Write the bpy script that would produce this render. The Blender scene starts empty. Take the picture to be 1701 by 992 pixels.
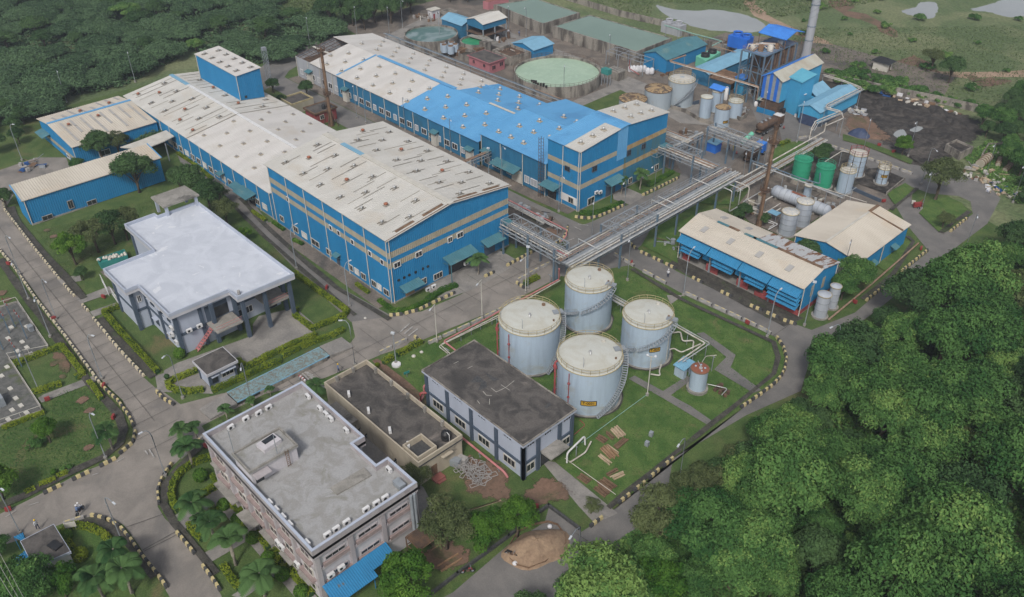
import bpy,math,random
import numpy as np
from mathutils import Vector,Matrix
R=math.radians
PI=math.pi
random.seed(7)
sc=bpy.context.scene
col=sc.collection
# camera, world, sun, exposure
FOC=1438.8;CH=90.0
_p,_r,_a=R(35.53),R(-.49),R(47.0)
def _basis():
 fw=np.array([0,math.cos(_p),-math.sin(_p)]);up=np.array([0,math.sin(_p),math.cos(_p)]);rt=np.array([1.,0,0])
 c,s=math.cos(_r),math.sin(_r)
 rt2=c*rt+s*up;up2=-s*rt+c*up
 Z=np.array([[math.cos(_a),-math.sin(_a),0],[math.sin(_a),math.cos(_a),0],[0,0,1]])
 return Z@rt2,Z@up2,Z@fw
RT,UP,FW=_basis()
cd=bpy.data.cameras.new('camera');cam=bpy.data.objects.new('camera',cd);col.objects.link(cam)
cd.sensor_width=36;cd.lens=36*FOC/1701;cd.clip_start=1;cd.clip_end=6000
mw=Matrix(((RT[0],UP[0],-FW[0],0),(RT[1],UP[1],-FW[1],0),(RT[2],UP[2],-FW[2],CH),(0,0,0,1)))
cam.matrix_world=mw
sc.camera=cam
W=bpy.data.worlds.new('World');sc.world=W;W.use_nodes=True
wn=W.node_tree.nodes;bg=wn['Background']
sky=wn.new('ShaderNodeTexSky');sky.sky_type='NISHITA';sky.sun_disc=False
SUN_EL,SUN_AZ=R(48),R(146)
sky.sun_elevation=SUN_EL;sky.sun_rotation=SUN_AZ
sky.altitude=100;sky.air_density=1.0;sky.dust_density=4.0;sky.ozone_density=1.0
hs=wn.new('ShaderNodeHueSaturation');hs.inputs['Saturation'].default_value=.5
W.node_tree.links.new(sky.outputs[0],hs.inputs['Color']);W.node_tree.links.new(hs.outputs[0],bg.inputs[0]);bg.inputs[1].default_value=.11
sd=bpy.data.lights.new('sun','SUN');sd.energy=1.9;sd.angle=R(9);sd.color=(1,.96,.9)
so=bpy.data.objects.new('sun',sd);col.objects.link(so)
_d=Vector((math.sin(SUN_AZ)*math.cos(SUN_EL),math.cos(SUN_AZ)*math.cos(SUN_EL),math.sin(SUN_EL)))
so.rotation_euler=_d.to_track_quat('Z','Y').to_euler()
so.location=(0,0,200)
sc.view_settings.view_transform='Standard';sc.view_settings.look='None'
sc.view_settings.exposure=.16;sc.view_settings.gamma=1;sc.view_settings.use_curve_mapping=False
sc.cycles.max_bounces=5;sc.cycles.diffuse_bounces=3;sc.cycles.transparent_max_bounces=8
# survey: a bearing read off the photograph gives a point on the ground (or at height z)
CR={'':(0,0,1),'a1':(0,0,3.007),'a2':(420,0,3.007),'a3':(840,0,3.007),'a4':(1260,0,3.007),'b1':(0,320,2.919),'b2':(420,320,2.919),'b3':(840,320,2.919),'b4':(1260,320,2.918),'c1':(0,650,2.9),'c2':(420,650,2.9),'c3':(840,650,2.9),'c4':(1260,650,2.9),'w':(430,190,3.007),'p':(680,540,3.675),'ad':(320,620,2.666),'lf':(0,380,6.2),'e1':(640,0,6.2),'e2':(1000,90,6.6125),'e3':(1100,30,7.935),'e4':(1200,40,5.833),'f1':(1090,180,7.086),'f2':(1200,220,5.5125),'f3':(1400,220,5.512),'f4':(880,230,4.312),'h1':(1100,340,4.509),'h2':(160,300,3.1),'h3':(0,440,3.308),'h4':(240,560,4.476),'i1':(240,740,3.937),'i2':(740,420,4.9615),'i3':(420,60,5.51),'i4':(0,820,5.769),'j':(780,90,3.815),'q':(820,430,3.673),'r':(560,560,4.133)}
def _ray(k,x,y):
 a=CR[k];x=a[0]+x/a[2];y=a[1]+y/a[2]
 return FW*FOC+RT*(x-850.5)-UP*(y-496)
def at(k,x,y,z=0.0):
 d=_ray(k,x,y);t=(z-CH)/d[2]
 return(t*d[0],t*d[1])
def onX(k,x,y,X):
 d=_ray(k,x,y);t=X/d[0];return(t*d[1],CH+t*d[2])
def onY(k,x,y,Y):
 d=_ray(k,x,y);t=Y/d[1];return(t*d[0],CH+t*d[2])
def ats(k,pts,z=0.0):return[at(k,x,y,z)for x,y in pts]
def ag(pts,z=0.0):return[at('',x,y,z)for x,y in pts]
# materials
def lin(r,g,b):
 f=lambda c:(c/255/12.92)if c/255<=.04045 else((c/255+.055)/1.055)**2.4
 return(f(r),f(g),f(b))
MATS={}
def mat(name,c1,c2=None,scale=.6,rough=.8,detail=5,dist=0,lo=.35,hi=.65,c3=None,s3=.12,lo3=.55,hi3=.7,bump=0,bscale=8,metal=0,fine=0,stretch=None,spec=.3,trans=0):
 """base colour c1 mottled towards c2 (noise at `scale`), with larger patches of c3; all in metres"""
 m=bpy.data.materials.new(name);m.use_nodes=True;nt=m.node_tree;N=nt.nodes;L=nt.links
 b=N['Principled BSDF'];b.inputs['Roughness'].default_value=rough;b.inputs['Metallic'].default_value=metal
 b.inputs['Specular IOR Level'].default_value=spec
 tc=N.new('ShaderNodeTexCoord');vec=tc.outputs['Object']
 if stretch:
  mp=N.new('ShaderNodeMapping');mp.inputs['Scale'].default_value=stretch;L.new(vec,mp.inputs[0]);svec=mp.outputs[0]
 else:svec=vec
 def noise(s,v,det=detail,di=dist):
  n=N.new('ShaderNodeTexNoise');n.inputs['Scale'].default_value=s;n.inputs['Detail'].default_value=det
  n.inputs['Roughness'].default_value=.6;n.inputs['Distortion'].default_value=di;L.new(v,n.inputs['Vector']);return n.outputs['Fac']
 def ramp(fac,a,z):
  r=N.new('ShaderNodeMapRange');r.inputs[1].default_value=a;r.inputs[2].default_value=z;r.interpolation_type='SMOOTHSTEP'
  L.new(fac,r.inputs[0]);return r.outputs[0]
 def mix(f,A,B):
  x=N.new('ShaderNodeMix');x.data_type='RGBA'
  L.new(f,x.inputs[0])
  for i,c in((6,A),(7,B)):
   if isinstance(c,tuple):x.inputs[i].default_value=(*c,1)
   else:L.new(c,x.inputs[i])
  return x.outputs[2]
 c=tuple(c1)
 if c2 is None:c2=tuple(v*.85 for v in c1)
 c=mix(ramp(noise(scale,svec),lo,hi),tuple(c1),tuple(c2))
 if c3:c=mix(ramp(noise(s3,vec),lo3,hi3),c,tuple(c3))
 if fine:
  f=noise(bscale,vec,2,0);r=N.new('ShaderNodeMapRange');r.inputs[3].default_value=1-fine;r.inputs[4].default_value=1+fine
  r.inputs[1].default_value=.3;r.inputs[2].default_value=.7;L.new(f,r.inputs[0])
  x=N.new('ShaderNodeVectorMath');x.operation='SCALE';L.new(c,x.inputs[0]);L.new(r.outputs[0],x.inputs['Scale']);c=x.outputs[0]
 L.new(c,b.inputs['Base Color'])
 if bump:
  bp=N.new('ShaderNodeBump');bp.inputs['Strength'].default_value=bump;bp.inputs['Distance'].default_value=.1
  L.new(noise(bscale,vec,3,0),bp.inputs['Height']);L.new(bp.outputs[0],b.inputs['Normal'])
 MATS[name]=m;return m
def leafmat(name,ca,cb,cc=None,tr=.25):
 m=bpy.data.materials.new(name);m.use_nodes=True;nt=m.node_tree;N=nt.nodes;L=nt.links
 out=N['Material Output'];N.remove(N['Principled BSDF'])
 at_=N.new('ShaderNodeAttribute');at_.attribute_name='tone'
 oi=N.new('ShaderNodeObjectInfo')
 ad=N.new('ShaderNodeMath');ad.operation='MULTIPLY_ADD';ad.inputs[1].default_value=.5;L.new(oi.outputs['Random'],ad.inputs[0]);L.new(at_.outputs['Fac'],ad.inputs[2])
 r=N.new('ShaderNodeValToRGB');e=r.color_ramp.elements
 e[0].color=(*ca,1);e[0].position=.15;e[1].color=(*cb,1);e[1].position=.85
 if cc:q=e.new(1.0);q.color=(*cc,1)
 L.new(ad.outputs[0],r.inputs[0])
 d=N.new('ShaderNodeBsdfDiffuse');t=N.new('ShaderNodeBsdfTranslucent');mx=N.new('ShaderNodeMixShader');mx.inputs[0].default_value=tr
 L.new(r.outputs[0],d.inputs[0]);L.new(r.outputs[0],t.inputs[0]);L.new(d.outputs[0],mx.inputs[1]);L.new(t.outputs[0],mx.inputs[2]);L.new(mx.outputs[0],out.inputs[0])
 MATS[name]=m;return m
def ragged(src,name):
 """copy of a ground material whose sheet frays out towards its rim (attribute edge: 1 inside, 0 at the rim)"""
 m=MATS[src].copy();m.name=name;nt=m.node_tree;N=nt.nodes;L=nt.links;out=N['Material Output'];b=N['Principled BSDF']
 a=N.new('ShaderNodeAttribute');a.attribute_name='edge';n=N.new('ShaderNodeTexNoise');n.inputs['Scale'].default_value=.9;n.inputs['Detail'].default_value=8;n.inputs['Roughness'].default_value=.7
 L.new(N['Texture Coordinate'].outputs['Object'],n.inputs['Vector'])
 s=N.new('ShaderNodeMath');s.operation='MULTIPLY_ADD';s.inputs[1].default_value=2.6;L.new(n.outputs['Fac'],s.inputs[0]);L.new(a.outputs['Fac'],s.inputs[2])
 r=N.new('ShaderNodeMapRange');r.inputs[1].default_value=1.75;r.inputs[2].default_value=1.95;L.new(s.outputs[0],r.inputs[0])
 t=N.new('ShaderNodeBsdfTransparent');x=N.new('ShaderNodeMixShader');L.new(r.outputs[0],x.inputs[0]);L.new(t.outputs[0],x.inputs[1]);L.new(b.outputs[0],x.inputs[2]);L.new(x.outputs[0],out.inputs[0])
 MATS[name]=m
 # mesh collector
class M:
 def __init__(s):s.v=[];s.f=[];s.mi=[];s.sm=[];s.cm=0
 def _add(s,vs,fs,smooth=False):
  n=len(s.v);s.v+=[tuple(p)for p in vs]
  for f in fs:s.f.append(tuple(i+n for i in f));s.mi.append(s.cm);s.sm.append(smooth)
  return s
 def mat(s,i):s.cm=i;return s
 def box(s,x0,x1,y0,y1,z0,z1):
  return s._add([(x0,y0,z0),(x1,y0,z0),(x1,y1,z0),(x0,y1,z0),(x0,y0,z1),(x1,y0,z1),(x1,y1,z1),(x0,y1,z1)],[(3,2,1,0),(4,5,6,7),(0,1,5,4),(1,2,6,5),(2,3,7,6),(3,0,4,7)])
 def obox(s,cx,cy,z0,lx,ly,h,rz=0,taper=1):
  c,q=math.cos(rz),math.sin(rz);vs=[]
  for z,t in((z0,1),(z0+h,taper)):
   for a,b in((-1,-1),(1,-1),(1,1),(-1,1)):
    x,y=a*lx/2*t if taper==1 else a*lx/2,b*ly/2*t
    vs.append((cx+x*c-y*q,cy+x*q+y*c,z))
  return s._add(vs,[(3,2,1,0),(4,5,6,7),(0,1,5,4),(1,2,6,5),(2,3,7,6),(3,0,4,7)])
 def prism(s,poly,z0,z1):
  n=len(poly);ar=sum(poly[i][0]*poly[(i+1)%n][1]-poly[(i+1)%n][0]*poly[i][1]for i in range(n))
  if ar<0:poly=poly[::-1]
  vs=[(x,y,z0)for x,y in poly]+[(x,y,z1)for x,y in poly]
  return s._add(vs,[tuple(range(n-1,-1,-1)),tuple(range(n,2*n))]+[(i,(i+1)%n,n+(i+1)%n,n+i)for i in range(n)])
 def poly(s,pts):
  return s._add(pts,[tuple(range(len(pts)))])
 def flat(s,poly,z):
  n=len(poly);ar=sum(poly[i][0]*poly[(i+1)%n][1]-poly[(i+1)%n][0]*poly[i][1]for i in range(n))
  if ar<0:poly=poly[::-1]
  return s.poly([(x,y,z)for x,y in poly])
 def cyl(s,cx,cy,z0,z1,r,n=24,r1=None,cap=True,smooth=True):
  r1=r if r1 is None else r1
  vs=[(cx+r*math.cos(2*PI*i/n),cy+r*math.sin(2*PI*i/n),z0)for i in range(n)]+[(cx+r1*math.cos(2*PI*i/n),cy+r1*math.sin(2*PI*i/n),z1)for i in range(n)]
  s._add(vs,[(i,(i+1)%n,n+(i+1)%n,n+i)for i in range(n)],smooth)
  if cap:
   s._add(vs[:n],[tuple(range(n-1,-1,-1))]);s._add(vs[n:],[tuple(range(n))])
  return s
 def lathe(s,cx,cy,prof,n=24,smooth=True):
  vs=[(cx+r*math.cos(2*PI*i/n),cy+r*math.sin(2*PI*i/n),z)for r,z in prof for i in range(n)]
  fs=[(k*n+i,k*n+(i+1)%n,(k+1)*n+(i+1)%n,(k+1)*n+i)for k in range(len(prof)-1)for i in range(n)]
  return s._add(vs,fs,smooth)
 def tube(s,pts,r,n=6,cap=True,r1=None,smooth=True):
  pts=[Vector(p)for p in pts];m=len(pts);vs=[]
  for i,p in enumerate(pts):
   d=(pts[min(i+1,m-1)]-pts[max(i-1,0)]).normalized()
   a=d.cross(Vector((0,0,1)));a=a.normalized()if a.length>1e-3 else Vector((1,0,0));b=a.cross(d)
   rr=r if r1 is None else r+(r1-r)*i/max(1,m-1)
   for k in range(n):t=2*PI*(k+.5)/n;vs.append(p+(a*math.cos(t)+b*math.sin(t))*rr)
  s._add(vs,[(i*n+k,i*n+(k+1)%n,(i+1)*n+(k+1)%n,(i+1)*n+k)for i in range(m-1)for k in range(n)],smooth and n>4)
  if cap:s._add(vs[:n],[tuple(range(n))]);s._add(vs[-n:],[tuple(range(n-1,-1,-1))])
  return s
 def bar(s,a,b,w=.1,h=None):
  return s.tube([a,b],(w if h is None else(w+h)/2)*.7,4,True,smooth=False)
 def torus(s,cx,cy,z,Rr,r,n=32,k=5):
  return s.tube([(cx+Rr*math.cos(2*PI*i/n),cy+Rr*math.sin(2*PI*i/n),z)for i in range(n+1)],r,k,False)
 def ribwall(s,p0,p1,z0,z1,pitch=.5,depth=.06,peak=None):
  """sheet wall from p0 to p1 (outside on the right hand), ribs upright; peak=(frac, z) for a gable; z1 may be (za, zb)"""
  za,zb=z1 if isinstance(z1,tuple)else(z1,z1)
  dx,dy=p1[0]-p0[0],p1[1]-p0[1];Ln=math.hypot(dx,dy);ux,uy=dx/Ln,dy/Ln;nx,ny=uy,-ux
  n=max(1,int(Ln/pitch));st=[]
  for i in range(n):
   a=i/n;st+=[(a,0),(a+.5/n,0),(a+.62/n,1),(a+.88/n,1)]
  st.append((1,0))
  if peak:st.append((peak[0],0));st.sort()
  def zt(t):
   if peak:
    return za+(peak[1]-za)*t/peak[0]if t<peak[0]else peak[1]+(zb-peak[1])*(t-peak[0])/(1-peak[0])
   return za+(zb-za)*t
  vs=[]
  for t,o in st:
   x,y=p0[0]+dx*t+nx*o*depth,p0[1]+dy*t+ny*o*depth
   b=z0[0]+(z0[1]-z0[0])*t if isinstance(z0,tuple)else z0
   vs+=[(x,y,b),(x,y,zt(t))]
  return s._add(vs,[(2*i,2*i+2,2*i+3,2*i+1)for i in range(len(st)-1)])
 def ribroof(s,a,b,c,d,pitch=.6,depth=.07,th=.1):
  """a-b eave, d-c ridge, ribs run a->d; seen from above a,b,c,d anticlockwise"""
  a,b,c,d=map(Vector,(a,b,c,d));nrm=(b-a).cross(d-a).normalized()
  n=max(1,int((b-a).length/pitch));st=[]
  for i in range(n):
   t=i/n;st+=[(t,0),(t+.5/n,0),(t+.62/n,1),(t+.88/n,1)]
  st.append((1,0));vs=[]
  for t,o in st:
   vs+=[a+(b-a)*t+nrm*o*depth,d+(c-d)*t+nrm*o*depth]
  s._add(vs,[(2*i,2*i+2,2*i+3,2*i+1)for i in range(len(st)-1)])
  lo=[p-nrm*th for p in(a,b,c,d)]
  q=[a,b,c,d]+lo
  s._add(q,[(7,6,5,4),(0,4,5,1),(1,5,6,2),(2,6,7,3),(3,7,4,0)])
  return s
 def build(s,name,mats,parent=None,kind=None,org=None):
  o_=Vector((0,0,0))
  p=parent
  while p is not None:o_+=p.location;p=p.parent
  if org is not None and parent is None:o_=Vector(org)
  me=bpy.data.meshes.new(name)
  if not isinstance(mats,(list,tuple)):mats=[mats]
  for m in mats:me.materials.append(MATS[m]if isinstance(m,str)else m)
  vs=[(x-o_.x,y-o_.y,z-o_.z)for x,y,z in s.v]
  me.from_pydata(vs,[],s.f)
  me.polygons.foreach_set('material_index',s.mi);me.polygons.foreach_set('use_smooth',s.sm)
  me.update()
  ob=bpy.data.objects.new(name,me);col.objects.link(ob)
  if parent is not None:ob.parent=parent
  elif org is not None:ob.location=org
  if kind:ob['kind']=kind
  return ob
def tag(o,label=None,cat=None,group=None,kind=None):
 if label:o['label']=label
 if cat:o['category']=cat
 if group:o['group']=group
 if kind:o['kind']=kind
 return o
def thing(name,loc,label,cat,group=None):
 o=bpy.data.objects.new(name,None);col.objects.link(o)
 o.location=loc if len(loc)==3 else(*loc,0);o.empty_display_size=.5
 return tag(o,label,cat,group)
CHILD={}
def kids(o):
 return[c for c in ALLK.get(o.name,[])]
def dup(root,loc,rz=0,label=None,group=None,scale=None):
 r=root.copy();col.objects.link(r);r.location=loc if len(loc)==3 else(*loc,0);r.rotation_euler=(0,0,rz)
 if scale:r.scale=scale if hasattr(scale,'__len__')else(scale,)*3
 if label:r['label']=label
 if group:r['group']=group
 for ch in root.children:
  c=ch.copy();col.objects.link(c);c.parent=r
  for g in ch.children:
   d=g.copy();col.objects.link(d);d.parent=c
 return r
class Series:
 """first placing moves the built thing itself, later ones copy it"""
 def __init__(s,root):s.root=root;s.used=False
 def put(s,loc,rz=0,label=None,group=None,scale=None):
  if not s.used:
   s.used=True;o=s.root;o.location=loc if len(loc)==3 else(*loc,0);o.rotation_euler=(0,0,rz)
   if scale:o.scale=scale if hasattr(scale,'__len__')else(scale,)*3
   if label:o['label']=label
   if group:o['group']=group
   return o
  return dup(s.root,loc,rz,label,group,scale)
  # palette
mat('field_grass',(.095,.135,.058),(.165,.185,.095),.05,.95,8,.6,.4,.62,c3=(.25,.16,.095),s3=.018,lo3=.66,hi3=.74,bump=.6,bscale=1.2,fine=.3)
mat('lawn_grass',(.055,.098,.027),(.09,.13,.04),.3,.95,8,.6,c3=(.14,.12,.06),s3=.13,lo3=.54,hi3=.75,bump=.5,bscale=5,fine=.3)
mat('bright_lawn',(.052,.108,.024),(.095,.152,.04),.4,.95,8,.6,c3=(.12,.13,.05),s3=.22,lo3=.54,hi3=.72,bump=.5,bscale=5,fine=.3)
mat('road_concrete',(.265,.24,.215),(.20,.183,.165),.22,.85,9,.8,c3=(.155,.146,.137),s3=.08,lo3=.50,hi3=.70,bump=.15,bscale=6,fine=.08)
mat('road_grey',(.19,.18,.17),(.15,.145,.14),.3,.85,8,.4,c3=(.12,.118,.115),s3=.09,lo3=.5,hi3=.7,bump=.15,bscale=6,fine=.1)
mat('yard_dirt',(.20,.17,.145),(.13,.115,.10),.22,.92,8,.8,c3=(.085,.08,.075),s3=.07,lo3=.5,hi3=.68,bump=.4,bscale=3,fine=.2)
mat('yard_slab',(.27,.255,.235),(.20,.19,.18),.3,.88,8,.5,c3=(.14,.135,.13),s3=.15,lo3=.55,hi3=.7,bump=.2,bscale=4,fine=.12)
mat('coal_dirt',(.026,.024,.023),(.07,.062,.056),.35,.9,8,1.2,c3=(.13,.115,.10),s3=.12,lo3=.52,hi3=.75,bump=.8,bscale=1.5,fine=.3)
mat('red_soil',(.19,.12,.085),(.14,.095,.068),.3,.95,8,.8,c3=(.08,.085,.04),s3=.2,lo3=.52,hi3=.68,bump=.5,bscale=3,fine=.2)
mat('track_soil',(.36,.26,.19),(.28,.20,.14),.2,.95,6,.5,bump=.3,bscale=2,fine=.15)
mat('gravel',(.15,.15,.145),(.095,.097,.09),1.2,.95,8,.3,c3=(.09,.11,.05),s3=.25,lo3=.55,hi3=.68,bump=.6,bscale=10,fine=.3)
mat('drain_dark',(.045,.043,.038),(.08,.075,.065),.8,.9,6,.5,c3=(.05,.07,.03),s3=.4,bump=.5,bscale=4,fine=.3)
mat('water_grey',(.33,.345,.34),(.29,.305,.30),.05,.08,spec=.6)
mat('water_green',(.32,.44,.33),(.37,.49,.37),.15,.4,4,1.2,c3=(.40,.51,.41),s3=.35,fine=.06,bscale=1.5,spec=.3)
mat('water_basin',(.16,.235,.19),(.185,.265,.215),.05,.25,5,.5,c3=(.12,.18,.15),s3=.03,spec=.5)
mat('water_dark',(.05,.13,.11),(.20,.27,.27),.08,.06,4,.5,lo=.42,hi=.55,spec=.6)
mat('concrete',(.30,.285,.26),(.22,.21,.19),.6,.9,7,.5,c3=(.13,.125,.115),s3=.35,lo3=.55,hi3=.7,bump=.2,bscale=5,fine=.1)
mat('stained_concrete',(.27,.25,.22),(.10,.09,.08),.45,.92,8,.4,.42,.62,stretch=(1,1,.22),c3=(.30,.27,.23),s3=.3,lo3=.55,hi3=.7,bump=.3,bscale=4,fine=.15)
mat('dark_roof',(.115,.105,.097),(.055,.052,.05),.35,.92,9,1.0,c3=(.21,.185,.165),s3=.2,lo3=.56,hi3=.76,bump=.3,bscale=4,fine=.15)
mat('grey_screed',(.33,.33,.33),(.275,.27,.26),.5,.95,10,1.0,.4,.62,c3=(.225,.22,.195),s3=.3,lo3=.52,hi3=.7,bump=.15,bscale=5,fine=.08)
mat('white_roof',(.55,.58,.64),(.47,.50,.56),.22,.8,9,1.2,c3=(.62,.64,.68),s3=.3,lo3=.62,hi3=.66,fine=.04)
mat('roof_cream',(.54,.53,.50),(.47,.46,.43),.25,.75,6,.3,stretch=(1,.25,1),fine=.04,c3=(.47,.44,.39),s3=.14,lo3=.5,hi3=.7)
mat('roof_white',(.56,.545,.525),(.49,.475,.455),.25,.75,6,.3,stretch=(1,.3,1),c3=(.48,.45,.41),s3=.11,fine=.05)
mat('roof_beige',(.55,.505,.435),(.48,.435,.37),.25,.75,6,.3,stretch=(.3,1,1),c3=(.50,.43,.34),s3=.12,fine=.05)
mat('roof_patch',(.38,.37,.36),(.34,.33,.32),.3,.8,fine=.05)
mat('roof_blue',(.10,.31,.56),(.12,.345,.60),.3,.55,5,.3,stretch=(1,.25,1),c3=(.09,.27,.50),s3=.1,fine=.05)
mat('roof_teal',(.07,.19,.23),(.06,.165,.20),.4,.6,5,.4,c3=(.13,.22,.22),s3=.3,fine=.06)
mat('roof_vivid',(.06,.24,.68),(.05,.20,.60),.5,.5,fine=.05)
mat('roof_trim_grey',(.33,.315,.28),(.27,.25,.22),.8,.8)  # own grey of the roof seams, lap strips and vent base plates
mat('wall_blue',(.018,.185,.39),(.023,.205,.42),.5,.55,5,.4,stretch=(1,1,.2),c3=(.045,.14,.23),s3=.35,lo3=.6,hi3=.85,fine=.05)
mat('wall_blue_dull',(.025,.145,.27),(.03,.165,.30),.5,.55,5,.4,stretch=(1,1,.2),c3=(.03,.12,.20),s3=.2,fine=.05)
mat('wall_vivid',(.02,.13,.52),(.025,.15,.56),.6,.5,fine=.04)
mat('wall_cyan',(.055,.30,.52),(.06,.33,.55),.5,.5,fine=.04)
mat('wall_teal_dirty',(.035,.15,.24),(.075,.14,.14),.6,.7,7,.5,.45,.65,stretch=(1,1,.25),c3=(.14,.13,.09),s3=.3,lo3=.58,hi3=.75,fine=.1)
mat('band_beige',(.37,.34,.27),(.32,.29,.22),.5,.7,5,.3,stretch=(1,1,.3),fine=.05)
mat('band_rusty',(.36,.30,.19),(.30,.20,.09),.6,.75,6,.4,stretch=(1,1,.3),fine=.06)
mat('wall_grey_sheet',(.36,.38,.41),(.32,.33,.36),.5,.7,stretch=(1,1,.2),fine=.05)
mat('wall_lilac',(.42,.46,.55),(.38,.42,.50),.4,.85,6,.4,stretch=(1,1,.3),fine=.03)
mat('wall_white',(.50,.50,.53),(.44,.44,.47),.4,.85,6,.4,stretch=(1,1,.3),fine=.03)
mat('wall_mauve',(.40,.37,.38),(.33,.30,.31),.5,.88,7,.5,stretch=(1,1,.3),c3=(.24,.20,.20),s3=.3,lo3=.6,hi3=.75,fine=.05)
mat('wall_mauve_light',(.53,.51,.53),(.47,.45,.47),.5,.88,7,.5,stretch=(1,1,.3),fine=.05)
mat('trim_slate',(.075,.10,.14),(.06,.085,.12),.6,.7)
mat('wall_beige',(.46,.41,.32),(.38,.33,.26),.5,.88,7,.5,stretch=(1,1,.3),c3=(.20,.18,.15),s3=.3,lo3=.62,hi3=.75,fine=.05)
mat('wall_pink',(.42,.17,.19),(.36,.15,.17),.5,.85,stretch=(1,1,.3),fine=.05)
mat('wall_red',(.33,.075,.075),(.26,.06,.06),.5,.85,stretch=(1,1,.3),fine=.06)
mat('brick_red',(.30,.11,.09),(.22,.09,.08),.8,.9,fine=.1)
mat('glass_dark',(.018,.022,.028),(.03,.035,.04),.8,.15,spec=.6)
mat('white_paint',(.68,.68,.68),(.60,.60,.60),.6,.6)
mat('planter',(.33,.26,.25),(.26,.20,.19),1.2,.9,fine=.1)
mat('off_white',(.55,.53,.48),(.48,.46,.41),.7,.75,fine=.06)
mat('tank_skin',(.38,.47,.56),(.31,.38,.46),1.1,.6,7,.4,.4,.75,stretch=(1,1,.1),c3=(.33,.33,.29),s3=.35,lo3=.54,hi3=.8,fine=.04)
mat('tank_roof',(.52,.53,.49),(.46,.45,.39),.3,.7,7,.8,c3=(.46,.37,.24),s3=.3,lo3=.66,hi3=.8,fine=.06)
mat('rusty_roof',(.35,.25,.14),(.11,.085,.065),.5,.9,8,.9,.45,.58,fine=.2)
mat('rust',(.13,.08,.052),(.21,.135,.085),.8,.9,7,.5,fine=.2)
mat('rust_dark',(.075,.055,.045),(.14,.085,.055),.8,.9,7,.5,fine=.2)
mat('rail_yellow',(.44,.38,.22),(.33,.27,.16),1.5,.7)
mat('steel_grey',(.27,.30,.33),(.22,.24,.26),.8,.6,spec=.5,fine=.05)
mat('steel_blue',(.10,.17,.24),(.13,.16,.19),.8,.65,fine=.08)
mat('pipe_silver',(.55,.56,.56),(.44,.44,.43),1.2,.42,metal=.35,fine=.05)
mat('pipe_white',(.56,.54,.50),(.40,.36,.31),1,.6,fine=.08)
mat('pipe_red',(.36,.06,.06),(.30,.10,.10),1,.6)
mat('pipe_pink',(.50,.20,.20),(.40,.16,.16),1,.6)
mat('pipe_rust',(.34,.24,.18),(.25,.16,.11),1.2,.75,fine=.1)
mat('pipe_teal',(.25,.43,.36),(.22,.38,.33),1,.7)
mat('tank_green',(.028,.26,.15),(.035,.30,.175),.5,.5,stretch=(1,1,.3),fine=.04)
mat('mint',(.17,.52,.36),(.15,.46,.33),.6,.5,fine=.04)
mat('plastic_black',(.02,.022,.025),(.03,.03,.032),2,.45)
mat('rubber',(.02,.02,.02),(.035,.033,.03),3,.9)
mat('kerb_yellow',(.56,.47,.24),(.44,.37,.20),2.5,.8,fine=.12)
mat('kerb_cream',(.60,.53,.37),(.46,.41,.30),2.5,.8,fine=.12)
mat('kerb_black',(.05,.052,.055),(.08,.08,.08),2.5,.85,fine=.15)
mat('barrier_grey',(.36,.35,.34),(.26,.25,.24),2,.9,fine=.12)
mat('red_paint',(.28,.045,.045),(.22,.04,.04),2,.5)
mat('wood',(.34,.22,.13),(.25,.15,.09),2,.85,fine=.15)
mat('wood_pale',(.48,.38,.27),(.38,.29,.2),2,.85,fine=.12)
mat('sand',(.30,.215,.145),(.245,.17,.115),.8,.95,7,.6,c3=(.19,.13,.09),s3=.5,bump=.5,bscale=3,fine=.12)
mat('tarp_blue',(.03,.10,.30),(.02,.07,.2),1.5,.6,fine=.1)
mat('tarp_dark',(.035,.05,.10),(.05,.07,.13),1.5,.6,fine=.1)
mat('bag_white',(.66,.66,.68),(.52,.52,.55),2.5,.8,fine=.1)
mat('teal_paint',(.04,.24,.22),(.035,.2,.19),1,.6)
mat('weigh_deck',(.19,.29,.31),(.17,.165,.14),1.8,.8,8,1.2,.42,.6,fine=.15)
mat('sign_yellow',(.55,.33,.035),(.48,.29,.04),3,.6)
mat('sign_black',(.015,.015,.015),(.02,.02,.02),3,.7)
mat('lamp_glass',(.55,.58,.62),(.5,.53,.56),3,.3)
mat('skin',(.22,.12,.075),(.2,.11,.07),5,.7)
mat('hair_black',(.015,.012,.01),(.02,.015,.012),5,.6)
mat('cloth_white',(.62,.63,.66),(.52,.53,.56),5,.85)
mat('cloth_navy',(.03,.04,.08),(.04,.05,.09),5,.85)
mat('cloth_blue',(.12,.18,.32),(.1,.15,.28),5,.85)
mat('cloth_yellow',(.55,.45,.05),(.48,.38,.05),5,.8)
mat('helmet_yellow',(.75,.5,.03),(.7,.46,.03),5,.4)
mat('helmet_white',(.75,.75,.75),(.7,.7,.7),5,.35)
mat('bark',(.12,.095,.07),(.07,.055,.042),3,.95,stretch=(1,1,.3),fine=.2)
mat('palm_bark',(.30,.27,.22),(.20,.18,.15),3,.95,fine=.15)
leafmat('leaf_wood',(.032,.095,.03),(.12,.24,.07),(.21,.33,.095))
leafmat('leaf_deep',(.04,.09,.036),(.095,.17,.065))
leafmat('leaf_scrub',(.05,.10,.05),(.125,.21,.105))
leafmat('leaf_bright',(.035,.105,.02),(.11,.22,.035),(.16,.28,.05))
leafmat('leaf_olive',(.06,.09,.038),(.15,.185,.08))
leafmat('leaf_hedge',(.12,.18,.02),(.26,.32,.04))
leafmat('leaf_palm',(.03,.08,.03),(.10,.185,.065))
leafmat('leaf_grass',(.08,.13,.05),(.15,.20,.085))
for s_ in('red_soil','coal_dirt','water_grey'):ragged(s_,s_+'_ragged')
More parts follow.
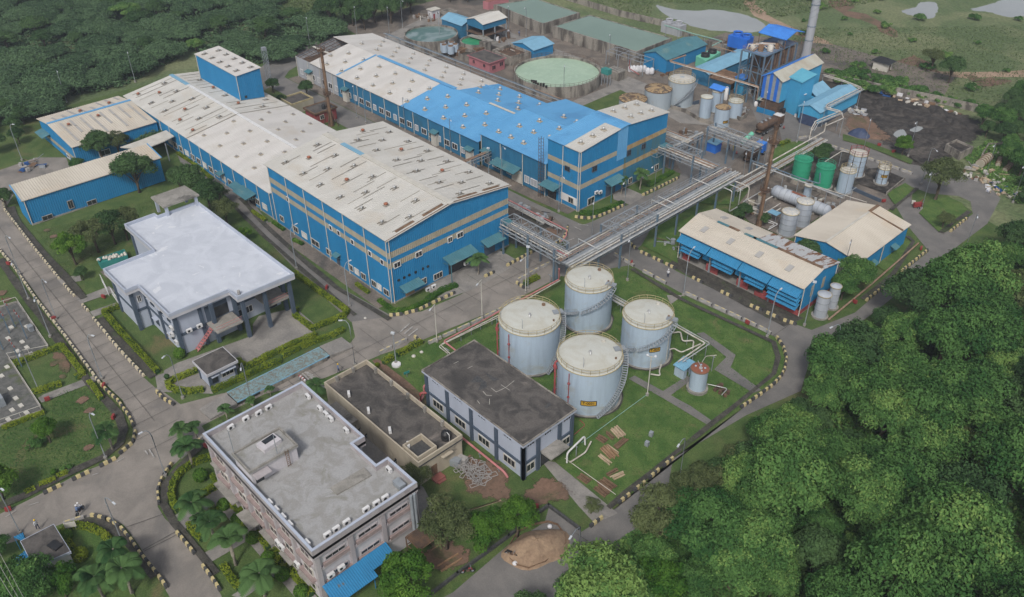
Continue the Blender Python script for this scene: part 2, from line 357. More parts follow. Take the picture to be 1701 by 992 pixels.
# the ground and everything flat on it
_z=[0.0]
def sheet(name,mt,poly,kind='structure',z=None,rz=None):
 _z[0]+=.0025
 if name in('bare_ground','coal_yard','puddle'):
  cx=sum(p[0]for p in poly)/len(poly);cy=sum(p[1]for p in poly)/len(poly);n=len(poly);k=.86 if name!='bare_ground' else .55;zz_=_z[0]
  m=M();m._add([(cx+(x-cx)*1.08,cy+(y-cy)*1.08,zz_)for x,y in poly]+[(cx+(x-cx)*k,cy+(y-cy)*k,zz_)for x,y in poly]+[(cx,cy,zz_)],[(i,(i+1)%n,n+(i+1)%n,n+i)for i in range(n)]+[(n+i,n+(i+1)%n,2*n)for i in range(n)])
  o=m.build(name,mt+'_ragged' if mt+'_ragged' in MATS else mt);o.data.attributes.new('edge','FLOAT','POINT').data.foreach_set('value',[0.]*n+[1.]*(n+1));return tag(o,kind=kind)
 return tag(M().flat(poly,_z[0]if z is None else z).build(name,mt),kind=kind)
g_=M();S=1200
g_.poly([(-S,-S,0),(S,-S,0),(S,S,0),(-S,S,0)])
tag(g_.build('ground','field_grass'),kind='structure')
hz=bpy.data.materials.new('haze');hz.use_nodes=True;hn=hz.node_tree.nodes;hn.remove(hn['Principled BSDF'])
pv=hn.new('ShaderNodeVolumePrincipled');pv.inputs['Color'].default_value=(.80,.88,1,1);pv.inputs['Density'].default_value=.00032;pv.inputs['Anisotropy'].default_value=.2
hz.node_tree.links.new(pv.outputs[0],hn['Material Output'].inputs['Volume']);MATS['haze']=hz
tag(M().box(-1210,1210,-1210,1210,-1,92).build('haze','haze'),kind='stuff')
def blob(pts,amp=.6,sub=4,seed=1):
 rnd=random.Random(seed);out=[]
 n=len(pts)
 for i in range(n):
  p0,p1,p2,p3=[Vector(pts[(i+k-1)%n])for k in range(4)]
  for s in range(sub):
   t=s/sub;q=.5*((2*p1)+(-p0+p2)*t+(2*p0-5*p1+4*p2-p3)*t*t+(-p0+3*p1-3*p2+p3)*t**3)
   out.append((q.x+rnd.uniform(-amp,amp),q.y+rnd.uniform(-amp,amp)))
 return out
for i,(pts,a)in enumerate((([(1090,8),(1104,24),(1135,38),(1165,48),(1205,52),(1248,54),(1272,48),(1262,34),(1225,22),(1185,16),(1150,18),(1112,14)],.4),([(1498,18),(1520,12),(1530,4),(1556,5),(1556,20),(1546,31),(1525,28),(1508,24)],.3),([(1612,16),(1640,8),(1660,2),(1690,-8),(1760,-4),(1760,30),(1701,27),(1672,28),(1642,20)],.4),([(1331,84),(1352,88),(1378,97),(1398,112),(1396,122),(1372,114),(1345,104),(1330,95)],.4))):
 sheet('pond_water','water_grey',blob(ag(pts),a,5,i))
def strip(name,mt,pts,w,amp=0,seed=0,kind='structure'):
 rnd=random.Random(seed);P=[Vector(p)for p in pts];l=[];r=[]
 Q=[]
 for i in range(len(P)-1):
  k=max(1,int((P[i+1]-P[i]).length/4));Q+=[P[i].lerp(P[i+1],j/k)for j in range(k)]
 Q.append(P[-1])
 for i,p in enumerate(Q):
  d=(Q[min(i+1,len(Q)-1)]-Q[max(0,i-1)]).normalized();nn=Vector((-d.y,d.x))
  l.append(p+nn*(w/2+rnd.uniform(-amp,amp)));r.append(p-nn*(w/2+rnd.uniform(-amp,amp)))
 _z[0]+=.0025;z=_z[0];m=M()
 for i in range(len(Q)-1):
  m.poly([(*r[i],z),(*r[i+1],z),(*l[i+1],z),(*l[i],z)])
 return tag(m.build(name,mt),kind=kind)
strip('field_track','track_soil',ag([(1235,-12),(1262,26),(1300,44),(1345,62),(1380,78),(1412,90),(1452,103),(1478,112),(1530,118),(1600,126),(1701,122),(1800,112)]),4.2,.9,3)
strip('field_track','red_soil',ag([(1395,0),(1405,18),(1432,32),(1462,42),(1490,62)]),5,2.2,5)
strip('field_track','red_soil',ag([(1500,98),(1530,108),(1560,122)]),7,3,6)
sheet('bare_ground','red_soil',blob(ag([(1600,124),(1640,128),(1690,132),(1660,146),(1620,142)]),1.5,4,9))
sheet('lawn','lawn_grass',[(-236,-30),(-40,-30),(-22,40),(-22,120),(-40,172),(-72,186),(-120,168),(-236,150)])
sheet('lawn','bright_lawn',ag([(640,590),(690,575),(830,520),(935,478),(1040,450),(1290,562),(1302,590),(1298,618),(1235,672),(1115,762),(1020,835),(965,800),(900,760),(700,660)]))
sheet('yard','yard_dirt',[(-216,146),(-100,146),(-98,122),(-92,150),(-62,157),(-60,172),(-72,198),(-84,246),(-120,246),(-150,232),(-150,210),(-240,212),(-240,150)])
sheet('lawn','lawn_grass',ag([(955,172),(1010,148),(1050,135),(1072,142),(1060,160),(1030,178),(985,188)]))
sheet('coal_yard','coal_dirt',blob(ag([(1420,140),(1490,160),(1570,182),(1618,196),(1640,215),(1600,245),(1560,262),(1520,285),(1500,262),(1465,235),(1440,215),(1425,190),(1418,165)]),.6,4,4))
sheet('coal_yard','coal_dirt',ag([(1335,130),(1352,120),(1428,146),(1420,162),(1372,150)]))
sheet('bare_ground','red_soil',blob(ag([(1400,188),(1440,190),(1470,215),(1490,238),(1462,236),(1420,225),(1398,212)]),.4,4,5))
sheet('puddle','water_grey',blob(ag([(1483,222),(1500,215),(1507,226),(1500,230),(1488,228)]),.25,4,6))
sheet('puddle','water_grey',blob(ag([(1512,215),(1530,208),(1533,214),(1518,220)]),.25,4,7))
def road(px,mt='road_concrete',name='road'):return sheet(name,mt,ag(px))
road([(-70,290),(0,283),(60,262),(110,262),(120,290),(30,312),(10,345),(52,405),(100,457),(137,502),(160,535),(200,583),(236,625),(262,648),(262,700),(200,662),(165,628),(110,560),(50,475),(0,418),(-70,350)])
road([(199,655),(262,644),(300,672),(385,650),(440,640),(440,655),(335,708),(344,722),(300,762),(272,788),(262,815),(262,842),(274,862),(300,885),(350,955),(378,1010),(292,1010),(258,950),(230,905),(205,872),(170,856),(120,864),(40,895),(-20,914),(-20,864),(60,825),(130,788),(195,762),(219,735),(222,705)])
road([(384,654),(470,624),(570,586),(590,560),(584,534),(650,524),(700,518),(765,490),(835,447),(905,410),(940,455),(830,512),(690,570),(632,590),(600,604),(540,628),(500,642),(440,655)])
road([(935,460),(895,412),(942,384),(985,368),(1045,340),(1125,300),(1132,286),(1112,250),(1100,238),(1160,228),(1205,250),(1262,212),(1240,160),(1300,172),(1345,205),(1300,205),(1262,230),(1225,262),(1190,292),(1228,262),(1150,340),(1060,412),(1052,440)],'road_grey')
road([(1050,442),(1042,405),(1062,416),(1126,452),(1200,488),(1262,518),(1346,548),(1400,560),(1345,600),(1330,650),(1240,690),(1118,762),(1105,835),(1040,900),(940,998),(700,1010),(752,985),(845,905),(905,868),(912,842),(966,884),(1004,860),(1060,815),(1120,765),(1240,674),(1300,622),(1309,598),(1292,562),(1140,492)],'road_grey')
road([(1345,550),(1420,520),(1478,470),(1543,418),(1508,376),(1480,330),(1500,318),(1535,352),(1568,388),(1616,356),(1612,335),(1592,326),(1545,322),(1500,306),(1420,268),(1340,236),(1300,236),(1290,200),(1345,205),(1420,235),(1505,272),(1580,285),(1640,305),(1662,330),(1640,372),(1570,425),(1470,505),(1380,575)],'road_grey')
road([(583,535),(520,478),(430,385),(378,328),(300,270),(285,235),(300,215),(330,240),(390,300),(440,362),(480,415),(560,475),(652,526)],'road_grey')
_y0=106.5
sheet('road','road_grey',[(-222,_y0),(-222,113),(-134,113),(-114,113.2),(-97,114),(-93,104),(-98,101),(-104,106)])
sheet('road','road_grey',ag([(470,132),(480,118),(545,80),(560,70),(500,70),(420,120),(400,150),(440,150)]))
sheet('road','yard_slab',ag([(640,60),(720,22),(830,40),(850,55),(960,95),(1050,130),(1190,185),(1200,210),(1130,205),(1060,165),(960,112),(880,90),(800,72),(700,100),(640,85)]))
sheet('pavement','yard_slab',ag([(935,175),(1020,140),(1055,133),(1060,138),(1010,158),(950,184)]))
sheet('verge','yard_dirt',[(-146,66.8),(-106.2,66.8),(-106.2,69.6),(-146,69.6)])
sheet('verge','yard_dirt',[(-212,113.2),(-135,113.2),(-115,114),(-106,114.8),(-106,117),(-212,116.4)])
sheet('pavement','drain_dark',[(-80,114.6),(-54,113.6),(-53,118.2),(-80,118.2)])
sheet('pavement','yard_slab',[(-80,118),(-54,118),(-54,122.6),(-80,122.6)])
sheet('verge','yard_dirt',[(-152,36),(-149,36),(-149,56),(-152,56)])
sheet('pavement','yard_slab',[(-105.5,76.5),(-100.3,76.5),(-99,83.5),(-99.5,92.2),(-101,95.2),(-105.5,95.2)])
sheet('pavement','yard_slab',ats('b2',[(0,760),(290,690),(300,640),(205,560),(30,600),(0,640)]))
sheet('pavement','yard_slab',ats('h2',[(350,980),(420,940),(1000,730),(1054,700),(1054,800),(920,870),(740,960),(600,1100),(330,1090)]))
sheet('pavement','yard_slab',ag([(258,625),(300,612),(330,600),(345,640),(300,650),(262,648)]))
sheet('pavement','yard_slab',ats('c3',[(165,330),(240,345),(540,590),(430,640),(355,560)]))
sheet('pavement','yard_slab',[(-90,41),(-62,41),(-62,44.6),(-68,46.6),(-92,46.8)])
sheet('path','yard_slab',[(-88,24.6),(-61,24.4),(-61,26.4),(-88,26.4)])
sheet('path','red_soil',ats('r',[(240,165),(280,150),(500,320),(640,450),(600,470),(400,320)]))
sheet('path','yard_slab',ats('c1',[(830,610),(890,570),(1060,470),(1130,530),(960,600),(880,680)]))
sheet('path','yard_slab',ats('c1',[(970,790),(1180,670),(1247,660),(1247,690),(1010,830)]))
sheet('path','yard_slab',ats('i1',[(570,985),(900,780),(940,800),(640,1010)]))
sheet('path','yard_slab',ats('h3',[(210,735),(240,715),(545,600),(560,630),(230,760)]))
for pl in([(320,410),(360,405),(420,380),(350,350),(470,380)],):pass
sheet('path','yard_slab',ats('h3',[(310,75),(440,60),(450,90),(340,110)]))
sheet('path','yard_slab',ats('h3',[(420,190),(600,120),(640,150),(450,215)]))
sheet('path','yard_slab',ats('h3',[(495,260),(640,210),(660,235),(515,290)]))
sheet('path','road_grey',ats('b3',[(595,905),(625,890),(900,1040),(1000,1110),(980,1130),(780,1010)]))
sheet('path','road_grey',ats('b3',[(925,685),(960,680),(1115,790),(1090,850),(1240,960),(1200,975),(1010,860),(1070,800)]))
sheet('path','road_grey',ats('b3',[(740,980),(880,890),(910,905),(780,1000)]))
sheet('path','yard_slab',ats('b3',[(780,500),(860,500),(800,545)]))
sheet('pavement','yard_slab',ats('f4',[(590,370),(700,360),(830,415),(720,480),(600,440)]))
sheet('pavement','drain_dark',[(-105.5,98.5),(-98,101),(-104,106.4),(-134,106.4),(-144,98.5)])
sheet('pavement','yard_dirt',ats('b3',[(0,70),(110,60),(240,128),(280,165),(272,205),(235,235),(150,195),(0,120)]))
sheet('pavement','drain_dark',ats('b3',[(55,110),(120,105),(215,165),(170,190),(120,160)]))
sheet('bare_ground','red_soil',blob(ats('b3',[(180,180),(240,175),(262,200),(225,225)]),.2,4,77))
sheet('bare_ground','red_soil',blob(ats('c2',[(1000,300),(1200,340),(1247,400),(1247,540),(1050,520),(1000,440)]),.3,4,3))
sheet('bare_ground','red_soil',blob(ats('c3',[(100,460),(200,400),(330,470),(300,530),(160,560),(90,540)]),.3,4,13))
sheet('bare_ground','red_soil',blob(ats('c2',[(790,760),(900,700),(1060,760),(1040,840),(900,880),(800,850)]),.3,4,23))
sheet('bare_ground','red_soil',blob(ats('h3',[(280,490),(340,475),(400,580),(350,600)]),.15,4,33))
for k,x,y,r in(('h3',295,545,.9),('h3',345,617,.7),('h3',455,745,1.1),('h3',490,805,.9),('lf',20,670,1.2),('lf',70,740,.9),('b1',230,185,.8),('b1',260,215,.8),('b1',285,243,.8),('c1',400,45,1),('c1',430,275,.9),('c1',425,275,.7)):
 c=at(k,x,y);sheet('bare_ground','red_soil',blob([(c[0]+r*math.cos(t*PI/3),c[1]+r*math.sin(t*PI/3))for t in range(6)],.12,3,int(x)))
sheet('gravel_yard','gravel',ats('h3',[(-60,250),(100,210),(280,475),(50,520),(235,810),(0,900),(-60,900)]))
sheet('tank_floor','drain_dark',[(-85.5,72),(-60.5,72),(-60.5,95.5),(-73,96),(-85.5,95.5)])if False else None
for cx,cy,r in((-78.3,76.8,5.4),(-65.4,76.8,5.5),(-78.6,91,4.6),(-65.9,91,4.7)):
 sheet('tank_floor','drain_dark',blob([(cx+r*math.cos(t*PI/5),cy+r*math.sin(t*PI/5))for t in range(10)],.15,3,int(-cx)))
sheet('pavement','yard_dirt',ats('f2',[(430,330),(640,380),(760,470),(1050,620),(1100,640),(660,930),(560,960),(250,830),(120,700),(260,520)]))
sheet('pavement','drain_dark',ats('f2',[(500,400),(860,170),(1180,170),(1323,330),(1323,420),(1050,620),(620,470)]))
sheet('pavement','coal_dirt',ats('f3',[(210,340),(330,330),(570,430),(400,570),(100,460)]))
sheet('lawn','bright_lawn',ats('f2',[(450,250),(430,190),(560,100),(700,85),(860,110),(900,160),(640,290),(500,360)]))
sheet('lawn','bright_lawn',ats('f3',[(695,745),(880,922),(1140,725),(1085,650),(960,600),(800,625)]))
sheet('lawn','bright_lawn',ats('f3',[(450,640),(400,560),(570,470),(650,520),(550,620),(480,670)]))
sheet('lawn','lawn_grass',ats('f3',[(0,20),(190,80),(380,150),(560,215),(640,265),(620,300),(430,220),(200,130),(0,80)]))
sheet('coal_yard','coal_dirt',blob(ats('f3',[(560,180),(760,130),(960,140),(1000,260),(940,320),(800,350),(720,310),(620,240)]),.3,4,12))
sheet('lawn','bright_lawn',ats('f4',[(870,650),(1000,560),(1100,540),(1230,520),(1070,680),(1050,760),(1060,900),(800,770)]))
sheet('lawn','bright_lawn',ats('f4',[(1330,330),(1466,300),(1466,480),(1230,470),(1180,460)]))
sheet('lawn','bright_lawn',ats('b4',[(560,350),(690,230),(760,250),(660,390),(620,390)]))
sheet('lawn','bright_lawn',ats('i4',[(600,400),(720,350),(860,360),(1010,440),(1100,520),(1150,700),(1300,1000),(700,1000),(740,640)]))
mj=M();_z[0]+=.0025;zj=_z[0]
def joint(a,b,w=.05):
 a=Vector(a);b=Vector(b);d=(b-a).normalized();nn=Vector((-d.y,d.x))*w/2
 mj.poly([(*(a-nn),zj),(*(b-nn),zj),(*(b+nn),zj),(*(a+nn),zj)])
for i in range(22):x=-168+i*3.2;joint((x,24.2-(x+168)*.035),(x,30.4-(x+168)*.03))
joint((-186,27.8),(-106,25.6))
for i in range(26):
 y=33+i*4;joint((-103.6+.02*i,y),(-95.8+.035*i*2,y))if y<100 else None
joint((-99.8,32),(-96.6,98))
for k,a,b in(('c1',(610,660),(850,575)),('c1',(690,770),(850,680)),('i1',(0,700),(215,590)),('c3',(340,690),(500,800)),('h1',(830,990),(960,900)),('h1',(500,700),(640,780))):
 joint(at(k,*a),at(k,*b),.07)
tag(mj.build('road_joint','drain_dark'),kind='structure')
mp=M();_z[0]+=.0025;zp=_z[0]
def stripe(k,a,b,w=.16):
 a=Vector(at(k,*a));b=Vector(at(k,*b));d=(b-a).normalized();nn=Vector((-d.y,d.x))*w/2
 mp.poly([(*(a-nn),zp),(*(b-nn),zp),(*(b+nn),zp),(*(a+nn),zp)])
for a,b in(((715,680),(760,640)),((735,690),(775,655)),((755,700),(800,665)),((240,880),(300,940)),((265,875),(330,945))):stripe('b2',a,b,.25)
for a,b in(((30,610),(80,580)),((140,555),(190,540)),((445,410),(480,398)),((565,345),(600,325))):stripe('c1',a,b,.12)
for a,b in(((320,640),(370,665)),((345,620),(420,630)),((1000,390),(1060,370)),((260,745),(320,720))):stripe('f4',a,b,.2)
for a,b in(((720,285),(745,325)),((700,290),(715,310))):stripe('c1',a,b,.2)
mat('worn_paint',(.42,.41,.39),(.26,.25,.235),3,.85)
tag(mp.build('road_marking','worn_paint'),kind='structure')
def drain(pts,w=1.1):
 strip('drain','drain_dark',pts,w,.1,2)
drain(ag([(0,432),(40,490),(95,562),(150,640),(178,668),(198,690),(206,715),(200,738),(170,762),(120,785),(40,825),(0,842)]),1.3)
drain(ag([(18,345),(30,372),(70,420),(112,465),(140,497)]),1.4)
drain(ag([(165,530),(205,575),(255,628)]),1.2)
drain(ag([(1050,448),(1130,498),(1285,570),(1292,595),(1285,622),(1220,676),(1120,755),(1040,820),(1010,845)]),.8)
drain(ag([(400,330),(440,375),(500,430),(560,480),(648,532)]),1.0)
drain(ag([(385,340),(440,395),(520,465),(590,525)]),.8)
drain(ag([(108,872),(160,865),(195,885),(222,912),(258,960)]),1.1)
drain(ag([(350,728),(300,775),(275,805),(272,840),(290,870),(360,955)]),1.0)
drain(ats('b4',[(720,215),(750,240),(650,400),(500,520)]),.8)
drain(ats('f3',[(900,925),(1000,840),(1160,730)]),.9)
drain(ats('f3',[(440,715),(560,620),(680,520)]),.7)
# building parts
def window(par,face,c,w,h,frame='white_paint',pane='glass_dark',sill=None,grid=1):
 """face: ('x', X, sign) or ('y', Y, sign): the wall plane and the way it looks; c=(u, z) centre"""
 ax,P,sg=face;u,z=c;t=.09*sg
 def bx(m,u0,u1,z0,z1,d0,d1):
  a,b=sorted((P+d0*sg,P+d1*sg))
  if ax=='x':m.box(a,b,u0,u1,z0,z1)
  else:m.box(u0,u1,a,b,z0,z1)
 m=M();f=.09
 bx(m,u-w/2-f,u+w/2+f,z+h/2,z+h/2+f,0,.14);bx(m,u-w/2-f,u+w/2+f,z-h/2-f,z-h/2,0,.14)
 bx(m,u-w/2-f,u-w/2,z-h/2,z+h/2,0,.14);bx(m,u+w/2,u+w/2+f,z-h/2,z+h/2,0,.14)
 for g in range(1,grid+1):
  if grid>0 and g<=grid:uu=u-w/2+w*g/(grid+1);bx(m,uu-.03,uu+.03,z-h/2,z+h/2,.02,.12)
 o=m.build('window',frame,par)
 m=M();bx(m,u-w/2,u+w/2,z-h/2,z+h/2,-.02,.085);m.build('pane',pane,o)
 return o
def slab(par,face,u0,u1,z0,z1,d,name='panel',mt='white_paint'):
 ax,P,sg=face;m=M();a,b=sorted((P,P+d*sg))
 if ax=='x':m.box(a,b,u0,u1,z0,z1)
 else:m.box(u0,u1,a,b,z0,z1)
 return m.build(name,mt,par)
def canopy(par,face,u0,u1,z,out=1.8,drop=.5,mt='roof_teal',name='canopy',posts=False,label=None):
 ax,P,sg=face;m=M()
 def pt(u,d,zz):return(P+d*sg,u,zz)if ax=='x' else(u,P+d*sg,zz)
 a,b,c,d=pt(u0,out,z-drop),pt(u1,out,z-drop),pt(u1,0,z),pt(u0,0,z)
 q=[a,b,c,d]
 if(Vector(b)-Vector(a)).cross(Vector(d)-Vector(a)).z<0:q=[b,a,d,c]
 m.ribroof(*q,pitch=.45,depth=.05,th=.08)
 for u in(u0+.1,u1-.1):m.bar(pt(u,.02,z-drop-.6),pt(u,out-.1,z-drop-.08),.07)
 if posts:
  for u in(u0+.1,u1-.1):m.bar(pt(u,out-.1,0),pt(u,out-.1,z-drop),.12)
 o=m.build(name,mt,par)
 if label:o['label']=label
 return o
def pipe_down(par,x,y,z1,z0=0,mt='off_white',name='downpipe'):
 return M().tube([(x,y,z0),(x,y,z1)],.09,6).build(name,mt,par)
def ac_unit(par,x,y,z,rz,mt='white_paint'):
 m=M();m.obox(x,y,z,.9,.38,.62,rz)
 o=m.build('air_conditioner',mt,par)
 c,s=math.cos(rz),math.sin(rz);m=M();cx,cy=x-s*-.2,y+c*-.2
 vs=[];n=12
 for i in range(n):
  t=2*PI*i/n;u=.22*math.cos(t);vs.append((cx+u*c-.12*c,cy+u*s-.12*s,z+.31+.22*math.sin(t)))
 vs2=[(v[0]+s*.012,v[1]-c*.012,v[2])for v in vs]
 m._add(vs+vs2,[tuple(range(n,2*n)),tuple(range(n-1,-1,-1))]+[(i,(i+1)%n,n+(i+1)%n,n+i)for i in range(n)])
 m.build('fan_grille','plastic_black',o)
 return o
def vent_mesh(kind):
 m=M()
 if kind=='ball':
  m.obox(0,0,-.02,1.25,.85,.10,0);m.mat(1).cyl(0,0,.08,.32,.2,10)
  m.lathe(0,0,[(.2,.32),(.34,.42),(.38,.56),(.3,.72),(.12,.80),(0,.82)],10)
  mt=['stain_strip','pipe_silver']
 elif kind=='frame':
  for y in(-.42,.42):m.box(-.95,.95,y-.05,y+.05,.02,.14)
  for x in(-.5,.5):m.box(x-.04,x+.04,-.6,.6,.1,.2)
  m.mat(1).cyl(0,0,.05,.4,.2,10);m.lathe(0,0,[(.2,.4),(.33,.47),(.34,.58),(.2,.70),(0,.74)],10)
  mt=['rib_frame','pipe_silver']
 elif kind=='rustcap':
  m.mat(1).box(-.6,.6,-.5,.5,.0,.12);m.mat(0).obox(0,0,.1,.55,.55,.4,.2);m.lathe(0,0,[(.5,.42),(.52,.5),(.2,.68),(0,.7)],8,False)
  mt=['rust_cap','roof_trim_grey']
 elif kind=='strip':
  m.box(-2.6,2.6,-.09,.09,0,.12);mt=['roof_trim_grey']
 elif kind=='lowcap':
  m.obox(0,0,-.02,1.0,.8,.08,0);m.mat(1).obox(0,0,.05,.5,.4,.3,0);mt=['stain_strip','barrier_grey']
 elif kind=='skylight':
  m.box(-1.6,1.6,-.35,.35,0,.11);mt=['roof_patch']
 me=m.build('tmp',mt);d=me.data;bpy.data.objects.remove(me);return d
mat('rust_cap',(.32,.13,.08),(.25,.10,.06),2,.85)
mat('rib_frame',(.27,.245,.21),(.20,.18,.15),2,.85)
mat('stain_strip',(.32,.27,.20),(.42,.38,.31),1.5,.85)
VM={k:vent_mesh(k)for k in('ball','frame','rustcap','strip','lowcap','skylight')}
def roof_item(par,kind,x,y,slope,name='roof_vent',sx=1,rz=0,sy=1):
 """slope = (ridge_y, ridge_z, dz/dy magnitude): roof height falls away from the ridge; or a function"""
 z,ang=slope(x,y);o=bpy.data.objects.new(name,VM[kind]);col.objects.link(o);o.parent=par
 p=par.location;o.location=(x-p.x,y-p.y,z-p.z+.03)
 o.rotation_euler=(ang,0,0)if rz==0 else Matrix.Rotation(rz,4,'Z').to_euler()
 if rz and ang:o.rotation_euler=(Matrix.Rotation(ang,4,'X')@Matrix.Rotation(rz,4,'Z')).to_euler()
 o.scale=(sx*.8,sy*.8,.85)if kind in('frame','rustcap')else(sx,sy,1);return o
def gable_y(yr,zr,k0,k1=None):
 k1=k1 or k0
 def f(x,y):
  return(zr-(yr-y)*k0,math.atan(k0))if y<yr else(zr-(y-yr)*k1,-math.atan(k1))
 return f
def gable_x(xr,zr,k0):
 def f(x,y):return(zr-abs(x-xr)*k0,0)
 return f
 # the big hall in the middle
mat('roof_sky',(.19,.38,.52),(.17,.34,.47),.6,.5,fine=.05)
B=thing('production_hall',(-125.2,83.6,0),'tall blue sheet-clad hall with two beige bands and a cream roof, in the middle','factory hall','blue factory halls')
X0,X1,Y0,Y1,ZE,YR,ZR=-144.9,-105.6,69.7,97.7,13.2,83.7,14.9
bands=[(0.25,7.3,'wall_blue'),(7.3,8.45,'band_beige'),(8.45,9.35,'wall_blue'),(9.35,10.6,'band_beige')]
mw_=M();mb_=M()
zz=lambda a:a
for z0,z1,mt in bands:
 m=mw_ if mt=='wall_blue' else mb_
 for p0,p1 in(((X0,Y0),(X1,Y0)),((X1,Y0),(X1,Y1)),((X1,Y1),(X0,Y1)),((X0,Y1),(X0,Y0))):m.ribwall(p0,p1,z0,z1,.42,.05)
mw_.ribwall((X0,Y0),(X1,Y0),10.6,ZE,.42,.05);mw_.ribwall((X1,Y1),(X0,Y1),10.6,ZE,.42,.05)
mw_.ribwall((X1,Y0),(X1,Y1),10.6,ZE,.42,.05,(.5,ZR));mw_.ribwall((X0,Y1),(X0,Y0),10.6,ZE,.42,.05,(.5,ZR))
mw_.build('wall','wall_blue',B);mb_.build('wall_band','band_beige',B)
M().box(X0-.1,X1+.1,Y0-.1,Y1+.1,0,.3).build('plinth','concrete',B)
kk=(ZR-ZE)/(YR-Y0);ov=.45
m=M().ribroof((X0-ov,Y0-ov,ZE-kk*ov+.1),(X1+ov,Y0-ov,ZE-kk*ov+.1),(X1+ov,YR,ZR+.1),(X0-ov,YR,ZR+.1),.5,.06)
m.ribroof((X1+ov,Y1+ov,ZE-kk*ov+.1),(X0-ov,Y1+ov,ZE-kk*ov+.1),(X0-ov,YR,ZR+.1),(X1+ov,YR,ZR+.1),.5,.06)
m.build('roof','roof_cream',B)
m=M();m.box(X0-ov,X1+ov,YR-.55,YR+.55,ZR+.13,ZR+.24);m.build('ridge_cap','off_white',B)
m=M();m.box(X0+6,X0+13,YR-.58,YR+.4,ZR+.15,ZR+.27);m.build('ridge_cap','roof_sky',B)
m=M();m.bar((X1+.3,Y0-.5,ZE+.12),(X1+.3,YR-.6,ZR+.17),.1);m.bar((X1+.25,YR+.6,ZR+.17),(X1+.25,Y1+.4,ZE+.12),.1)
for a,b in((72,76),(78,82.5),(86,90.5),(92,96)):
 za=ZR-abs(YR-a)*kk+.2;zb=ZR-abs(YR-b)*kk+.2;m._add([(X1-.9,a,za),(X1-.35,a,za),(X1-.35,b,zb),(X1-.9,b,zb),(X1-.9,a,za-.1),(X1-.35,a,za-.1),(X1-.35,b,zb-.1),(X1-.9,b,zb-.1)],[(0,1,2,3),(7,6,5,4),(0,4,5,1),(1,5,6,2),(2,6,7,3),(3,7,4,0)])
m.build('verge_flashing','rust',B)
gf=gable_y(YR,ZR+.15,kk)
rnd=random.Random(3)
for i in range(12):
 x=X0+2.5+i*3.15
 for s,y in((0,72.2),(1,76),(2,80),(3,87.3),(4,91.1),(5,95.2)):
  if(i+s)%2==0:
   kd='rustcap' if(s in(1,4)and i%4==(1 if s==1 else 0))else 'frame'
   roof_item(B,kd,x+rnd.uniform(-.2,.2)+(.6 if s%3==0 else 0),y+rnd.uniform(-.2,.2),gf,rz=R(90))
ms=M()
for i in range(12):
 x=X0+2.5+i*3.15
 for ya,yb in((71.6,75.6),(74.6,79.4),(78.2,82.6),(85,89.4),(88.6,93),(92.4,96.6)):
  if rnd.random()<.5:
   a=gf(0,ya)[0]+.02;b=gf(0,yb)[0]+.02;xx=x+rnd.choice((-.5,.5,1.2))
   ms._add([(xx-.06,ya,a),(xx+.06,ya,a),(xx+.06,yb,b),(xx-.06,yb,b),(xx-.06,ya,a+.06),(xx+.06,ya,a+.06),(xx+.06,yb,b+.06),(xx-.06,yb,b+.06)],[(3,2,1,0),(4,5,6,7),(0,1,5,4),(1,2,6,5),(2,3,7,6),(3,0,4,7)])
ms.build('roof_seams','roof_trim_grey',B)
F=('x',X1+.05,1);S_=('y',Y0-.05,-1)
for cx,cy,w_,h_ in((689,750,1.3,.95),(797,697,1.3,.95),(953,625,.9,.95),(1003,601,1.3,.95)):
 u,z=onX('w',cx,cy,X1);window(B,F,(u,z),w_,h_,grid=1)
for cx,cy,w_ in((822,832,1.1),(893,805,1.9)):
 u,z=onX('w',cx,cy,X1);window(B,F,(u,z),w_,1.1,'off_white',grid=1 if w_<1.5 else 2)
for cx,cy in((698,828),(725,815),(750,802),(782,788),(818,771),(843,759)):
 u,z=onX('w',cx,cy,X1);m=M();n=10
 vs=[(X1+.12,u+.28*math.cos(2*PI*i/n),z+.28*math.sin(2*PI*i/n))for i in range(n)];vs2=[(X1,v[1],v[2])for v in vs]
 m._add(vs+vs2,[tuple(range(n)),tuple(range(2*n-1,n-1,-1))]+[(i,n+i,n+(i+1)%n,(i+1)%n)for i in range(n)]);m.build('fan_opening','glass_dark',B)
for cx,cy in((147,424),(361,566),(401,592),(470,637),(557,694),(618,737)):
 u,z=onY('w',cx,cy,Y0);window(B,S_,(u,z),.75,.9,grid=0)
for cx,cy,w_ in((118,520,1.6),(185,572,2.4),(230,603,2.2),(285,642,3.2),(352,687,1.8),(462,765,1.6),(492,785,1.6),(525,808,1.6),(578,845,1.6),(605,862,1.4),(640,888,1.8)):
 u,z=onY('w',cx,cy,Y0);window(B,S_,(u,max(z,1.6)),w_*.8,1.15,'off_white','glass_dark' if cx not in(230,492,605)else 'white_paint',grid=1)
for i in range(7):pipe_down(B,X0+.3+i*(X1-X0-.6)/6,Y0-.14,ZE)
pipe_down(B,X1+.14,Y0+.2,ZE)
canopy(B,F,71.2,75.6,3.0,2.0,.5,label='teal sheet canopy over the small side door')
canopy(B,F,81.2,88.0,4.6,2.4,.6,posts=True,label='wide teal sheet canopy over the loading bay')
canopy(B,F,90.4,95.2,4.2,2.2,.5)
canopy(B,F,95.6,97.6,6.4,1.6,.3)
canopy(B,S_,onY('w',400,720,Y0)[0]-.8,onY('w',400,720,Y0)[0]+.9,3.0,1.1,.3)
slab(B,F,82.5,87.2,.3,3.6,.06,'loading_door','glass_dark');slab(B,F,72.4,74.4,.3,2.6,.06,'door','wood');slab(B,F,91.3,94,.3,3,.06,'door','trim_slate')
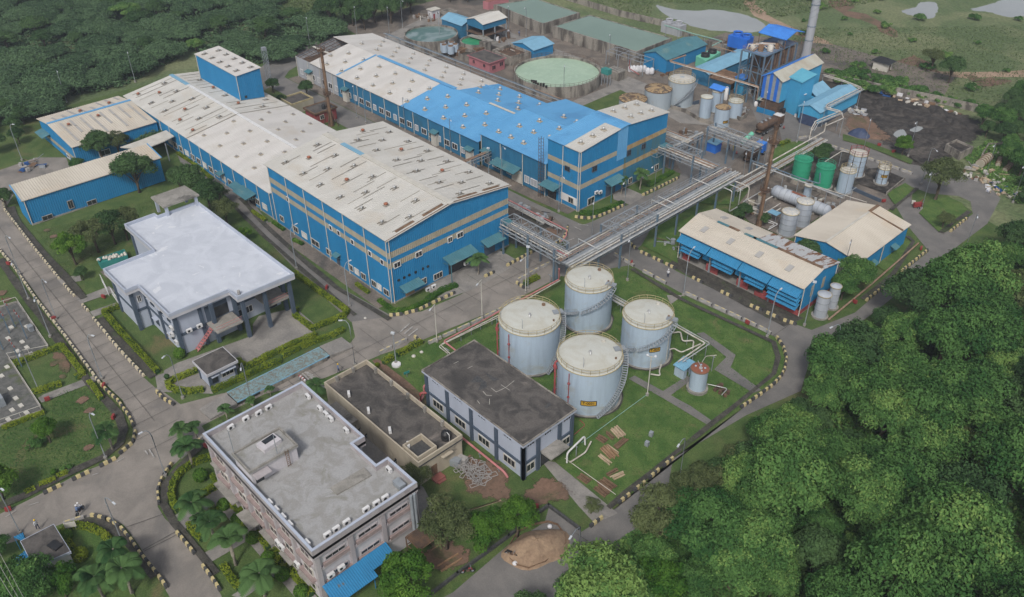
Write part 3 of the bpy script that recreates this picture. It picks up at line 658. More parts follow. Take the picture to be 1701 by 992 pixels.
slab(B,S_,onY('w',400,740,Y0)[0]-.5,onY('w',400,740,Y0)[0]+.5,.3,2.3,.07,'door','trim_slate')
ac_unit(B,X1+1.2,76.6,.1,R(90));ac_unit(B,X1+1.2,77.9,.1,R(90));ac_unit(B,X1+1.4,85.6,1.7,R(90))
# the middle row: long low hall with a tower block and a wing
B=thing('long_hall',(-185,82.4,0),'long low blue hall with a cream roof running back behind the tall hall','factory hall','blue factory halls')
X0,X1,Y0,Y1,ZE,YR,ZR=-215.5,-145.6,69.9,95.6,6.4,82.6,8.2
m=M()
for p0,p1,pk in(((X0,Y0),(X1,Y0),None),((X1,Y0),(X1,Y1),(.5,ZR)),((X1,Y1),(X0,Y1),None),((X0,Y1),(X0,Y0),(.5,ZR))):m.ribwall(p0,p1,.2,ZE,.5,.05,pk)
m.build('wall','wall_blue',B);M().box(X0-.1,X1,Y0-.1,Y1+.1,0,.25).build('plinth','concrete',B)
kk=(ZR-ZE)/(YR-Y0)
XS=-181.5
for a,b,mt in((X0-ov,XS,'roof_cream'),(XS+.02,X1-.1,'roof_white')):
 m=M().ribroof((a,Y0-ov,ZE-kk*ov+.1),(b,Y0-ov,ZE-kk*ov+.1),(b,YR,ZR+.1),(a,YR,ZR+.1),.6,.06)
 m.ribroof((b,Y1+ov,ZE-kk*ov+.1),(a,Y1+ov,ZE-kk*ov+.1),(a,YR,ZR+.1),(b,YR,ZR+.1),.6,.06);m.build('roof',mt,B)
M().box(X0-ov,X0+9,YR-.5,YR+.5,ZR+.13,ZR+.26).build('ridge_cap','roof_sky',B)
M().box(X0+9,X1-2,YR-.4,YR+.4,ZR+.13,ZR+.24).build('ridge_cap','white_paint',B)
M().bar((XS,Y0-ov,ZE+.15),(XS,YR,ZR+.24),.12).bar((XS,YR,ZR+.24),(XS,Y1+ov,ZE+.15),.12).build('lap_strip','roof_trim_grey',B)
gf=gable_y(YR,ZR+.15,kk)
for i in range(9):
 for j,y in enumerate((72.3,75.6,79.2,86.4,90,93.5)):
  if(i+j)%2==0 and X0+3+i*3.6<XS-1:roof_item(B,'frame' if rnd.random()<.75 else 'rustcap',X0+3+i*3.6+rnd.uniform(-.5,.5),y+rnd.uniform(-.3,.3),gf,rz=R(90))
for i in range(9):
 for j,y in enumerate((72.6,76.4,80.2,85.2,89.2,93.4)):
  if(i+j)%2==0 and XS+2.4+i*3.7<X1-2:roof_item(B,'lowcap',XS+2.4+i*3.7,y,gf)
ms=M()
for i in range(15):
 x=X0+1.6+i*2.2
 if x>XS-1:break
 for ya,yb in((71,75.4),(75.2,79.2),(78.6,82),(84,88),(87.6,91.5),(91,95)):
  if rnd.random()<.6:
   a=gf(0,ya)[0];b=gf(0,yb)[0]
   ms._add([(x-.08,ya,a),(x+.08,ya,a),(x+.08,yb,b),(x-.08,yb,b),(x-.08,ya,a+.06),(x+.08,ya,a+.06),(x+.08,yb,b+.06),(x-.08,yb,b+.06)],[(3,2,1,0),(4,5,6,7),(0,1,5,4),(1,2,6,5),(2,3,7,6),(3,0,4,7)])
ms.build('roof_seams','roof_trim_grey',B)
S_=('y',Y0-.05,-1)
for i in range(16):
 x=-193+i*2.9
 if x<X1-1:window(B,S_,(x,1.8),1.7,1.2,'off_white','glass_dark' if i%3 else 'white_paint',grid=1)
for i in range(11):pipe_down(B,-196.5+i*5,Y0-.14,ZE)
canopy(B,S_,-161.5,-158.4,3.2,1.8,.4);canopy(B,S_,-158,-152.5,3.6,2.6,.5);canopy(B,S_,-168,-166,3.4,1.4,.3)
slab(B,S_,-157,-153.6,.2,3,.07,'door','glass_dark');slab(B,S_,-161,-159,.2,2.6,.07,'door','wall_grey_sheet')
B=thing('tower_block',(-200,91,0),'narrow blue block rising out of the far end of the long hall roof','factory block')
m=M();X0,X1,Y0,Y1=-210.4,-189.8,87.9,94.2
z0=6.6
for p0,p1 in(((X0,Y0),(X1,Y0)),((X1,Y0),(X1,Y1)),((X1,Y1),(X0,Y1)),((X0,Y1),(X0,Y0))):m.ribwall(p0,p1,z0,13.9,.45,.05)
m.build('wall','wall_blue',B)
M().ribroof((X0-.3,Y0-.3,13.9),(X1+.3,Y0-.3,13.9),(X1+.3,Y1+.3,14.3),(X0-.3,Y1+.3,14.3),.45,.05).build('roof','roof_white',B)
for i in range(5):
 for y in(89.2,92.6):roof_item(B,'frame',-208+i*4+(.8 if y>90 else 0),y,lambda x,y:(14.0+.06*(y-Y0),0),rz=R(90))
for x in(X0,X1):pipe_down(B,x+.1,Y0-.12,13.9,7)
slab(B,('x',X1+.05,1),89,89.6,7.9,8.5,.06,'vent_grille','glass_dark')
B=thing('cross_wing',(-206,60,0),'blue wing with a beige roof and pale skylight strips, square to the long hall','factory wing')
X0,X1,Y0,Y1,ZE,ZR,XR=-218.8,-197.4,49.8,69.4,5.4,6.6,-211.2
m=M()
m.ribwall((X0,Y0),(X1,Y0),.2,ZE,.45,.05,((XR-X0)/(X1-X0),ZR));m.ribwall((X1,Y0),(X1,Y1),.2,ZE,.45,.05);m.ribwall((X0,Y1),(X0,Y0),.2,ZE,.45,.05)
m.build('wall','wall_blue',B)
M().box(X0-.02,X1+.02,Y0-.12,Y0-.06,1.6,2.5).build('wall_band','band_beige',B)
m=M().ribroof((X0-.3,Y1,ZE+.1),(X0-.3,Y0-.4,ZE+.1),(XR,Y0-.4,ZR+.1),(XR,Y1,ZR+.1),.5,.06)
m.ribroof((X1+.3,Y0-.4,ZE+.1),(X1+.3,Y1,ZE+.1),(XR,Y1,ZR+.1),(XR,Y0-.4,ZR+.1),.5,.06);m.build('roof','roof_beige',B)
M().box(XR-.4,XR+.4,Y0-.4,Y1,ZR+.12,ZR+.24).build('ridge_cap','roof_blue',B)
for i in range(8):
 for x in(-216.5,-213.6,-207.8,-204.2,-200.8):
  if rnd.random()<.75:
   k1=(ZR-ZE)/(X1-XR)if x>XR else(ZR-ZE)/(XR-X0);zt=ZR+.16-abs(x-XR)*k1
   o=roof_item(B,'skylight',x,Y0+2+i*2.3,lambda a,b:(zt,0),'skylight',1,0,.7);o.rotation_euler=(0,math.atan(k1)*(1 if x>XR else-1),0)
for x,y in((-213.5,58),(-213.4,65),(-207.6,60),(-207.4,53)):
 k1=(ZR-ZE)/abs((X1 if x>XR else X0)-XR);roof_item(B,'rustcap',x,y,lambda a,b:(ZR+.16-abs(x-XR)*k1,0),rz=.01)
canopy(B,('x',X0,-1),51,54,3,2,.4);window(B,('y',Y0-.08,-1),(-203,1.2),1.6,.9);pipe_down(B,X1-.1,Y0-.15,ZE)
window(B,('x',X1+.05,1),(56,2),2.4,1.2)
canopy(B,('y',Y0-.05,-1),-218,-213,3.4,2.0,.5,'roof_teal')
B=thing('store_shed',(-181,47,0),'low blue shed with a plain cream lean-to roof, beside the left road','shed')
pts=[at('a1',70,937,6),at('a1',105,990,6),at('a1',795,785,6),at('a1',705,742,6)]
P=[(-185.6,33.2),(-178.9,32.8),(-178.0,61.2),(-184.7,61.4)]
m=M()
for i in range(4):
 za=5.6 if i in(1,)else 6.4;
 z1={0:(6.4,5.7),1:5.7,2:(5.7,6.4),3:6.4}[i]
 m.ribwall(P[i],P[(i+1)%4],.15,z1,.45,.05)
m.build('wall','wall_blue',B)
M().ribroof((P[1][0]+.3,P[1][1]-.3,5.75),(P[2][0]+.3,P[2][1]+.3,5.75),(P[3][0]-.3,P[3][1]+.3,6.5),(P[0][0]-.3,P[0][1]-.3,6.5),.5,.05).build('roof','roof_beige',B)
m=M();m.bar((P[0][0]-.2,P[0][1]-.35,6.55),(P[1][0]+.3,P[1][1]-.35,5.8),.2);m.bar((P[3][0]-.2,P[3][1]+.35,6.55),(P[2][0]+.3,P[2][1]+.35,5.8),.2);m.build('verge_flashing','roof_blue',B)
M().box(-178.75,-178.55,33,61,0,.35).build('plinth','concrete',B)
for cx,cy,w_,h_ in((230,120,1.9,.9),(342,57,.9,1.7),(445,47,1.8,.9)):
 u,z=onX('b1',cx,cy,-178.5);window(B,('x',-178.5,1),(u,z),w_,h_,'barrier_grey',grid=1)
pipe_down(B,-178.7,33,5.8)
M().ribroof((-189,41,3.2),(-185.7,41,3.8),(-185.7,49,3.8),(-189,49,3.2),.5,.05).build('canopy','roof_teal',B)
B=thing('passage_roof',(-188,66,0),'white flat passage roof on a tall grey post, joining the wing to the long hall','canopy')
q=ats('a1',[(600,735),(700,700),(830,650),(870,680),(820,705),(720,745)],4.6)
M().prism(q,4.4,4.6).build('roof','off_white',B)
m=M()
for k in((825,718),(690,742)):x,y=at('a1',*k,4.4);m.bar((x,y,0),(x,y,4.4),.2)
m.build('post','steel_grey',B)
# the long building on the far side of the works road
B=thing('far_hall',(-160,130,0),'very long blue hall, roof part cream and part blue, ending in a tall banded block','factory hall','blue factory halls')
YR=129;ZL=8.1;Z0=6.0
secs=[(-211.5,-191.5,'wall_grey_sheet'),(-191.5,-135,'wall_blue_dull')]
for a,b,mt in secs:
 m=M().ribwall((a,116.2),(b,116.2),.2,Z0,.5,.05)
 if a<-200:m.ribwall((a,142),(a,116.2),.2,Z0,.5,.05,(.5,ZL))
 m.ribwall((b,142),(a,142),.2,Z0,.5,.05);m.build('wall',mt,B)
kl=(ZL-Z0)/(YR-116.2)
def lowroof(a,b,mt,far=True,near=True,name='roof'):
 m=M()
 if near:m.ribroof((a,115.8,Z0-kl*.4+.1),(b,115.8,Z0-kl*.4+.1),(b,YR,ZL+.1),(a,YR,ZL+.1),.6,.06)
 if far:m.ribroof((b,142.3,Z0+.1),(a,142.3,Z0+.1),(a,YR,ZL+.1),(b,YR,ZL+.1),.6,.06)
 return m.build(name,mt,B)
lowroof(-204,-163.5,'roof_white',False);lowroof(-211.6,-157,'roof_white',True,False)
lowroof(-163.48,-135,'roof_blue',False);lowroof(-156.98,-135,'roof_blue',True,False)
m=M()
for i in range(5):
 x=-211.3+i*1.8;m.bar((x,116.2,Z0),(x,YR,ZL),.12)
for j in range(8):
 y=116.4+j*1.8;m.bar((-211.4,y,Z0+(y-116.2)*kl),(-204,y,Z0+(y-116.2)*kl),.08)
m.build('bare_rafters','rust_dark',B)
M().box(-211.3,-204.2,116.6,128.6,4.6,4.7).build('mezzanine','rust_dark',B)
M().box(-211.5,-204,121.8,122.5,7.1,7.2).build('roof_strip','off_white',B)
m=M();zr=ZL+.2
m.box(-190,-158,YR-.55,YR+.55,zr,zr+.1);m.build('ridge_cap','roof_blue',B)
m=M();a,b=116,YR;za,zb=Z0+.12,ZL+.2;m._add([(-191.3,a,za),(-190.7,a,za),(-190.7,b,zb),(-191.3,b,zb),(-191.3,a,za+.06),(-190.7,a,za+.06),(-190.7,b,zb+.06),(-191.3,b,zb+.06)],[(3,2,1,0),(4,5,6,7),(0,1,5,4),(1,2,6,5),(2,3,7,6),(3,0,4,7)]);m.build('roof_strip','roof_blue',B)
M().box(-145.5,-136.5,YR-.35,YR+.3,ZL+.2,ZL+.3).build('ridge_cap','off_white',B)
gl=gable_y(YR,ZL+.13,kl)
n_v=0
for i in range(20):
 for j,y in enumerate((118,121.6,125.2,132,135.6,139.2)):
  if(i+j)%2 and-202+i*3.5<-136:roof_item(B,'ball',-202+i*3.5,y,gl);n_v+=1
M().box(-157.5,-154,138.0,138.5,Z0+.75,Z0+.9).build('roof_strip','roof_blue',B)
m=M().ribwall((-135,116.9),(-114.3,116.9),.2,7.8,.5,.05).ribwall((-114.3,144),(-135,144),.2,7.8,.5,.05)
m.ribwall((-135,144),(-135,116.9),5,7.8,.5,.05,(.5,9.5));m.build('wall','wall_blue_dull',B)
k2=(9.5-7.8)/13.5
m=M().ribroof((-135.3,116.5,7.85),(-114.3,116.5,7.85),(-114.3,130.5,9.6),(-135.3,130.5,9.6),.55,.06).ribroof((-114.3,144.4,7.85),(-135.3,144.4,7.85),(-135.3,130.5,9.6),(-114.3,130.5,9.6),.55,.06)
m.build('roof','roof_blue',B)
gm=gable_y(130.5,9.65,k2)
for x,y in((-132,119.5),(-128,119.5),(-124,119.5),(-130,124),(-125.5,124),(-121,124.5),(-128,128.3),(-122,128.5),(-126,134),(-122,134),(-118,134)):roof_item(B,'ball',x,y,gm)
X0,X1,Y0,Y1=-114.3,-105.3,117.1,144.9
mw_=M();md_=M();mb_=M();mr_=M()
for z0,z1,kind in((0.25,5.0,0),(5.0,6.1,1),(6.1,9.0,0),(9.0,10.1,1)):
 (mb_ if kind else mw_).ribwall((X0,Y0),(X1,Y0),z0,z1,.5,.05)
 (mb_ if kind else mw_).ribwall((X1,Y0),(X1,131),z0,z1,.5,.05)
 (mr_ if kind else md_).ribwall((X1,131),(X1,Y1),z0,z1,.5,.05)
 mw_.ribwall((X1,Y1),(X0,Y1),z0,z1,.5,.05)
mw_.ribwall((X0,Y0),(X1,Y0),10.1,13.6,.5,.05);mw_.ribwall((X1,Y1),(X0,Y1),10.1,13.6,.5,.05)
mw_.ribwall((X1,Y0),(X1,131),10.1,(13.6,15),.5,.05);mw_.ribwall((X1,131),(X1,Y1),10.1,(15,13.6),.5,.05);mw_.ribwall((X0,Y1),(X0,Y0),7.5,13.6,.5,.05,(.5,15))
mw_.build('wall','wall_blue',B);md_.build('wall','wall_teal_dirty',B);mb_.build('wall_band','band_beige',B);mr_.build('wall_band','band_rusty',B)
M().box(X0,X1+.1,Y0-.1,Y1+.1,0,.3).build('plinth','concrete',B)
M().ribwall((X1+.07,128.4),(X1+.07,131.6),7.6,14.8,.5,.05).build('translucent_sheet','roof_blue',B)
k3=1.4/13.9
def er(x0,x1,y0,y1,mt):
 f=lambda y:15.1-abs(y-131)*k3
 m=M()
 if y1<=131.01:m.ribroof((x0,y0,f(y0)),(x1,y0,f(y0)),(x1,y1,f(y1)),(x0,y1,f(y1)),.55,.06)
 else:m.ribroof((x1,y1,f(y1)),(x0,y1,f(y1)),(x0,y0,f(y0)),(x1,y0,f(y0)),.55,.06)
 return m.build('roof',mt,B)
er(X0-.2,-109.4,Y0-.3,131,'roof_blue');er(-109.38,X1+.3,128.9,131,'roof_blue');er(-109.38,X1+.3,Y0-.3,128.88,'roof_cream')
er(X0-.2,X1+.3,132.2,145.2,'roof_cream');er(X0-.2,X1+.3,131,132.18,'roof_blue')
ge=gable_y(131,15.12,k3)
for x,y in((-107.4,119.5),(-107.4,123),(-107.4,126.3),(-112,134.5),(-107.6,135),(-112,138.3),(-107.8,138.6),(-112,142.3),(-107.6,142)):roof_item(B,'ball',x,y,ge)
F=('x',X1+.05,1);S_=('y',Y0-.05,-1)
for cx,cy,w_,h_ in((790,725,1.3,1.1),(1008,625,1.1,1.1),(1100,583,1.2,1.1),(767,928,1.9,1.5),(1105,755,1.5,1.3),(1182,715,1.2,1.2),(1015,800,1.1,1.2)):
 u,z=onX('j',cx,cy,X1);window(B,F,(u,z),w_,h_,'off_white' if z<5 else 'trim_slate',grid=1)
u,z=onY('j',622,725,Y0);window(B,S_,(u,z),1.3,.9,'trim_slate');slab(B,S_,-110.2,-105.5,1.2,2.9,.05,'panel','white_paint')
u,z=onY('j',645,935,Y0);window(B,('y',Y0-.1,-1),(u,2.0),1.3,1.2,'off_white')
pipe_down(B,X1+.15,Y0+.15,13.6);pipe_down(B,X1-.15,Y0-.15,13.6);pipe_down(B,-109.9,Y0-.14,13.6)
canopy(B,F,124.8,129.6,4.4,2.3,.5,posts=True);slab(B,F,125.6,128.6,.3,3,.08,'door','trim_slate')
canopy(B,F,142.6,145.2,6.5,2.0,.3)
m=M()
for z in(5.2,6.0,6.8):m.bar((X1+.1,139.8,z),(X1+1.9,139.8,z),.06).bar((X1+1.9,139.8,z),(X1+1.9,142.5,z),.06).bar((X1+.1,142.5,z),(X1+1.9,142.5,z),.06)
m.bar((X1+1.9,139.8,5.2),(X1+1.9,139.8,6.8),.06);m.build('balcony_rail','steel_grey',B)
canopy(B,S_,-114.6,-110.2,4.2,2.4,.5,'roof_teal')
slab(B,S_,-114,-111.6,.3,3.2,.08,'door','glass_dark')
S2=('y',116.85,-1)
canopy(B,S2,-129.8,-122,4.0,2.5,.6,'roof_teal');canopy(B,S2,-134,-131.6,4.9,1.7,.3,'roof_teal')
for x,w_,p in((-133,1.6,0),(-130.6,1.2,1),(-129.2,1.5,0),(-125.9,1.3,1),(-120.2,1.3,1),(-118,1.9,1),(-115.8,1.3,1)):window(B,S2,(x,2.0),w_,1.5,'white_paint','wall_grey_sheet' if p else 'glass_dark',grid=1)
slab(B,S2,-125,-121.8,.2,3.2,.07,'shutter_door','off_white')
for x in(-134.8,-128.5,-121.5,-114.6):pipe_down(B,x,116.7,7.8)
S3=('y',116.1,-1)
for i in range(26):
 x=-209+i*2.85
 if x>-136:break
 window(B,S3,(x,2.1),1.7 if i%3 else 1.1,1.3,'white_paint','wall_grey_sheet' if i%3==0 else 'glass_dark',grid=1)
for i in range(14):pipe_down(B,-211+i*5.8,116.0,Z0)if-211+i*5.8<-136 else None
for x in(-205.5,-188.3,-151.5,-139):
 canopy(B,S3,x,x+2.4,3.9,1.5,.35,'roof_teal');slab(B,S3,x+.3,x+2.1,.2,3.1,.9,'porch','off_white')
m=M();
for dx,dy in((0,0),(.7,0),(0,-.7),(.7,-.7)):m.bar((-115.6+dx,116.4+dy,0),(-115.6+dx,116.4+dy,13.8),.07)
for k in range(18):z=.6+k*.75;m.bar((-115.6,116.4,z),(-114.9,116.4,z),.05).bar((-115.6,115.7,z),(-114.9,115.7,z),.05).bar((-115.6,115.7,z),(-115.6,116.4,z),.05)
m.build('ladder_tower','rust_dark',B)
ac_unit(B,X1+.6,123.2,2.2,R(90));ac_unit(B,X1+.6,122.0,2.6,R(90))
def shell(par,poly,z0,z1,mt,name='wall'):
 return M().prism(poly,z0,z1).build(name,mt,par)
def parapet(par,poly,z0,z1,t,mt,name='parapet'):
 """ring wall following an anticlockwise outline, t thick inwards"""
 n=len(poly);ar=sum(poly[i][0]*poly[(i+1)%n][1]-poly[(i+1)%n][0]*poly[i][1]for i in range(n))
 if ar<0:poly=poly[::-1]
 inn=[]
 for i in range(n):
  a,b,c=Vector(poly[i-1]),Vector(poly[i]),Vector(poly[(i+1)%n])
  d1=(b-a).normalized();d2=(c-b).normalized();n1=Vector((-d1.y,d1.x));n2=Vector((-d2.y,d2.x))
  k=n1+n2;k=k/max(.2,k.dot(n1));inn.append(b+k*t)
 vs=[(x,y,z0)for x,y in poly]+[(x,y,z1)for x,y in poly]+[(p.x,p.y,z1)for p in inn]+[(p.x,p.y,z0)for p in inn]
 fs=[]
 for i in range(n):
  j=(i+1)%n
  fs+=[(i,j,n+j,n+i),(n+i,n+j,2*n+j,2*n+i),(2*n+i,2*n+j,3*n+j,3*n+i),(3*n+i,3*n+j,j,i)]
 return M()._add(vs,fs).build(name,mt,par)
 # office with the white roof
B=thing('laboratory_building',(-132,46,0),'two-storey pale lilac building with a bright white flat roof and slate columns','office building')
ZT=9.0
roof=[(-137.5,33.1),(-128.6,33.1),(-128.6,35.3),(-117.3,35.3),(-117.0,45.5),(-114.1,45.5),(-113.6,55.9),(-148.3,55.9),(-148.3,47.9),(-152,45.8)if 0 else(-149.6,47.9),(-149.6,42.0),(-137.5,42.0)]
body=[(-136.9,34.0),(-129.4,34.0),(-129.4,36.2),(-118.0,36.2),(-118.0,46.2),(-119.4,46.2),(-119.4,55.2),(-147.6,55.2),(-147.6,48.5),(-148.9,48.5),(-148.9,42.7),(-136.9,42.7)]
shell(B,body,0,7.9,'wall_lilac')
shell(B,roof,7.9,8.45,'wall_white','roof_slab')
q=M().flat([(p[0]*1+0,p[1])for p in roof],8.46);q.build('roof','white_roof',B)
parapet(B,roof,8.4,9.05,.22,'wall_lilac')
m=M()
cols_=[(-136.9,34.0),(-129.4,34.0),(-129.4,36.2),(-118.0,36.2),(-118.0,40.4),(-124,36.2),(-117.6,46.2),(-148.9,42.7)]
for x,y in cols_:m.box(x-.3,x+.3,y-.3,y+.3,0,7.9)
for x,y in((-114.7,46.4),(-114.7,50.4),(-114.5,55),(-117,55),(-117.0,42.0)):m.box(x-.3,x+.3,y-.3,y+.3,0,7.9)
m.build('column','trim_slate',B)
m=M()
m.box(-137.1,-129.2,33.9,34.0,3.6,4.1).box(-129.5,-129.3,34.1,36.1,3.6,4.1).box(-129.2,-118.2,36.08,36.2,3.6,4.1).box(-118.1,-117.88,36.4,46,3.6,4.1).box(-119.5,-119.3,46.4,55,3.6,4.1)
m.box(-149,-148.8,42.9,48.3,3.6,4.1);m.build('string_course','trim_slate',B)
M().box(-119.4,-114.6,46.3,55.2,3.75,4.05).build('balcony','concrete',B)if 0 else M().box(-119.3,-115,50.6,55,3.75,4.05).build('balcony','concrete',B)
M().box(-117.9,-114.2,41.0,45.6,3.75,4.05).build('balcony','concrete',B)
m=M()
for z in(4.5,5.0):m.bar((-114.3,41,z),(-114.3,45.6,z),.05).bar((-114.9,50.7,z),(-114.9,55,z),.05)
m.build('balcony_rail','pipe_pink',B)
F=('x',-118.0,1)
slab(B,F,41.2,45.2,4.1,7.0,.04,'recess','trim_slate');slab(B,F,42.2,45.2,4.2,6.2,.06,'door_opening','glass_dark')
F3=('x',-119.4,1)
for y,z in((47.6,5.6),):window(B,F3,(y,z),1.2,1.0,'off_white')
for y in(47.2,49.2):window(B,F3,(y,2.0),1.2,1.2,'white_paint')
slab(B,F3,50.8,54.8,4.2,7.2,.05,'recess','wall_white');slab(B,F3,52.4,54.4,.1,2.9,.06,'door_opening','glass_dark')
for y in(37.8,39.6,46.4):
 if y<46:ac_unit(B,-117.4,y,4.15,R(90))
S_=('y',36.2,-1)
for x,z in((-126.8,6.0),(-123.2,6.0),(-120.6,6.0),(-126.8,2),(-121,2)):window(B,S_,(x,z),1.0,1.1,'trim_slate');slab(B,S_,x-.7,x+.7,z+.7,z+.8,.6,'sunshade','wall_lilac')
for x,z in((-121.5,2.0),(-120,3.0),(-119.4,4.6),(-119.0,1.9)):ac_unit(B,x,35.8,z,0)
window(B,('x',-129.4,1),(35.1,6),.5,1.1)
m=M()
for i in range(9):m.box(-117.7,-116.9,38.2+i*.42,38.6+i*.42,.3+i*.36,.4+i*.36)
m.bar((-116.9,38.0,1.1),(-116.9,42,4.4),.06).bar((-116.9,38.0,.2),(-116.9,42,3.6),.1).bar((-117.7,38.0,.2),(-117.7,42,3.6),.1);m.build('stair','pipe_pink',B)
SX=[at('h2',280,88,10.6),at('h2',345,140,10.6),at('h2',530,75,10.6),at('h2',455,28,10.6)]
m=M().prism(SX,10.4,10.75);m.build('stair_cover','concrete',B)
m=M()
cxs=[(sum(p[0]for p in SX)/4,sum(p[1]for p in SX)/4)]
for p in SX:x=p[0]*.82+cxs[0][0]*.18;y=p[1]*.82+cxs[0][1]*.18;m.box(x-.25,x+.25,y-.25,y+.25,7.5,10.4)
m.build('stair_cover_post','wall_lilac',B)
m=M();m.cyl(*at('h2',735,582,8.6),8.4,9.2,.25,10);m.build('roof_cap','barrier_grey',B)
slab(B,('y',42.7,-1),-143.5,-141,.2,2.2,.04,'door_opening','glass_dark')
B=thing('weighbridge_cabin',(-109,37.6,0),'small pale cabin with a dark flat roof, between the weighbridge and the white-roofed building','cabin')
x0,x1,y0,y1=-111.1,-106.3,34.9,40.2
shell(B,[(x0+.7,y0+.5),(x1-.7,y0+.5),(x1-.7,y1-.5),(x0+.7,y1-.5)],0,3.0,'wall_lilac')
shell(B,[(x0,y0),(x1,y0),(x1,y1),(x0,y1)],3.0,3.45,'wall_white','roof_edge')
M().box(x0+.12,x1-.12,y0+.12,y1-.12,3.44,3.47).build('roof','dark_roof',B)
for x,y in((x0+.7,y0+.5),(x1-.7,y0+.5),(x1-.7,y1-.5)):M().box(x-.16,x+.16,y-.16,y+.16,0,3.0).build('column','trim_slate',B)
window(B,('x',x1-.7,1),(38.4,1.7),1.9,1.0,'off_white',grid=2);slab(B,('x',x1-.7,1),37.2,39.7,2.35,2.45,.7,'sunshade','wall_lilac')
window(B,('x',x1-.7,1),(36.2,1.5),.9,1.2,'trim_slate',grid=0);slab(B,('x',x1-.7,1),35.6,36.9,2.3,2.4,.6,'sunshade','wall_lilac')
# administration block
B=thing('administration_block',(-74,33.5,0),'three-storey mauve office block with a grey screeded roof full of white air conditioners','office building')
x0,x1,y0,y1,ZT=-87.2,-61.3,26.1,41.1,10.6
bod=[(x0+.5,y0+.5),(x1-.5,y0+.5),(x1-.5,y1-.4),(-66.8,y1-.4),(-66.8,y1-2.2),(-72.6,y1-2.2),(-72.6,y1-.4),(x0+.5,y1-.4)]
rf=[(x0,y0),(x1,y0),(x1,y1),(-67.2,y1),(-67.2,y1-1.8),(-72.2,y1-1.8),(-72.2,y1),(x0,y1)]
shell(B,bod,0,9.4,'wall_mauve_light')
shell(B,rf,9.3,9.75,'wall_mauve','roof_slab');M().flat(rf,9.76).build('roof','grey_screed',B)
parapet(B,rf,9.0,10.55,.3,'wall_mauve');parapet(B,rf,10.55,10.63,.34,'wall_lilac','coping')
F=('x',x1-.5,1);S_=('y',y0+.5,-1)
m=M()
for y in(y0+.5,y0+5.1,y0+9.7,y1-.4):m.box(x1-.75,x1-.1,y-.3,y+.3,0,9.0)
for z in(3.1,6.2):m.box(x1-.5,x1-.2,y0+.8,y1-.6,z,z+.45)
for x in(x0+.5,-82,-77.5,-73.5,-70.3,-66.4):m.box(x-.3,x+.3,y0+.1,y0+.6,0,9.0)
for z in(3.1,6.2):m.box(x0+.5,x1-.6,y0+.2,y0+.5,z,z+.45)
m.build('frame_beam','wall_mauve',B)
for z in(7.3,4.2):
 for ya in(y0+1.2,y0+5.8,y0+10.4):
  slab(B,F,ya,ya+3.6,z-.75,z-.2,.34,'sill_planter','planter')
  window(B,F,(ya+1.8,z+.25),2.6,.5,'wall_mauve',grid=2)
for z in(7.2,4.1,1.4):
 for xa in(-84.6,-79.8,-75.6,-72,-68.4,-64.2):
  window(B,S_,(xa,z+.3),1.8,1.1,'off_white',grid=1)
  if z>2:slab(B,S_,xa-1.5,xa+1.5,z-.75,z-.3,.55,'sill_planter','planter')
for xa,xb,z_,o_,in((-85.4,-80.4,3.2,1.5),(-78.6,-75.2,3.2,1.9),(-74.2,-71.2,3.2,1.2),(-69.6,-67,3.2,1.1),(-65.5,-63,3.2,1),(-86,-84,6.3,1)):slab(B,S_,xa,xb,z_,z_+.15,o_,'sunshade','concrete')
for cx,cy in((375,885),(425,848)):y,z=onX('c2',cx,cy,x1);ac_unit(B,x1+.05,y,z-.3,R(90))
for i,xa in enumerate((-70.6,-69.6,-66.2)):ac_unit(B,xa,y0+.0,3.5+.0*i,0)
m=M().ribroof((x1+2.6,y0+.4,2.9),(x1+2.6,y0+6.4,2.9),(x1-.1,y0+6.4,3.9),(x1-.1,y0+.4,3.9),.3,.05)
m.ribroof((x1+1.8,y0+6.0,3.35),(x1+1.8,y0+9.6,3.35),(x1-.1,y0+9.6,4.0),(x1-.1,y0+6.0,4.0),.3,.05)
for y in(y0+.6,y0+6.2,y0+9.4):m.bar((x1+1.9,y,0),(x1+1.9,y,3.2),.08)
mat('sheet_blue',(.03,.20,.40),(.028,.175,.35),.6,.5,c3=(.13,.12,.11),s3=.5,lo3=.63,hi3=.7,fine=.05)
m.build('lean_to_roof','sheet_blue',B)
for y in(y1-1.2,y1-.7):M().tube([(x1+.1,y,0),(x1+.1,y,9.2)],.22,8).build('downpipe','steel_grey',B)
PX=[(-79.6,26.5),(-75.2,26.5),(-75.2,33.3),(-79.6,33.3)]
shell(B,[(-79.4,26.7),(-75.4,26.7),(-75.4,33.1),(-79.4,33.1)],9.7,11.9,'wall_mauve_light','stair_room')
shell(B,PX,11.9,12.1,'grey_screed','stair_room_roof');parapet(B,PX,12.1,12.4,.22,'concrete')
M().obox(-77.9,30.8,12.1,1.7,2.6,.55,.1).build('tank_hatch','wall_mauve_light',B);M().obox(-78.2,31.0,12.66,.8,1.7,.06,.1).build('hatch_grating','glass_dark',B)
slab(B,('x',-75.4,1),27.1,28.2,9.8,11.5,.05,'door_opening','glass_dark');slab(B,('x',-75.4,1),26.8,28.9,11.5,11.62,1.2,'sunshade','wall_mauve')
m=M()
for s in(-.2,.2):m.bar((-75.1,31.6+s,9.8),(-75.1,31.6+s,12.6),.05)
for i in range(8):m.bar((-75.1,31.4,10+i*.33),(-75.1,31.8,10+i*.33),.04)
m.build('ladder','rust',B)
M().tube([(-79.5,26.8,12.3),(-79.5,26.8,16.2)],.05,5).build('antenna','steel_grey',B);M().tube([(-75.6,30.6,12.3),(-75.6,30.6,15.5)],.05,5).build('antenna','steel_grey',B)
c=ats('ad',[(610,510),(760,420),(792,455),(640,540)],9.8);shell(B,c,9.76,9.95,'concrete','roof_ledge')
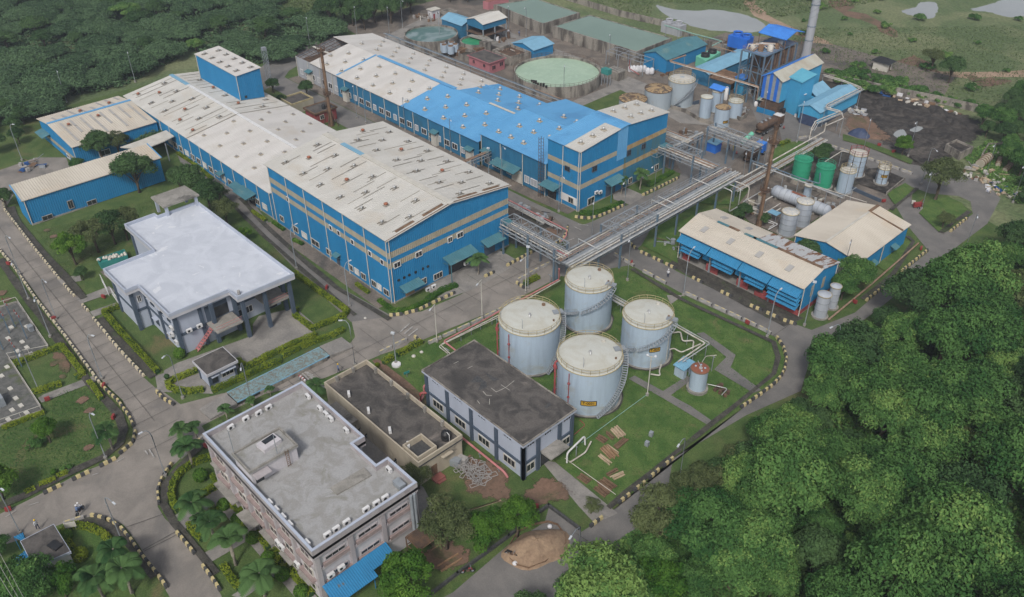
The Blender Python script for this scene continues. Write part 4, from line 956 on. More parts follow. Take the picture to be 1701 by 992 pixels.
for k in((235,200,0),(292,175,0),(336,150,0),(168,238,0)):x,y=at('ad',k[0],k[1],10.2);ac_unit(B,x,y,9.85,R(96))
for k in((510,102),(563,155),(590,180),(611,200),(680,252)):x,y=at('ad',*k,10.2);ac_unit(B,x,y,9.85,R(0))
for k in((343,575),(370,607),(397,642),(425,675),(503,757)):x,y=at('ad',*k,10.1);ac_unit(B,x,max(y,y0+.5),9.85,R(180))
for k in((597,716),(636,690),(682,660),(768,604),(814,576),(853,552)):x,y=at('ad',*k,10.1);ac_unit(B,min(x,x1-.6),y,9.85,R(90))
x,y=at('ad',870,428,10.1);ac_unit(B,x,y,9.85,0)
x,y=at('ad',915,490,10.2);M().obox(x,y,9.8,1.5,.9,.7,0).build('cooling_unit','steel_grey',B)
x,y=at('ad',155,235,10.2)
# low beige building between the admin block and the pump house
B=thing('canteen_building',(-80,50,0),'low beige building with a black weathered roof, between the mauve block and pump house','building')
x0,x1,y0,y1,ZT=-91.4,-68.6,46.5,54.3,4.5
shell(B,[(x0+.1,y0+.1),(x1-.1,y0+.1),(x1-.1,y1-.1),(x0+.1,y1-.1)],0,3.7,'wall_beige')
M().box(x0+.15,x1-.15,y0+.15,y1-.15,3.7,3.72).build('roof','dark_roof',B)
parapet(B,[(x0,y0),(x1,y0),(x1,y1),(x0,y1)],3.4,4.5,.22,'wall_beige')
m=M();m.box(x1-.01,x1+.03,y0,y1,3.55,3.8)
m.build('drip_band','kerb_black',B)
m=M()
for x in(-88.5,-84.5,-80.5,-76.5,-72.5):m.box(x-.2,x+.2,y1-.6,y1-.2,3.7,4.7)
for y in(48.5,51.5):m.box(x0+.2,x0+.6,y-.2,y+.2,3.7,4.7)
m.build('parapet_pier','concrete',B)
parapet(B,[(-72.6,46.9),(-69.2,46.9),(-69.2,50.2),(-72.6,50.2)],3.72,4.75,.2,'wall_beige','stair_well');M().box(-72.3,-69.4,47.1,50,3.73,3.76).build('stair_well_floor','kerb_black',B)
x,y=-70.2,52.6
t=thing('water_tank',(x,y,3.72),'black plastic water tank on the dark roof of the low beige building','water tank')
m=M().lathe(x,y,[(.62,3.72),(.68,3.8),(.68,4.2),(.64,4.25),(.68,4.3),(.68,4.75),(.62,4.95),(.25,5.1),(.2,5.2),(0,5.2)],18);m.build('tank','plastic_black',t)
M().tube([(x+.8,y,3.8),(x+.8,y,5.0),(x+.3,y,5.2)],.05,5).build('pipe','white_paint',t)
for k in((80,388),(215,502),(362,638),(488,738)):cx,cy=at('r',*k,4.1);ac_unit(B,cx,cy,3.75,R(150))
m=M();m.box(x1,x1+.5,50.3,52.2,2.9,3.05);m.build('sunshade','wall_beige',B)
slab(B,('x',x1-.1,1),48.6,49.6,.1,2.2,.05,'door','rust');M().box(x1,x1+1.2,48.3,50,0,.35).box(x1+1.2,x1+1.6,48.5,49.8,0,.18).build('step','brick_red',B)
canopy(B,('y',y0,-1),-88.5,-83,2.6,1.2,.1,'concrete')
# pump house with the cracked dark roof
B=thing('pump_house',(-70,62.3,0),'two-storey pale blue building with a cracked dark flat roof, in front of the tanks','building')
x0,x1,y0,y1=-81.0,-59.3,57.1,67.5
shell(B,[(x0+.5,y0+.5),(x1-.5,y0+.5),(x1-.5,y1-.5),(x0+.5,y1-.5)],0,6.6,'wall_lilac')
shell(B,[(x0,y0),(x1,y0),(x1,y1),(x0,y1)],6.6,6.95,'wall_lilac','roof_edge')
M().box(x0+.05,x1-.05,y0+.05,y1-.05,6.94,6.99).build('roof','dark_roof',B)
parapet(B,[(x0,y0),(x1,y0),(x1,y1),(x0,y1)],6.97,7.13,.18,'stained_concrete')
m=M();rr=random.Random(5)
for k,pts in enumerate(([(500,385),(530,408),(560,395),(590,380),(640,340)],[(450,405),(470,428),(505,432)],[(560,365),(612,398)],[(415,462),(430,480)],[(490,450),(488,485)],[(270,235),(300,222)],[(355,265),(385,250)])):
 P=[at('p',a,b,7.0)for a,b in pts]
 for a,b in zip(P[:-1],P[1:]):
  d=(Vector(b)-Vector(a));nn=Vector((-d.y,d.x)).normalized()*.028
  m.poly([(a[0]-nn.x,a[1]-nn.y,7.0),(b[0]-nn.x,b[1]-nn.y,7.0),(b[0]+nn.x,b[1]+nn.y,7.0),(a[0]+nn.x,a[1]+nn.y,7.0)])
m.build('crack_filler','off_white',B)
m=M()
for k,pts in enumerate(([(370,350),(415,305),(470,350),(475,380),(420,400),(440,350)],[(450,280),(520,320),(555,330),(510,345)],[(825,500),(850,475),(870,480),(840,510)])):
 m.flat([at('p',a,b,7.002)for a,b in pts],7.0)
m.build('tar_patch','kerb_black',B)
m=M()
for x in(x0+.5,-75.7,-70.4,-65.1,x1-.5):
 m.box(x-.28,x+.28,y0+.22,y0+.6,0,6.6)
for y in(y0+.5,y0+3.2,y1-3,y1-.5):m.box(x1-.6,x1-.22,y-.28,y+.28,0,6.6)
m.box(x0+.8,x1-.8,y0+.3,y0+.5,2.7,3.1);m.box(x1-.5,x1-.3,y0+.8,y1-.8,2.7,3.1);m.build('frame_beam','trim_slate',B)
S_=('y',y0+.5,-1);F=('x',x1-.5,1)
for x in(-78.1,-73,-67.8,-62.5):
 window(B,S_,(x,1.6),2.2,1.2,'off_white',grid=2);window(B,S_,(x-.3,6.0),1.5,.35,'wall_lilac',grid=2)
for y in(58.9,62.2,66):window(B,F,(y,5.9),1.3,.45,'wall_lilac',grid=2)
for y in(58.9,66):window(B,F,(y,1.6),1.4,1.2,'off_white',grid=1)
slab(B,F,61,64,.05,2.6,.06,'door_opening','glass_dark');M().box(x1-.5,x1+1.7,60.8,64.4,2.95,3.15).build('canopy_slab','concrete',B)
M().tube([(x1-.2,y1-1.6,1),(x1-.2,y1-1.6,6.9)],.06,5).build('ladder','steel_grey',B)if 0 else None
# gate house bottom left
B=thing('gate_house',(-91,5,0),'small gate house with a dark flat roof and blue awnings, bottom left','gate house')
P=ats('i4',[(190,455),(515,290),(680,555),(325,710)],3.2);c=(sum(p[0]for p in P)/4,sum(p[1]for p in P)/4)
inn=[(p[0]+(c[0]-p[0])*.12,p[1]+(c[1]-p[1])*.12)for p in P]
shell(B,inn,0,2.8,'wall_white');shell(B,P,2.8,3.2,'wall_lilac','roof_edge');M().flat([(p[0]+(c[0]-p[0])*.03,p[1]+(c[1]-p[1])*.03)for p in P],3.21).build('roof','dark_roof',B)
window(B,('x',max(p[0]for p in inn)-.3,1),(6.2,1.5),1.3,.9)
qa=ats('i4',[(130,630),(240,540),(330,715),(215,785)],2.7);qb=ats('i4',[(130,410),(215,370),(240,435),(200,450)],2.7)
for q in(qa,qb):
 a,b,c2,d=[(*p,2.6)for p in q];m=M()
 if(Vector(b)-Vector(a)).cross(Vector(d)-Vector(a)).z<0:a,b,c2,d=b,a,d,c2
 m.ribroof(a,b,(c2[0],c2[1],2.8),(d[0],d[1],2.8),.3,.05)
 for p in(a,b):m.bar((p[0],p[1],0),p,.08)
 m.build('awning','sheet_blue',B)
x,y=at('i4',520,490,3.5);m=M().obox(x,y,3.22,1.6,1.0,.25,.3);
t=tag(m.build('fallen_tank_stand','plastic_black',org=(x,y,3.22)),'black steel tank stand lying on the dark roof of the gate house','stand')
# blue sheds by the right road
B=thing('drum_shed',(-67,123.5,0),'blue shed with cream roof, red plinth and blue louvre sheets, along the right road','shed','sheds by the right road')
X0,X1,Y0,Y1,ZE,YR,ZR=-79.9,-54.1,118.0,129.0,6.1,123.4,7.4
m=M().ribwall((X0,Y0),(X1,Y0),3.6,ZE,.4,.05).ribwall((X1,Y0),(X1,Y1),1.0,ZE,.4,.05,(.5,ZR)).ribwall((X1,Y1),(X0,Y1),.8,ZE,.4,.05).ribwall((X0,Y1),(X0,Y0),.8,ZE,.4,.05,(.5,ZR))
m.build('wall','wall_blue',B)
M().box(X1-.3,X1+.05,Y0,Y1,0,1.0).box(-63,X1-.3,Y0,Y0+.3,0,.9).build('plinth','wall_red',B)
kk=(ZR-ZE)/(YR-Y0)
m=M().ribroof((X0-.4,Y0-.5,ZE-.05),(X1+.3,Y0-.5,ZE-.05),(X1+.3,YR,ZR+.08),(X0-.4,YR,ZR+.08),.4,.05).ribroof((-67.5,Y1+.4,ZE+.02),(X0-.4,Y1+.4,ZE+.02),(X0-.4,YR,ZR+.08),(-67.5,YR,ZR+.08),.4,.05)
m.build('roof','roof_beige',B)
mat('roof_corroded',(.45,.46,.47),(.19,.095,.05),.9,.8,5,.6,.5,.56,stretch=(1.2,.12,1),fine=.1)
M().ribroof((X1+.3,Y1+.4,ZE+.02),(-67.48,Y1+.4,ZE+.02),(-67.48,YR,ZR+.08),(X1+.3,YR,ZR+.08),.4,.06).build('roof','roof_corroded',B)
for a,b in((X0+4,X0+6.5),(X0+10,X0+12.5),(-68,-63)):M().box(a,b,YR-.3,YR+.3,ZR+.12,ZR+.2).build('ridge_cap','roof_teal',B)
for a,b in((X0+6.6,X0+8.8),(-62.98,X1)):M().box(a,b,YR-.25,YR+.35,ZR+.12,ZR+.2).build('ridge_cap','rust',B)
gs=gable_y(YR,ZR+.1,kk)
for x,y in((-76.5,120.3),(-70.7,120.3),(-64.6,120.3),(-58.5,120.3),(-76.5,126.5),(-71,126.5)):
 o=roof_item(B,'skylight',x,y,gs,'skylight',.5,R(90),1.4)
bays=[(-79.8,-73.2),(-73.0,-66.4),(-66.2,-60.2),(-60.0,-54.2)]
for i,(a,b)in enumerate(bays):
 def lou(a,b,z,out,dz):return M().ribroof((a,Y0-out,z-dz),(b,Y0-out,z-dz),(b,Y0-.02,z),(a,Y0-.02,z),.4,.05).build('louvre','roof_blue' if 0 else 'louvre_blue',B)
 if 'louvre_blue' not in MATS:mat('louvre_blue',(.035,.21,.40),(.03,.19,.36),.6,.5,stretch=(1,.3,1),fine=.05)
 lou(a,b,5.4,1.5,.95)
 if i<3:M().box(a,a+.85+i*.25,Y0,Y0+.12,2.3,3.62).build('panel','wall_blue',B);M().box(b-1.45+i*.4,b,Y0,Y0+.12,2.3,3.62).build('panel','wall_blue',B)
 if i<3:lou(a+.9+i*.25,b-1.5+i*.4,3.9,1.2,.6);lou(a+.9+i*.25,b-1.5+i*.4,3.3,1.3,.6)
 else:
  for z in(4.3,3.4,2.5):lou(a,b,z,1.35,.7)
for x in(-79.4,-72.9,-66.3,-60.1):M().box(x-.15,x+.15,Y0-.1,Y0+.2,0,3.7).build('column','steel_grey',B)
for a,b in((-79.2,-77.6),(-73.8,-71.2),(-67,-64.6),(-61.5,-60.2)):M().box(a,b,Y0+.3,Y0+.5,0,1.5).build('low_wall','wall_red',B)
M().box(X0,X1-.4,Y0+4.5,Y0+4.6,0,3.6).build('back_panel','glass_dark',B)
for y in(120.8,124.4):slab(B,('x',X1+.05,1),y,y+.9,2.8,5.0,.05,'louvred_vent','band_beige')
for y in(118,128.9):pipe_down(B,X1+.15,y,ZE)
pipe_down(B,X0-.1,Y0-.1,ZE)
B=thing('store_hall',(-58.7,143,0),'blue shed with a wide cream roof with one rusty seam, beside the silver silos','shed','sheds by the right road')
X0,X1,Y0,Y1,ZE,XR,ZR=-65.4,-52.6,134.4,153.2,4.5,-59.3,5.8
m=M().ribwall((X0,Y0),(X1,Y0),.1,ZE,.4,.05,((XR-X0)/(X1-X0),ZR)).ribwall((X1,Y0),(X1,Y1),.1,ZE,.4,.05).ribwall((X1,Y1),(X0,Y1),.1,ZE,.4,.05,((X1-XR)/(X1-X0),ZR)).ribwall((X0,Y1),(X0,Y0),.1,ZE,.4,.05)
m.build('wall','wall_blue',B)
m=M().ribroof((X0-.3,Y1+.3,ZE+.05),(X0-.3,Y0-.4,ZE+.05),(XR,Y0-.4,ZR+.08),(XR,Y1+.3,ZR+.08),.5,.05).ribroof((X1+.4,Y0-.4,ZE+.05),(X1+.4,Y1-3.2,ZE+.05),(XR,Y1-3.2,ZR+.08),(XR,Y0-.4,ZR+.08),.5,.05)
m.ribroof((X1+.4,Y1-2.9,ZE+.05),(X1+.4,Y1+.3,ZE+.05),(XR,Y1+.3,ZR+.08),(XR,Y1-2.9,ZR+.08),.5,.05);m.build('roof','roof_beige',B)
m=M();kx=(ZR-ZE)/(X1-XR);m._add([(XR-.3,Y1-3.3,ZR+.1),(X1+.35,Y1-3.3,ZE+.1),(X1+.35,Y1-2.8,ZE+.1),(XR-.3,Y1-2.8,ZR+.1),(XR-.3,Y1-3.3,ZR+.2),(X1+.35,Y1-3.3,ZE+.2),(X1+.35,Y1-2.8,ZE+.2),(XR-.3,Y1-2.8,ZR+.2)],[(3,2,1,0),(4,5,6,7),(0,1,5,4),(1,2,6,5),(2,3,7,6),(3,0,4,7)]);m.box(XR-.3,XR+.3,Y1-2.8,Y1+.3,ZR+.14,ZR+.24)
m.build('seam_flashing','rust',B)
M().box(XR-.22,XR+.22,Y0-.4,Y1-3.4,ZR+.12,ZR+.2).build('ridge_cap','off_white',B)
for y in(139,147):canopy(B,('x',X1+.03,1),y,y+1.8,2.4,1.2,.4,'roof_teal')
slab(B,('y',Y0-.05,-1),-56,-54.6,.1,2.2,.05,'door','off_white')
for x in(X0,X1):pipe_down(B,x,Y0-.15,ZE)
pipe_down(B,X1+.15,143.5,ZE)
# tanks
def sign_text(par,s,cx,cy,r,ang,z,size,w,h,name='sign_plate'):
 """a plate bent round a tank wall with raised lettering"""
 m=M();n=8;vs=[];dw=w/2/r
 for i in range(n+1):
  a=ang-dw+2*dw*i/n
  for rr in(r+.03,r+.07):
   for zz_ in(z-h/2,z+h/2):vs.append((cx+rr*math.cos(a),cy+rr*math.sin(a),zz_))
 fs=[]
 for i in range(n):
  b=i*4;c=b+4;fs+=[(b+2,c+2,c+3,b+3),(b+1,b+3,c+3,c+1),(b,c,c+2,b+2)]
 m._add(vs,fs);o=m.build(name,'sign_yellow',par)
 m=M();q=M()
 for zz_ in(z-h/2,z+h/2):
  m.tube([(cx+(r+.08)*math.cos(ang-dw+2*dw*i/n),cy+(r+.08)*math.sin(ang-dw+2*dw*i/n),zz_)for i in range(n+1)],.05,4)
 for a in(ang-dw,ang+dw):m.bar((cx+(r+.08)*math.cos(a),cy+(r+.08)*math.sin(a),z-h/2),(cx+(r+.08)*math.cos(a),cy+(r+.08)*math.sin(a),z+h/2),.08)
 m.build('sign_border','sign_black',o)
 cu=bpy.data.curves.new('t','FONT');cu.body=s;cu.size=size;cu.align_x='CENTER';cu.align_y='CENTER';cu.extrude=.01;cu.offset=.012
 to=bpy.data.objects.new('t',cu);col.objects.link(to);dg=bpy.context.evaluated_depsgraph_get()
 me=bpy.data.meshes.new_from_object(to.evaluated_get(dg));bpy.data.objects.remove(to)
 p=par.location
 for v in me.vertices:
  a=ang+v.co.x/r;rr=r+.085+v.co.z;v.co=(cx+rr*math.cos(a)-p.x,cy+rr*math.sin(a)-p.y,z+v.co.y-p.z)
 me.materials.clear();me.materials.append(MATS['sign_black'])
 t=bpy.data.objects.new('sign_text',me);col.objects.link(t);t.parent=o
 return o
def stair(par,cx,cy,r,a0,z0,a1,z1,w=.75,mt='steel_grey'):
 n=int(abs(z1-z0)/.24);m=M();out=[];inn=[]
 for i in range(n+1):
  t=i/n;a=a0+(a1-a0)*t;z=z0+(z1-z0)*t;c,s=math.cos(a),math.sin(a)
  m.obox(cx+(r+.1+w/2)*c,cy+(r+.1+w/2)*s,z,w,.24,.05,a)
  out.append((cx+(r+.12+w)*c,cy+(r+.12+w)*s,z));inn.append((cx+(r+.1)*c,cy+(r+.1)*s,z))
 m.tube(out,.07,4);m.tube([(x,y,z+.95)for x,y,z in out],.035,4);m.tube(inn,.05,4)
 for i in range(0,n+1,4):x,y,z=out[i];m.bar((x,y,z),(x,y,z+.95),.035)
 return m.build('stair',mt,par)
def rail(par,cx,cy,r,z,mt='rail_yellow',h=.95,name='guard_rail'):
 m=M();k=max(10,int(r*5))
 for zz_ in(h,h*.5):m.torus(cx,cy,z+zz_,r,.04,40,4)
 for i in range(k):a=2*PI*i/k;m.bar((cx+r*math.cos(a),cy+r*math.sin(a),z),(cx+r*math.cos(a),cy+r*math.sin(a),z+h),.045)
 return m.build(name,mt,par)
def tank(x,y,r,h,label,skin='tank_skin',top='tank_roof',dome=.35,rails=True,group=None,spokes=0,bands=0,name='storage_tank',cat='storage tank',base=.25,railmat='rail_yellow',lip='rail_yellow'):
 t=thing(name,(x,y,0),label,cat,group)
 M().cyl(x,y,0,base,r+.35,36).build('base_ring','concrete',t)
 M().cyl(x,y,base,h,r,48,cap=False).build('shell',skin,t)
 n=40;m=M().lathe(x,y,[(r+.06,h-.05),(r+.06,h+.04),(r*.97,h+.06),(r*.6,h+.06+dome*.6),(r*.25,h+.04+dome),(0,h+.05+dome)],n);m.build('roof',top,t)
 m=M().torus(x,y,h,r+.08,.07,40,4);m.build('roof_lip',lip,t)
 if r>3:m=M();[m.torus(x,y,base+(h-base)*i/5,r-.012,.03,48,4)for i in range(1,5)];m.build('weld_seams',skin,t)
 if spokes:
  m=M()
  for i in range(spokes):a=2*PI*i/spokes;m.tube([(x+rr*math.cos(a),y+rr*math.sin(a),h+.1+dome*(1-rr/r))for rr in(r,r*.66,r*.3,.15)],.06,4)
  m.torus(x,y,h+.12+dome*.35,r*.65,.05,30,4);m.build('roof_ribs','rust_dark' if 'rust' in top or top=='tank_roof' else skin,t)
 for i in range(bands):M().torus(x,y,base+(h-base)*(i+1)/(bands+1),r+.02,.05,40,4).build('hoop','steel_grey' if skin!='tank_green' else 'tank_green',t)
 if rails:rail(t,x,y,r*.98,h,railmat)
 return t
def ang_at(cx,cy,k,px,py,z):
 x,y=at(k,px,py,z);return math.atan2(y-cy,x-cx)
TK=[('T1',-78.3,76.8,4.88,8.0,'large pale blue tank nearest the warehouse road, rusty streaks on its white top'),('T4',-65.4,76.8,4.88,8.0,'large pale blue tank right behind the dark-roofed pump house, yellow plate T-0031'),('T2',-78.6,91.0,4.02,8.4,'pale blue tank of the four that stands by the pipe bridge, stair climbing right'),('T3',-65.9,91.0,4.02,8.0,'pale blue tank with a yellow plate beside the small rust-topped tank')]
for nm,x,y,r,h,lab in TK:
 t=tank(x,y,r,h,lab,group='the four big storage tanks')
 z=h+.35
 m=M().cyl(x,y,z-.1,z+.35,.22,10);m.tube([(x,y,z+.3),(x+.1,y-.1,z+.6),(x+.45,y-.4,z+.55),(x+.5,y-.5,z+.3)],.11,6);m.build('roof_nozzle','pipe_silver',t)
 m=M().tube([(x+.3*r,y-.62*r,h),(x+.3*r,y-.62*r,h+1.7),(x+.3*r-.3,y-.62*r+.2,h+1.8)],.04,5);m.build('roof_lamp','steel_grey',t)
 ca,cl=math.cos,math.sin
 a=R(100);M().cyl(x+.78*r*ca(a),y+.78*r*cl(a),h,h+.45,.3,10).build('manhole','rust' if nm in('T1','T2')else 'off_white',t)
 a=R(30);M().cyl(x+.8*r*ca(a),y+.8*r*cl(a),h,h+.4,.16,8).build('vent_pipe','rust',t)
 pa={'T1':R(62),'T4':R(62),'T2':R(20),'T3':R(22)}[nm]
 m=M().obox(x+(r-.2)*ca(pa),y+(r-.2)*cl(pa),h+.2,1.7,1.1,.08,pa);m.build('platform','steel_grey',t)
if True:
 T1,T4,T2,T3=[o for o in col.objects if o.get('group')=='the four big storage tanks']
 stair(T1,-78.3,76.8,4.88,R(62),8.0,R(-12),.3);stair(T4,-65.4,76.8,4.88,R(62),8.0,R(-32),.3)
 stair(T2,-78.6,91,4.02,R(18),8.2,R(-62),4.6);stair(T2,-78.6,91,4.02,R(-70),4.5,R(-150),1.0)
 stair(T3,-65.9,91,4.02,R(18),7.8,R(-66),4.0);stair(T3,-65.9,91,4.02,R(-74),3.9,R(-155),.8)
 for T,cx,cy in((T1,-78.3,76.8),(T4,-65.4,76.8)):
  r=4.88
  for da,rr,ztop in((R(-124),.11,7.2),(R(-131),.09,6.8)):
   m=M();c,s=math.cos(da),math.sin(da);x,y=cx+(r+.35)*c,cy+(r+.35)*s
   m.tube([(x,y,0),(x,y,ztop),(cx+(r+.05)*c,cy+(r+.05)*s,ztop+.35)],rr,6)
   for z in(2,4.5,6):m.bar((x,y,z),(cx+r*c,cy+r*s,z),.07)
   m.cyl(x,y,ztop-1.1,ztop-.6,.25,8);m.build('fire_pipe','pipe_red',T)
  da=R(-84);m=M();c,s=math.cos(da),math.sin(da);x,y=cx+(r+.2)*c,cy+(r+.2)*s
  m.tube([(x,y,0),(x,y,7.6)],.07,6);m.cyl(x,y,5.6,5.8,.22,8);m.cyl(x,y,3.0,3.15,.2,8);m.build('fire_pipe','pipe_red',T)
 a=ang_at(-65.4,76.8,'q',662,852,3.0)
 sign_text(T4,'T-0031',-65.4,76.8,4.88,R(-47),2.7,.62,2.3,.85)
 sign_text(T3,'T-005',-65.9,91,4.02,R(-31),3.9,.6,1.7,.75)
t=tank(-54.6,90.1,1.32,4.2,'small pale blue tank with a flat rust-red top on the lawn',dome=.02,top='rust_top' if 'rust_top' in MATS else mat('rust_top',(.27,.10,.06),(.20,.08,.05),1,.9,fine=.1).name,rails=False,lip='rust',base=.5)
for a in range(4):M().cyl(-54.6+.75*math.cos(a*1.3-.6),90.1+.75*math.sin(a*1.3-.6),4.2,4.38,.16,8).build('nozzle','tank_skin',t)
M().cyl(-54.5,90.1,4.2,4.45,.28,10).tube([(-54.5,90.1,4.6),(-55.6,90.8,4.7)],.05,5).build('roof_pipe','pipe_silver',t)
B=thing('valve_hut',(-58.3,91.3,0),'tiny pale blue metal hut with a light blue sheet roof, beside the rust-topped tank','hut')
m=M().box(-59.2,-57.4,90.2,90.28,0,2.1).box(-59.2,-57.4,92.4,92.48,0,2.2).box(-59.2,-59.12,90.28,92.4,0,2.2).box(-57.48,-57.4,90.28,91.0,0,2.1).box(-57.48,-57.4,91.7,92.4,0,2.1).build('wall','tank_skin',B)
M().ribroof((-59.4,89.9,2.15),(-57.2,89.9,2.15),(-57.2,92.7,2.4),(-59.4,92.7,2.4),.3,.04).build('roof','roof_sky',B)
def pipe(name,pts,r,mt,label=None,group=None,posts=None,seg=8):
 m=M();P=[Vector(p)for p in pts];Q=[P[0]]
 for i in range(1,len(P)-1):
  a=(P[i-1]-P[i]);b=(P[i+1]-P[i]);k=min(.35,a.length/2,b.length/2)
  Q+=[P[i]+a.normalized()*k,P[i]+(a.normalized()+b.normalized())*k*.3,P[i]+b.normalized()*k]
 Q.append(P[-1]);m.tube(Q,r,seg)
 if posts:
  for x,y,z in posts:m.bar((x,y,0),(x,y,z-r),.09)
 return m.build(name,mt)
def pipeset(name,org,label,cat,group,runs,posts,pm='steel_grey'):
 t=thing(name,org,label,cat,group)
 for pts,r,mt in runs:
  o=M();P=[Vector(p)for p in pts];Q=[P[0]]
  for i in range(1,len(P)-1):
   a=(P[i-1]-P[i]);b=(P[i+1]-P[i]);k=min(.35,a.length/2,b.length/2)
   Q+=[P[i]+a.normalized()*k,P[i]+(a.normalized()+b.normalized())*k*.3,P[i]+b.normalized()*k]
  Q.append(P[-1]);o.tube(Q,r,7).build('pipe',mt,t)
 for p in posts:
  x,y,z=p[:3];w=p[3]if len(p)>3 else .6;ax=p[4]if len(p)>4 else 'x'
  m=M();m.bar((x,y,0),(x,y,z),.1)
  if w:
   dx,dy=(w,0)if ax=='x' else(0,w)
   m.bar((x-dx,y-dy,z),(x+dx,y+dy,z),.09)
  m.build('support',pm,t)
 return t
pipeset('lawn_pipework',(-60,94,0),'white pipes on low supports between the tank and the valve hut','pipework',None,[([(-68.5,97.6,2.7),(-58.8,97.4,2.7),(-58.9,90.5,2.7)],.13,'pipe_white'),([(-68.5,98.1,2.7),(-58.2,97.9,2.7),(-58.4,91,2.7)],.1,'pipe_silver'),([(-63.5,92,.6),(-61.8,93.0,2.4),(-60.2,93.0,2.4),(-59.4,97,2.4)],.11,'pipe_white'),([(-62,90.5,.3),(-61,88.7,.5),(-60.2,88.0,.5),(-61.5,87.2,.5)],.13,'pipe_white'),([(-66,97,.8),(-64.5,98.6,1.2),(-63,97.2,.8),(-61.6,98.4,1.1),(-60.6,96.8,.7)],.13,'pipe_white'),([(-62.0,91.6,.2),(-62.0,91.6,7.6)],.2,'pipe_silver'),([(-53.6,91.2,1),(-50.8,92.6,1),(-50.6,90.8,.9)],.07,'pipe_silver'),([(-55.2,91.2,4.2),(-56.4,94.2,3.2),(-55.4,95.6,3.2)],.06,'pipe_white')],[(-66,97.8,2.6),(-62.5,97.8,2.6),(-58.6,97.6,2.6),(-58.6,94,2.6),(-58.6,91.5,2.6),(-55.6,95.2,3,.3)])
m=M()
for i in range(7):m.obox(-52.4+(i%3)*.9,91.8+(i//3)*.8,0,.5,.5,.5+.2*(i%2),i*.4)
tag(m.build('pump_skid','rust_dark',org=(-52,92,0)),'rusty pump skid on a concrete pad just right of the rust-topped tank','pump skid')
pipeset('hydrant_main',(-80,72,0),'red hydrant pipe with two white pipes on low posts along the tank lawn','pipework',None,[([(-92.0,64.4,1.9),(-92.0,97,1.9)]if 0 else[(*at('q',0,338,1.9),1.9),(*at('q',400,125,1.9),1.9),(*at('q',400,60,4.5),4.5)],.14,'pipe_pink')]+[([(*at('b2',990,770,1.9),1.9),(*at('b2',925,720,1.9),1.9),(*at('b2',1200,575,1.9),1.9),(*at('q',0,338,1.9),1.9)],.14,'pipe_pink'),([(*at('b2',960,785,1.8),1.8),(*at('b2',910,738,1.8),1.8),(*at('b2',1200,590,1.8),1.8),(*at('q',405,132,1.8),1.8)],.1,'pipe_white'),([(*at('b2',945,780,1.8),1.8),(*at('b2',900,745,1.8),1.8),(*at('b2',1200,600,1.8),1.8)],.08,'pipe_white')],[(*at('b2',*k,0),1.75,.5,'x')for k in((945,800),(1010,720),(1060,690),(1105,665),(1160,640))]+[(*at('q',*k,0),1.75,.5,'x')for k in((345,150),(20,420))])
pipeset('pump_house_main',(-70,55.5,0),'rusty red main lying along the foot of the pump house wall','pipework',None,[([(-81.6,58.5,3.0),(-81.9,57.9,3.0),(-81.9,57.9,1.2),(-81.2,56.2,1.0),(-62.0,56.0,1.0),(-61.2,56.0,.4)],.17,'pipe_pink'),([(-80.6,57.4,2.6),(-81.3,56.7,2.6),(-81.3,56.7,.9)],.2,'pipe_red')],[(x,56,.85,.3,'y')for x in(-79,-75,-71,-67,-63)])
pipeset('pump_house_outlet',(-58,66.5,0),'white pipe loop rising beside the pump house door side','pipework',None,[([(-57.6,64.0,.3),(-57.6,64.0,2.2),(-58.2,68.2,2.2),(-58.0,68.2,.6)],.14,'white_paint'),([(-57.2,64.2,.5),(-57.0,67.2,.5),(-57.6,69.0,1.0)],.12,'pipe_white')],[(-57.7,66,2.0,.2)])
pipe('hose',[(*at('c3',285,325,.1),.2),(*at('c3',530,500,.1),.2)],.05,'off_white');tag(bpy.data.objects['hose'],'thin pale hose stretched over the lawn in front of the pump house','hose')
o=pipe('hose',[(*at('c3',365,250,.3),.4),(*at('c3',680,15,.3),.25)],.045,'pipe_teal');tag(o,'pale green hose running from the pump house to the lamp on the tank lawn','hose')
o=pipe('hose',[(*at('p',1040,580,.3),.3),(*at('p',1075,610,.2),.2),(*at('p',1005,670,.2),.2)],.05,'pipe_red');tag(o,'short red pipe bent on the grass by the pump house corner','pipe')
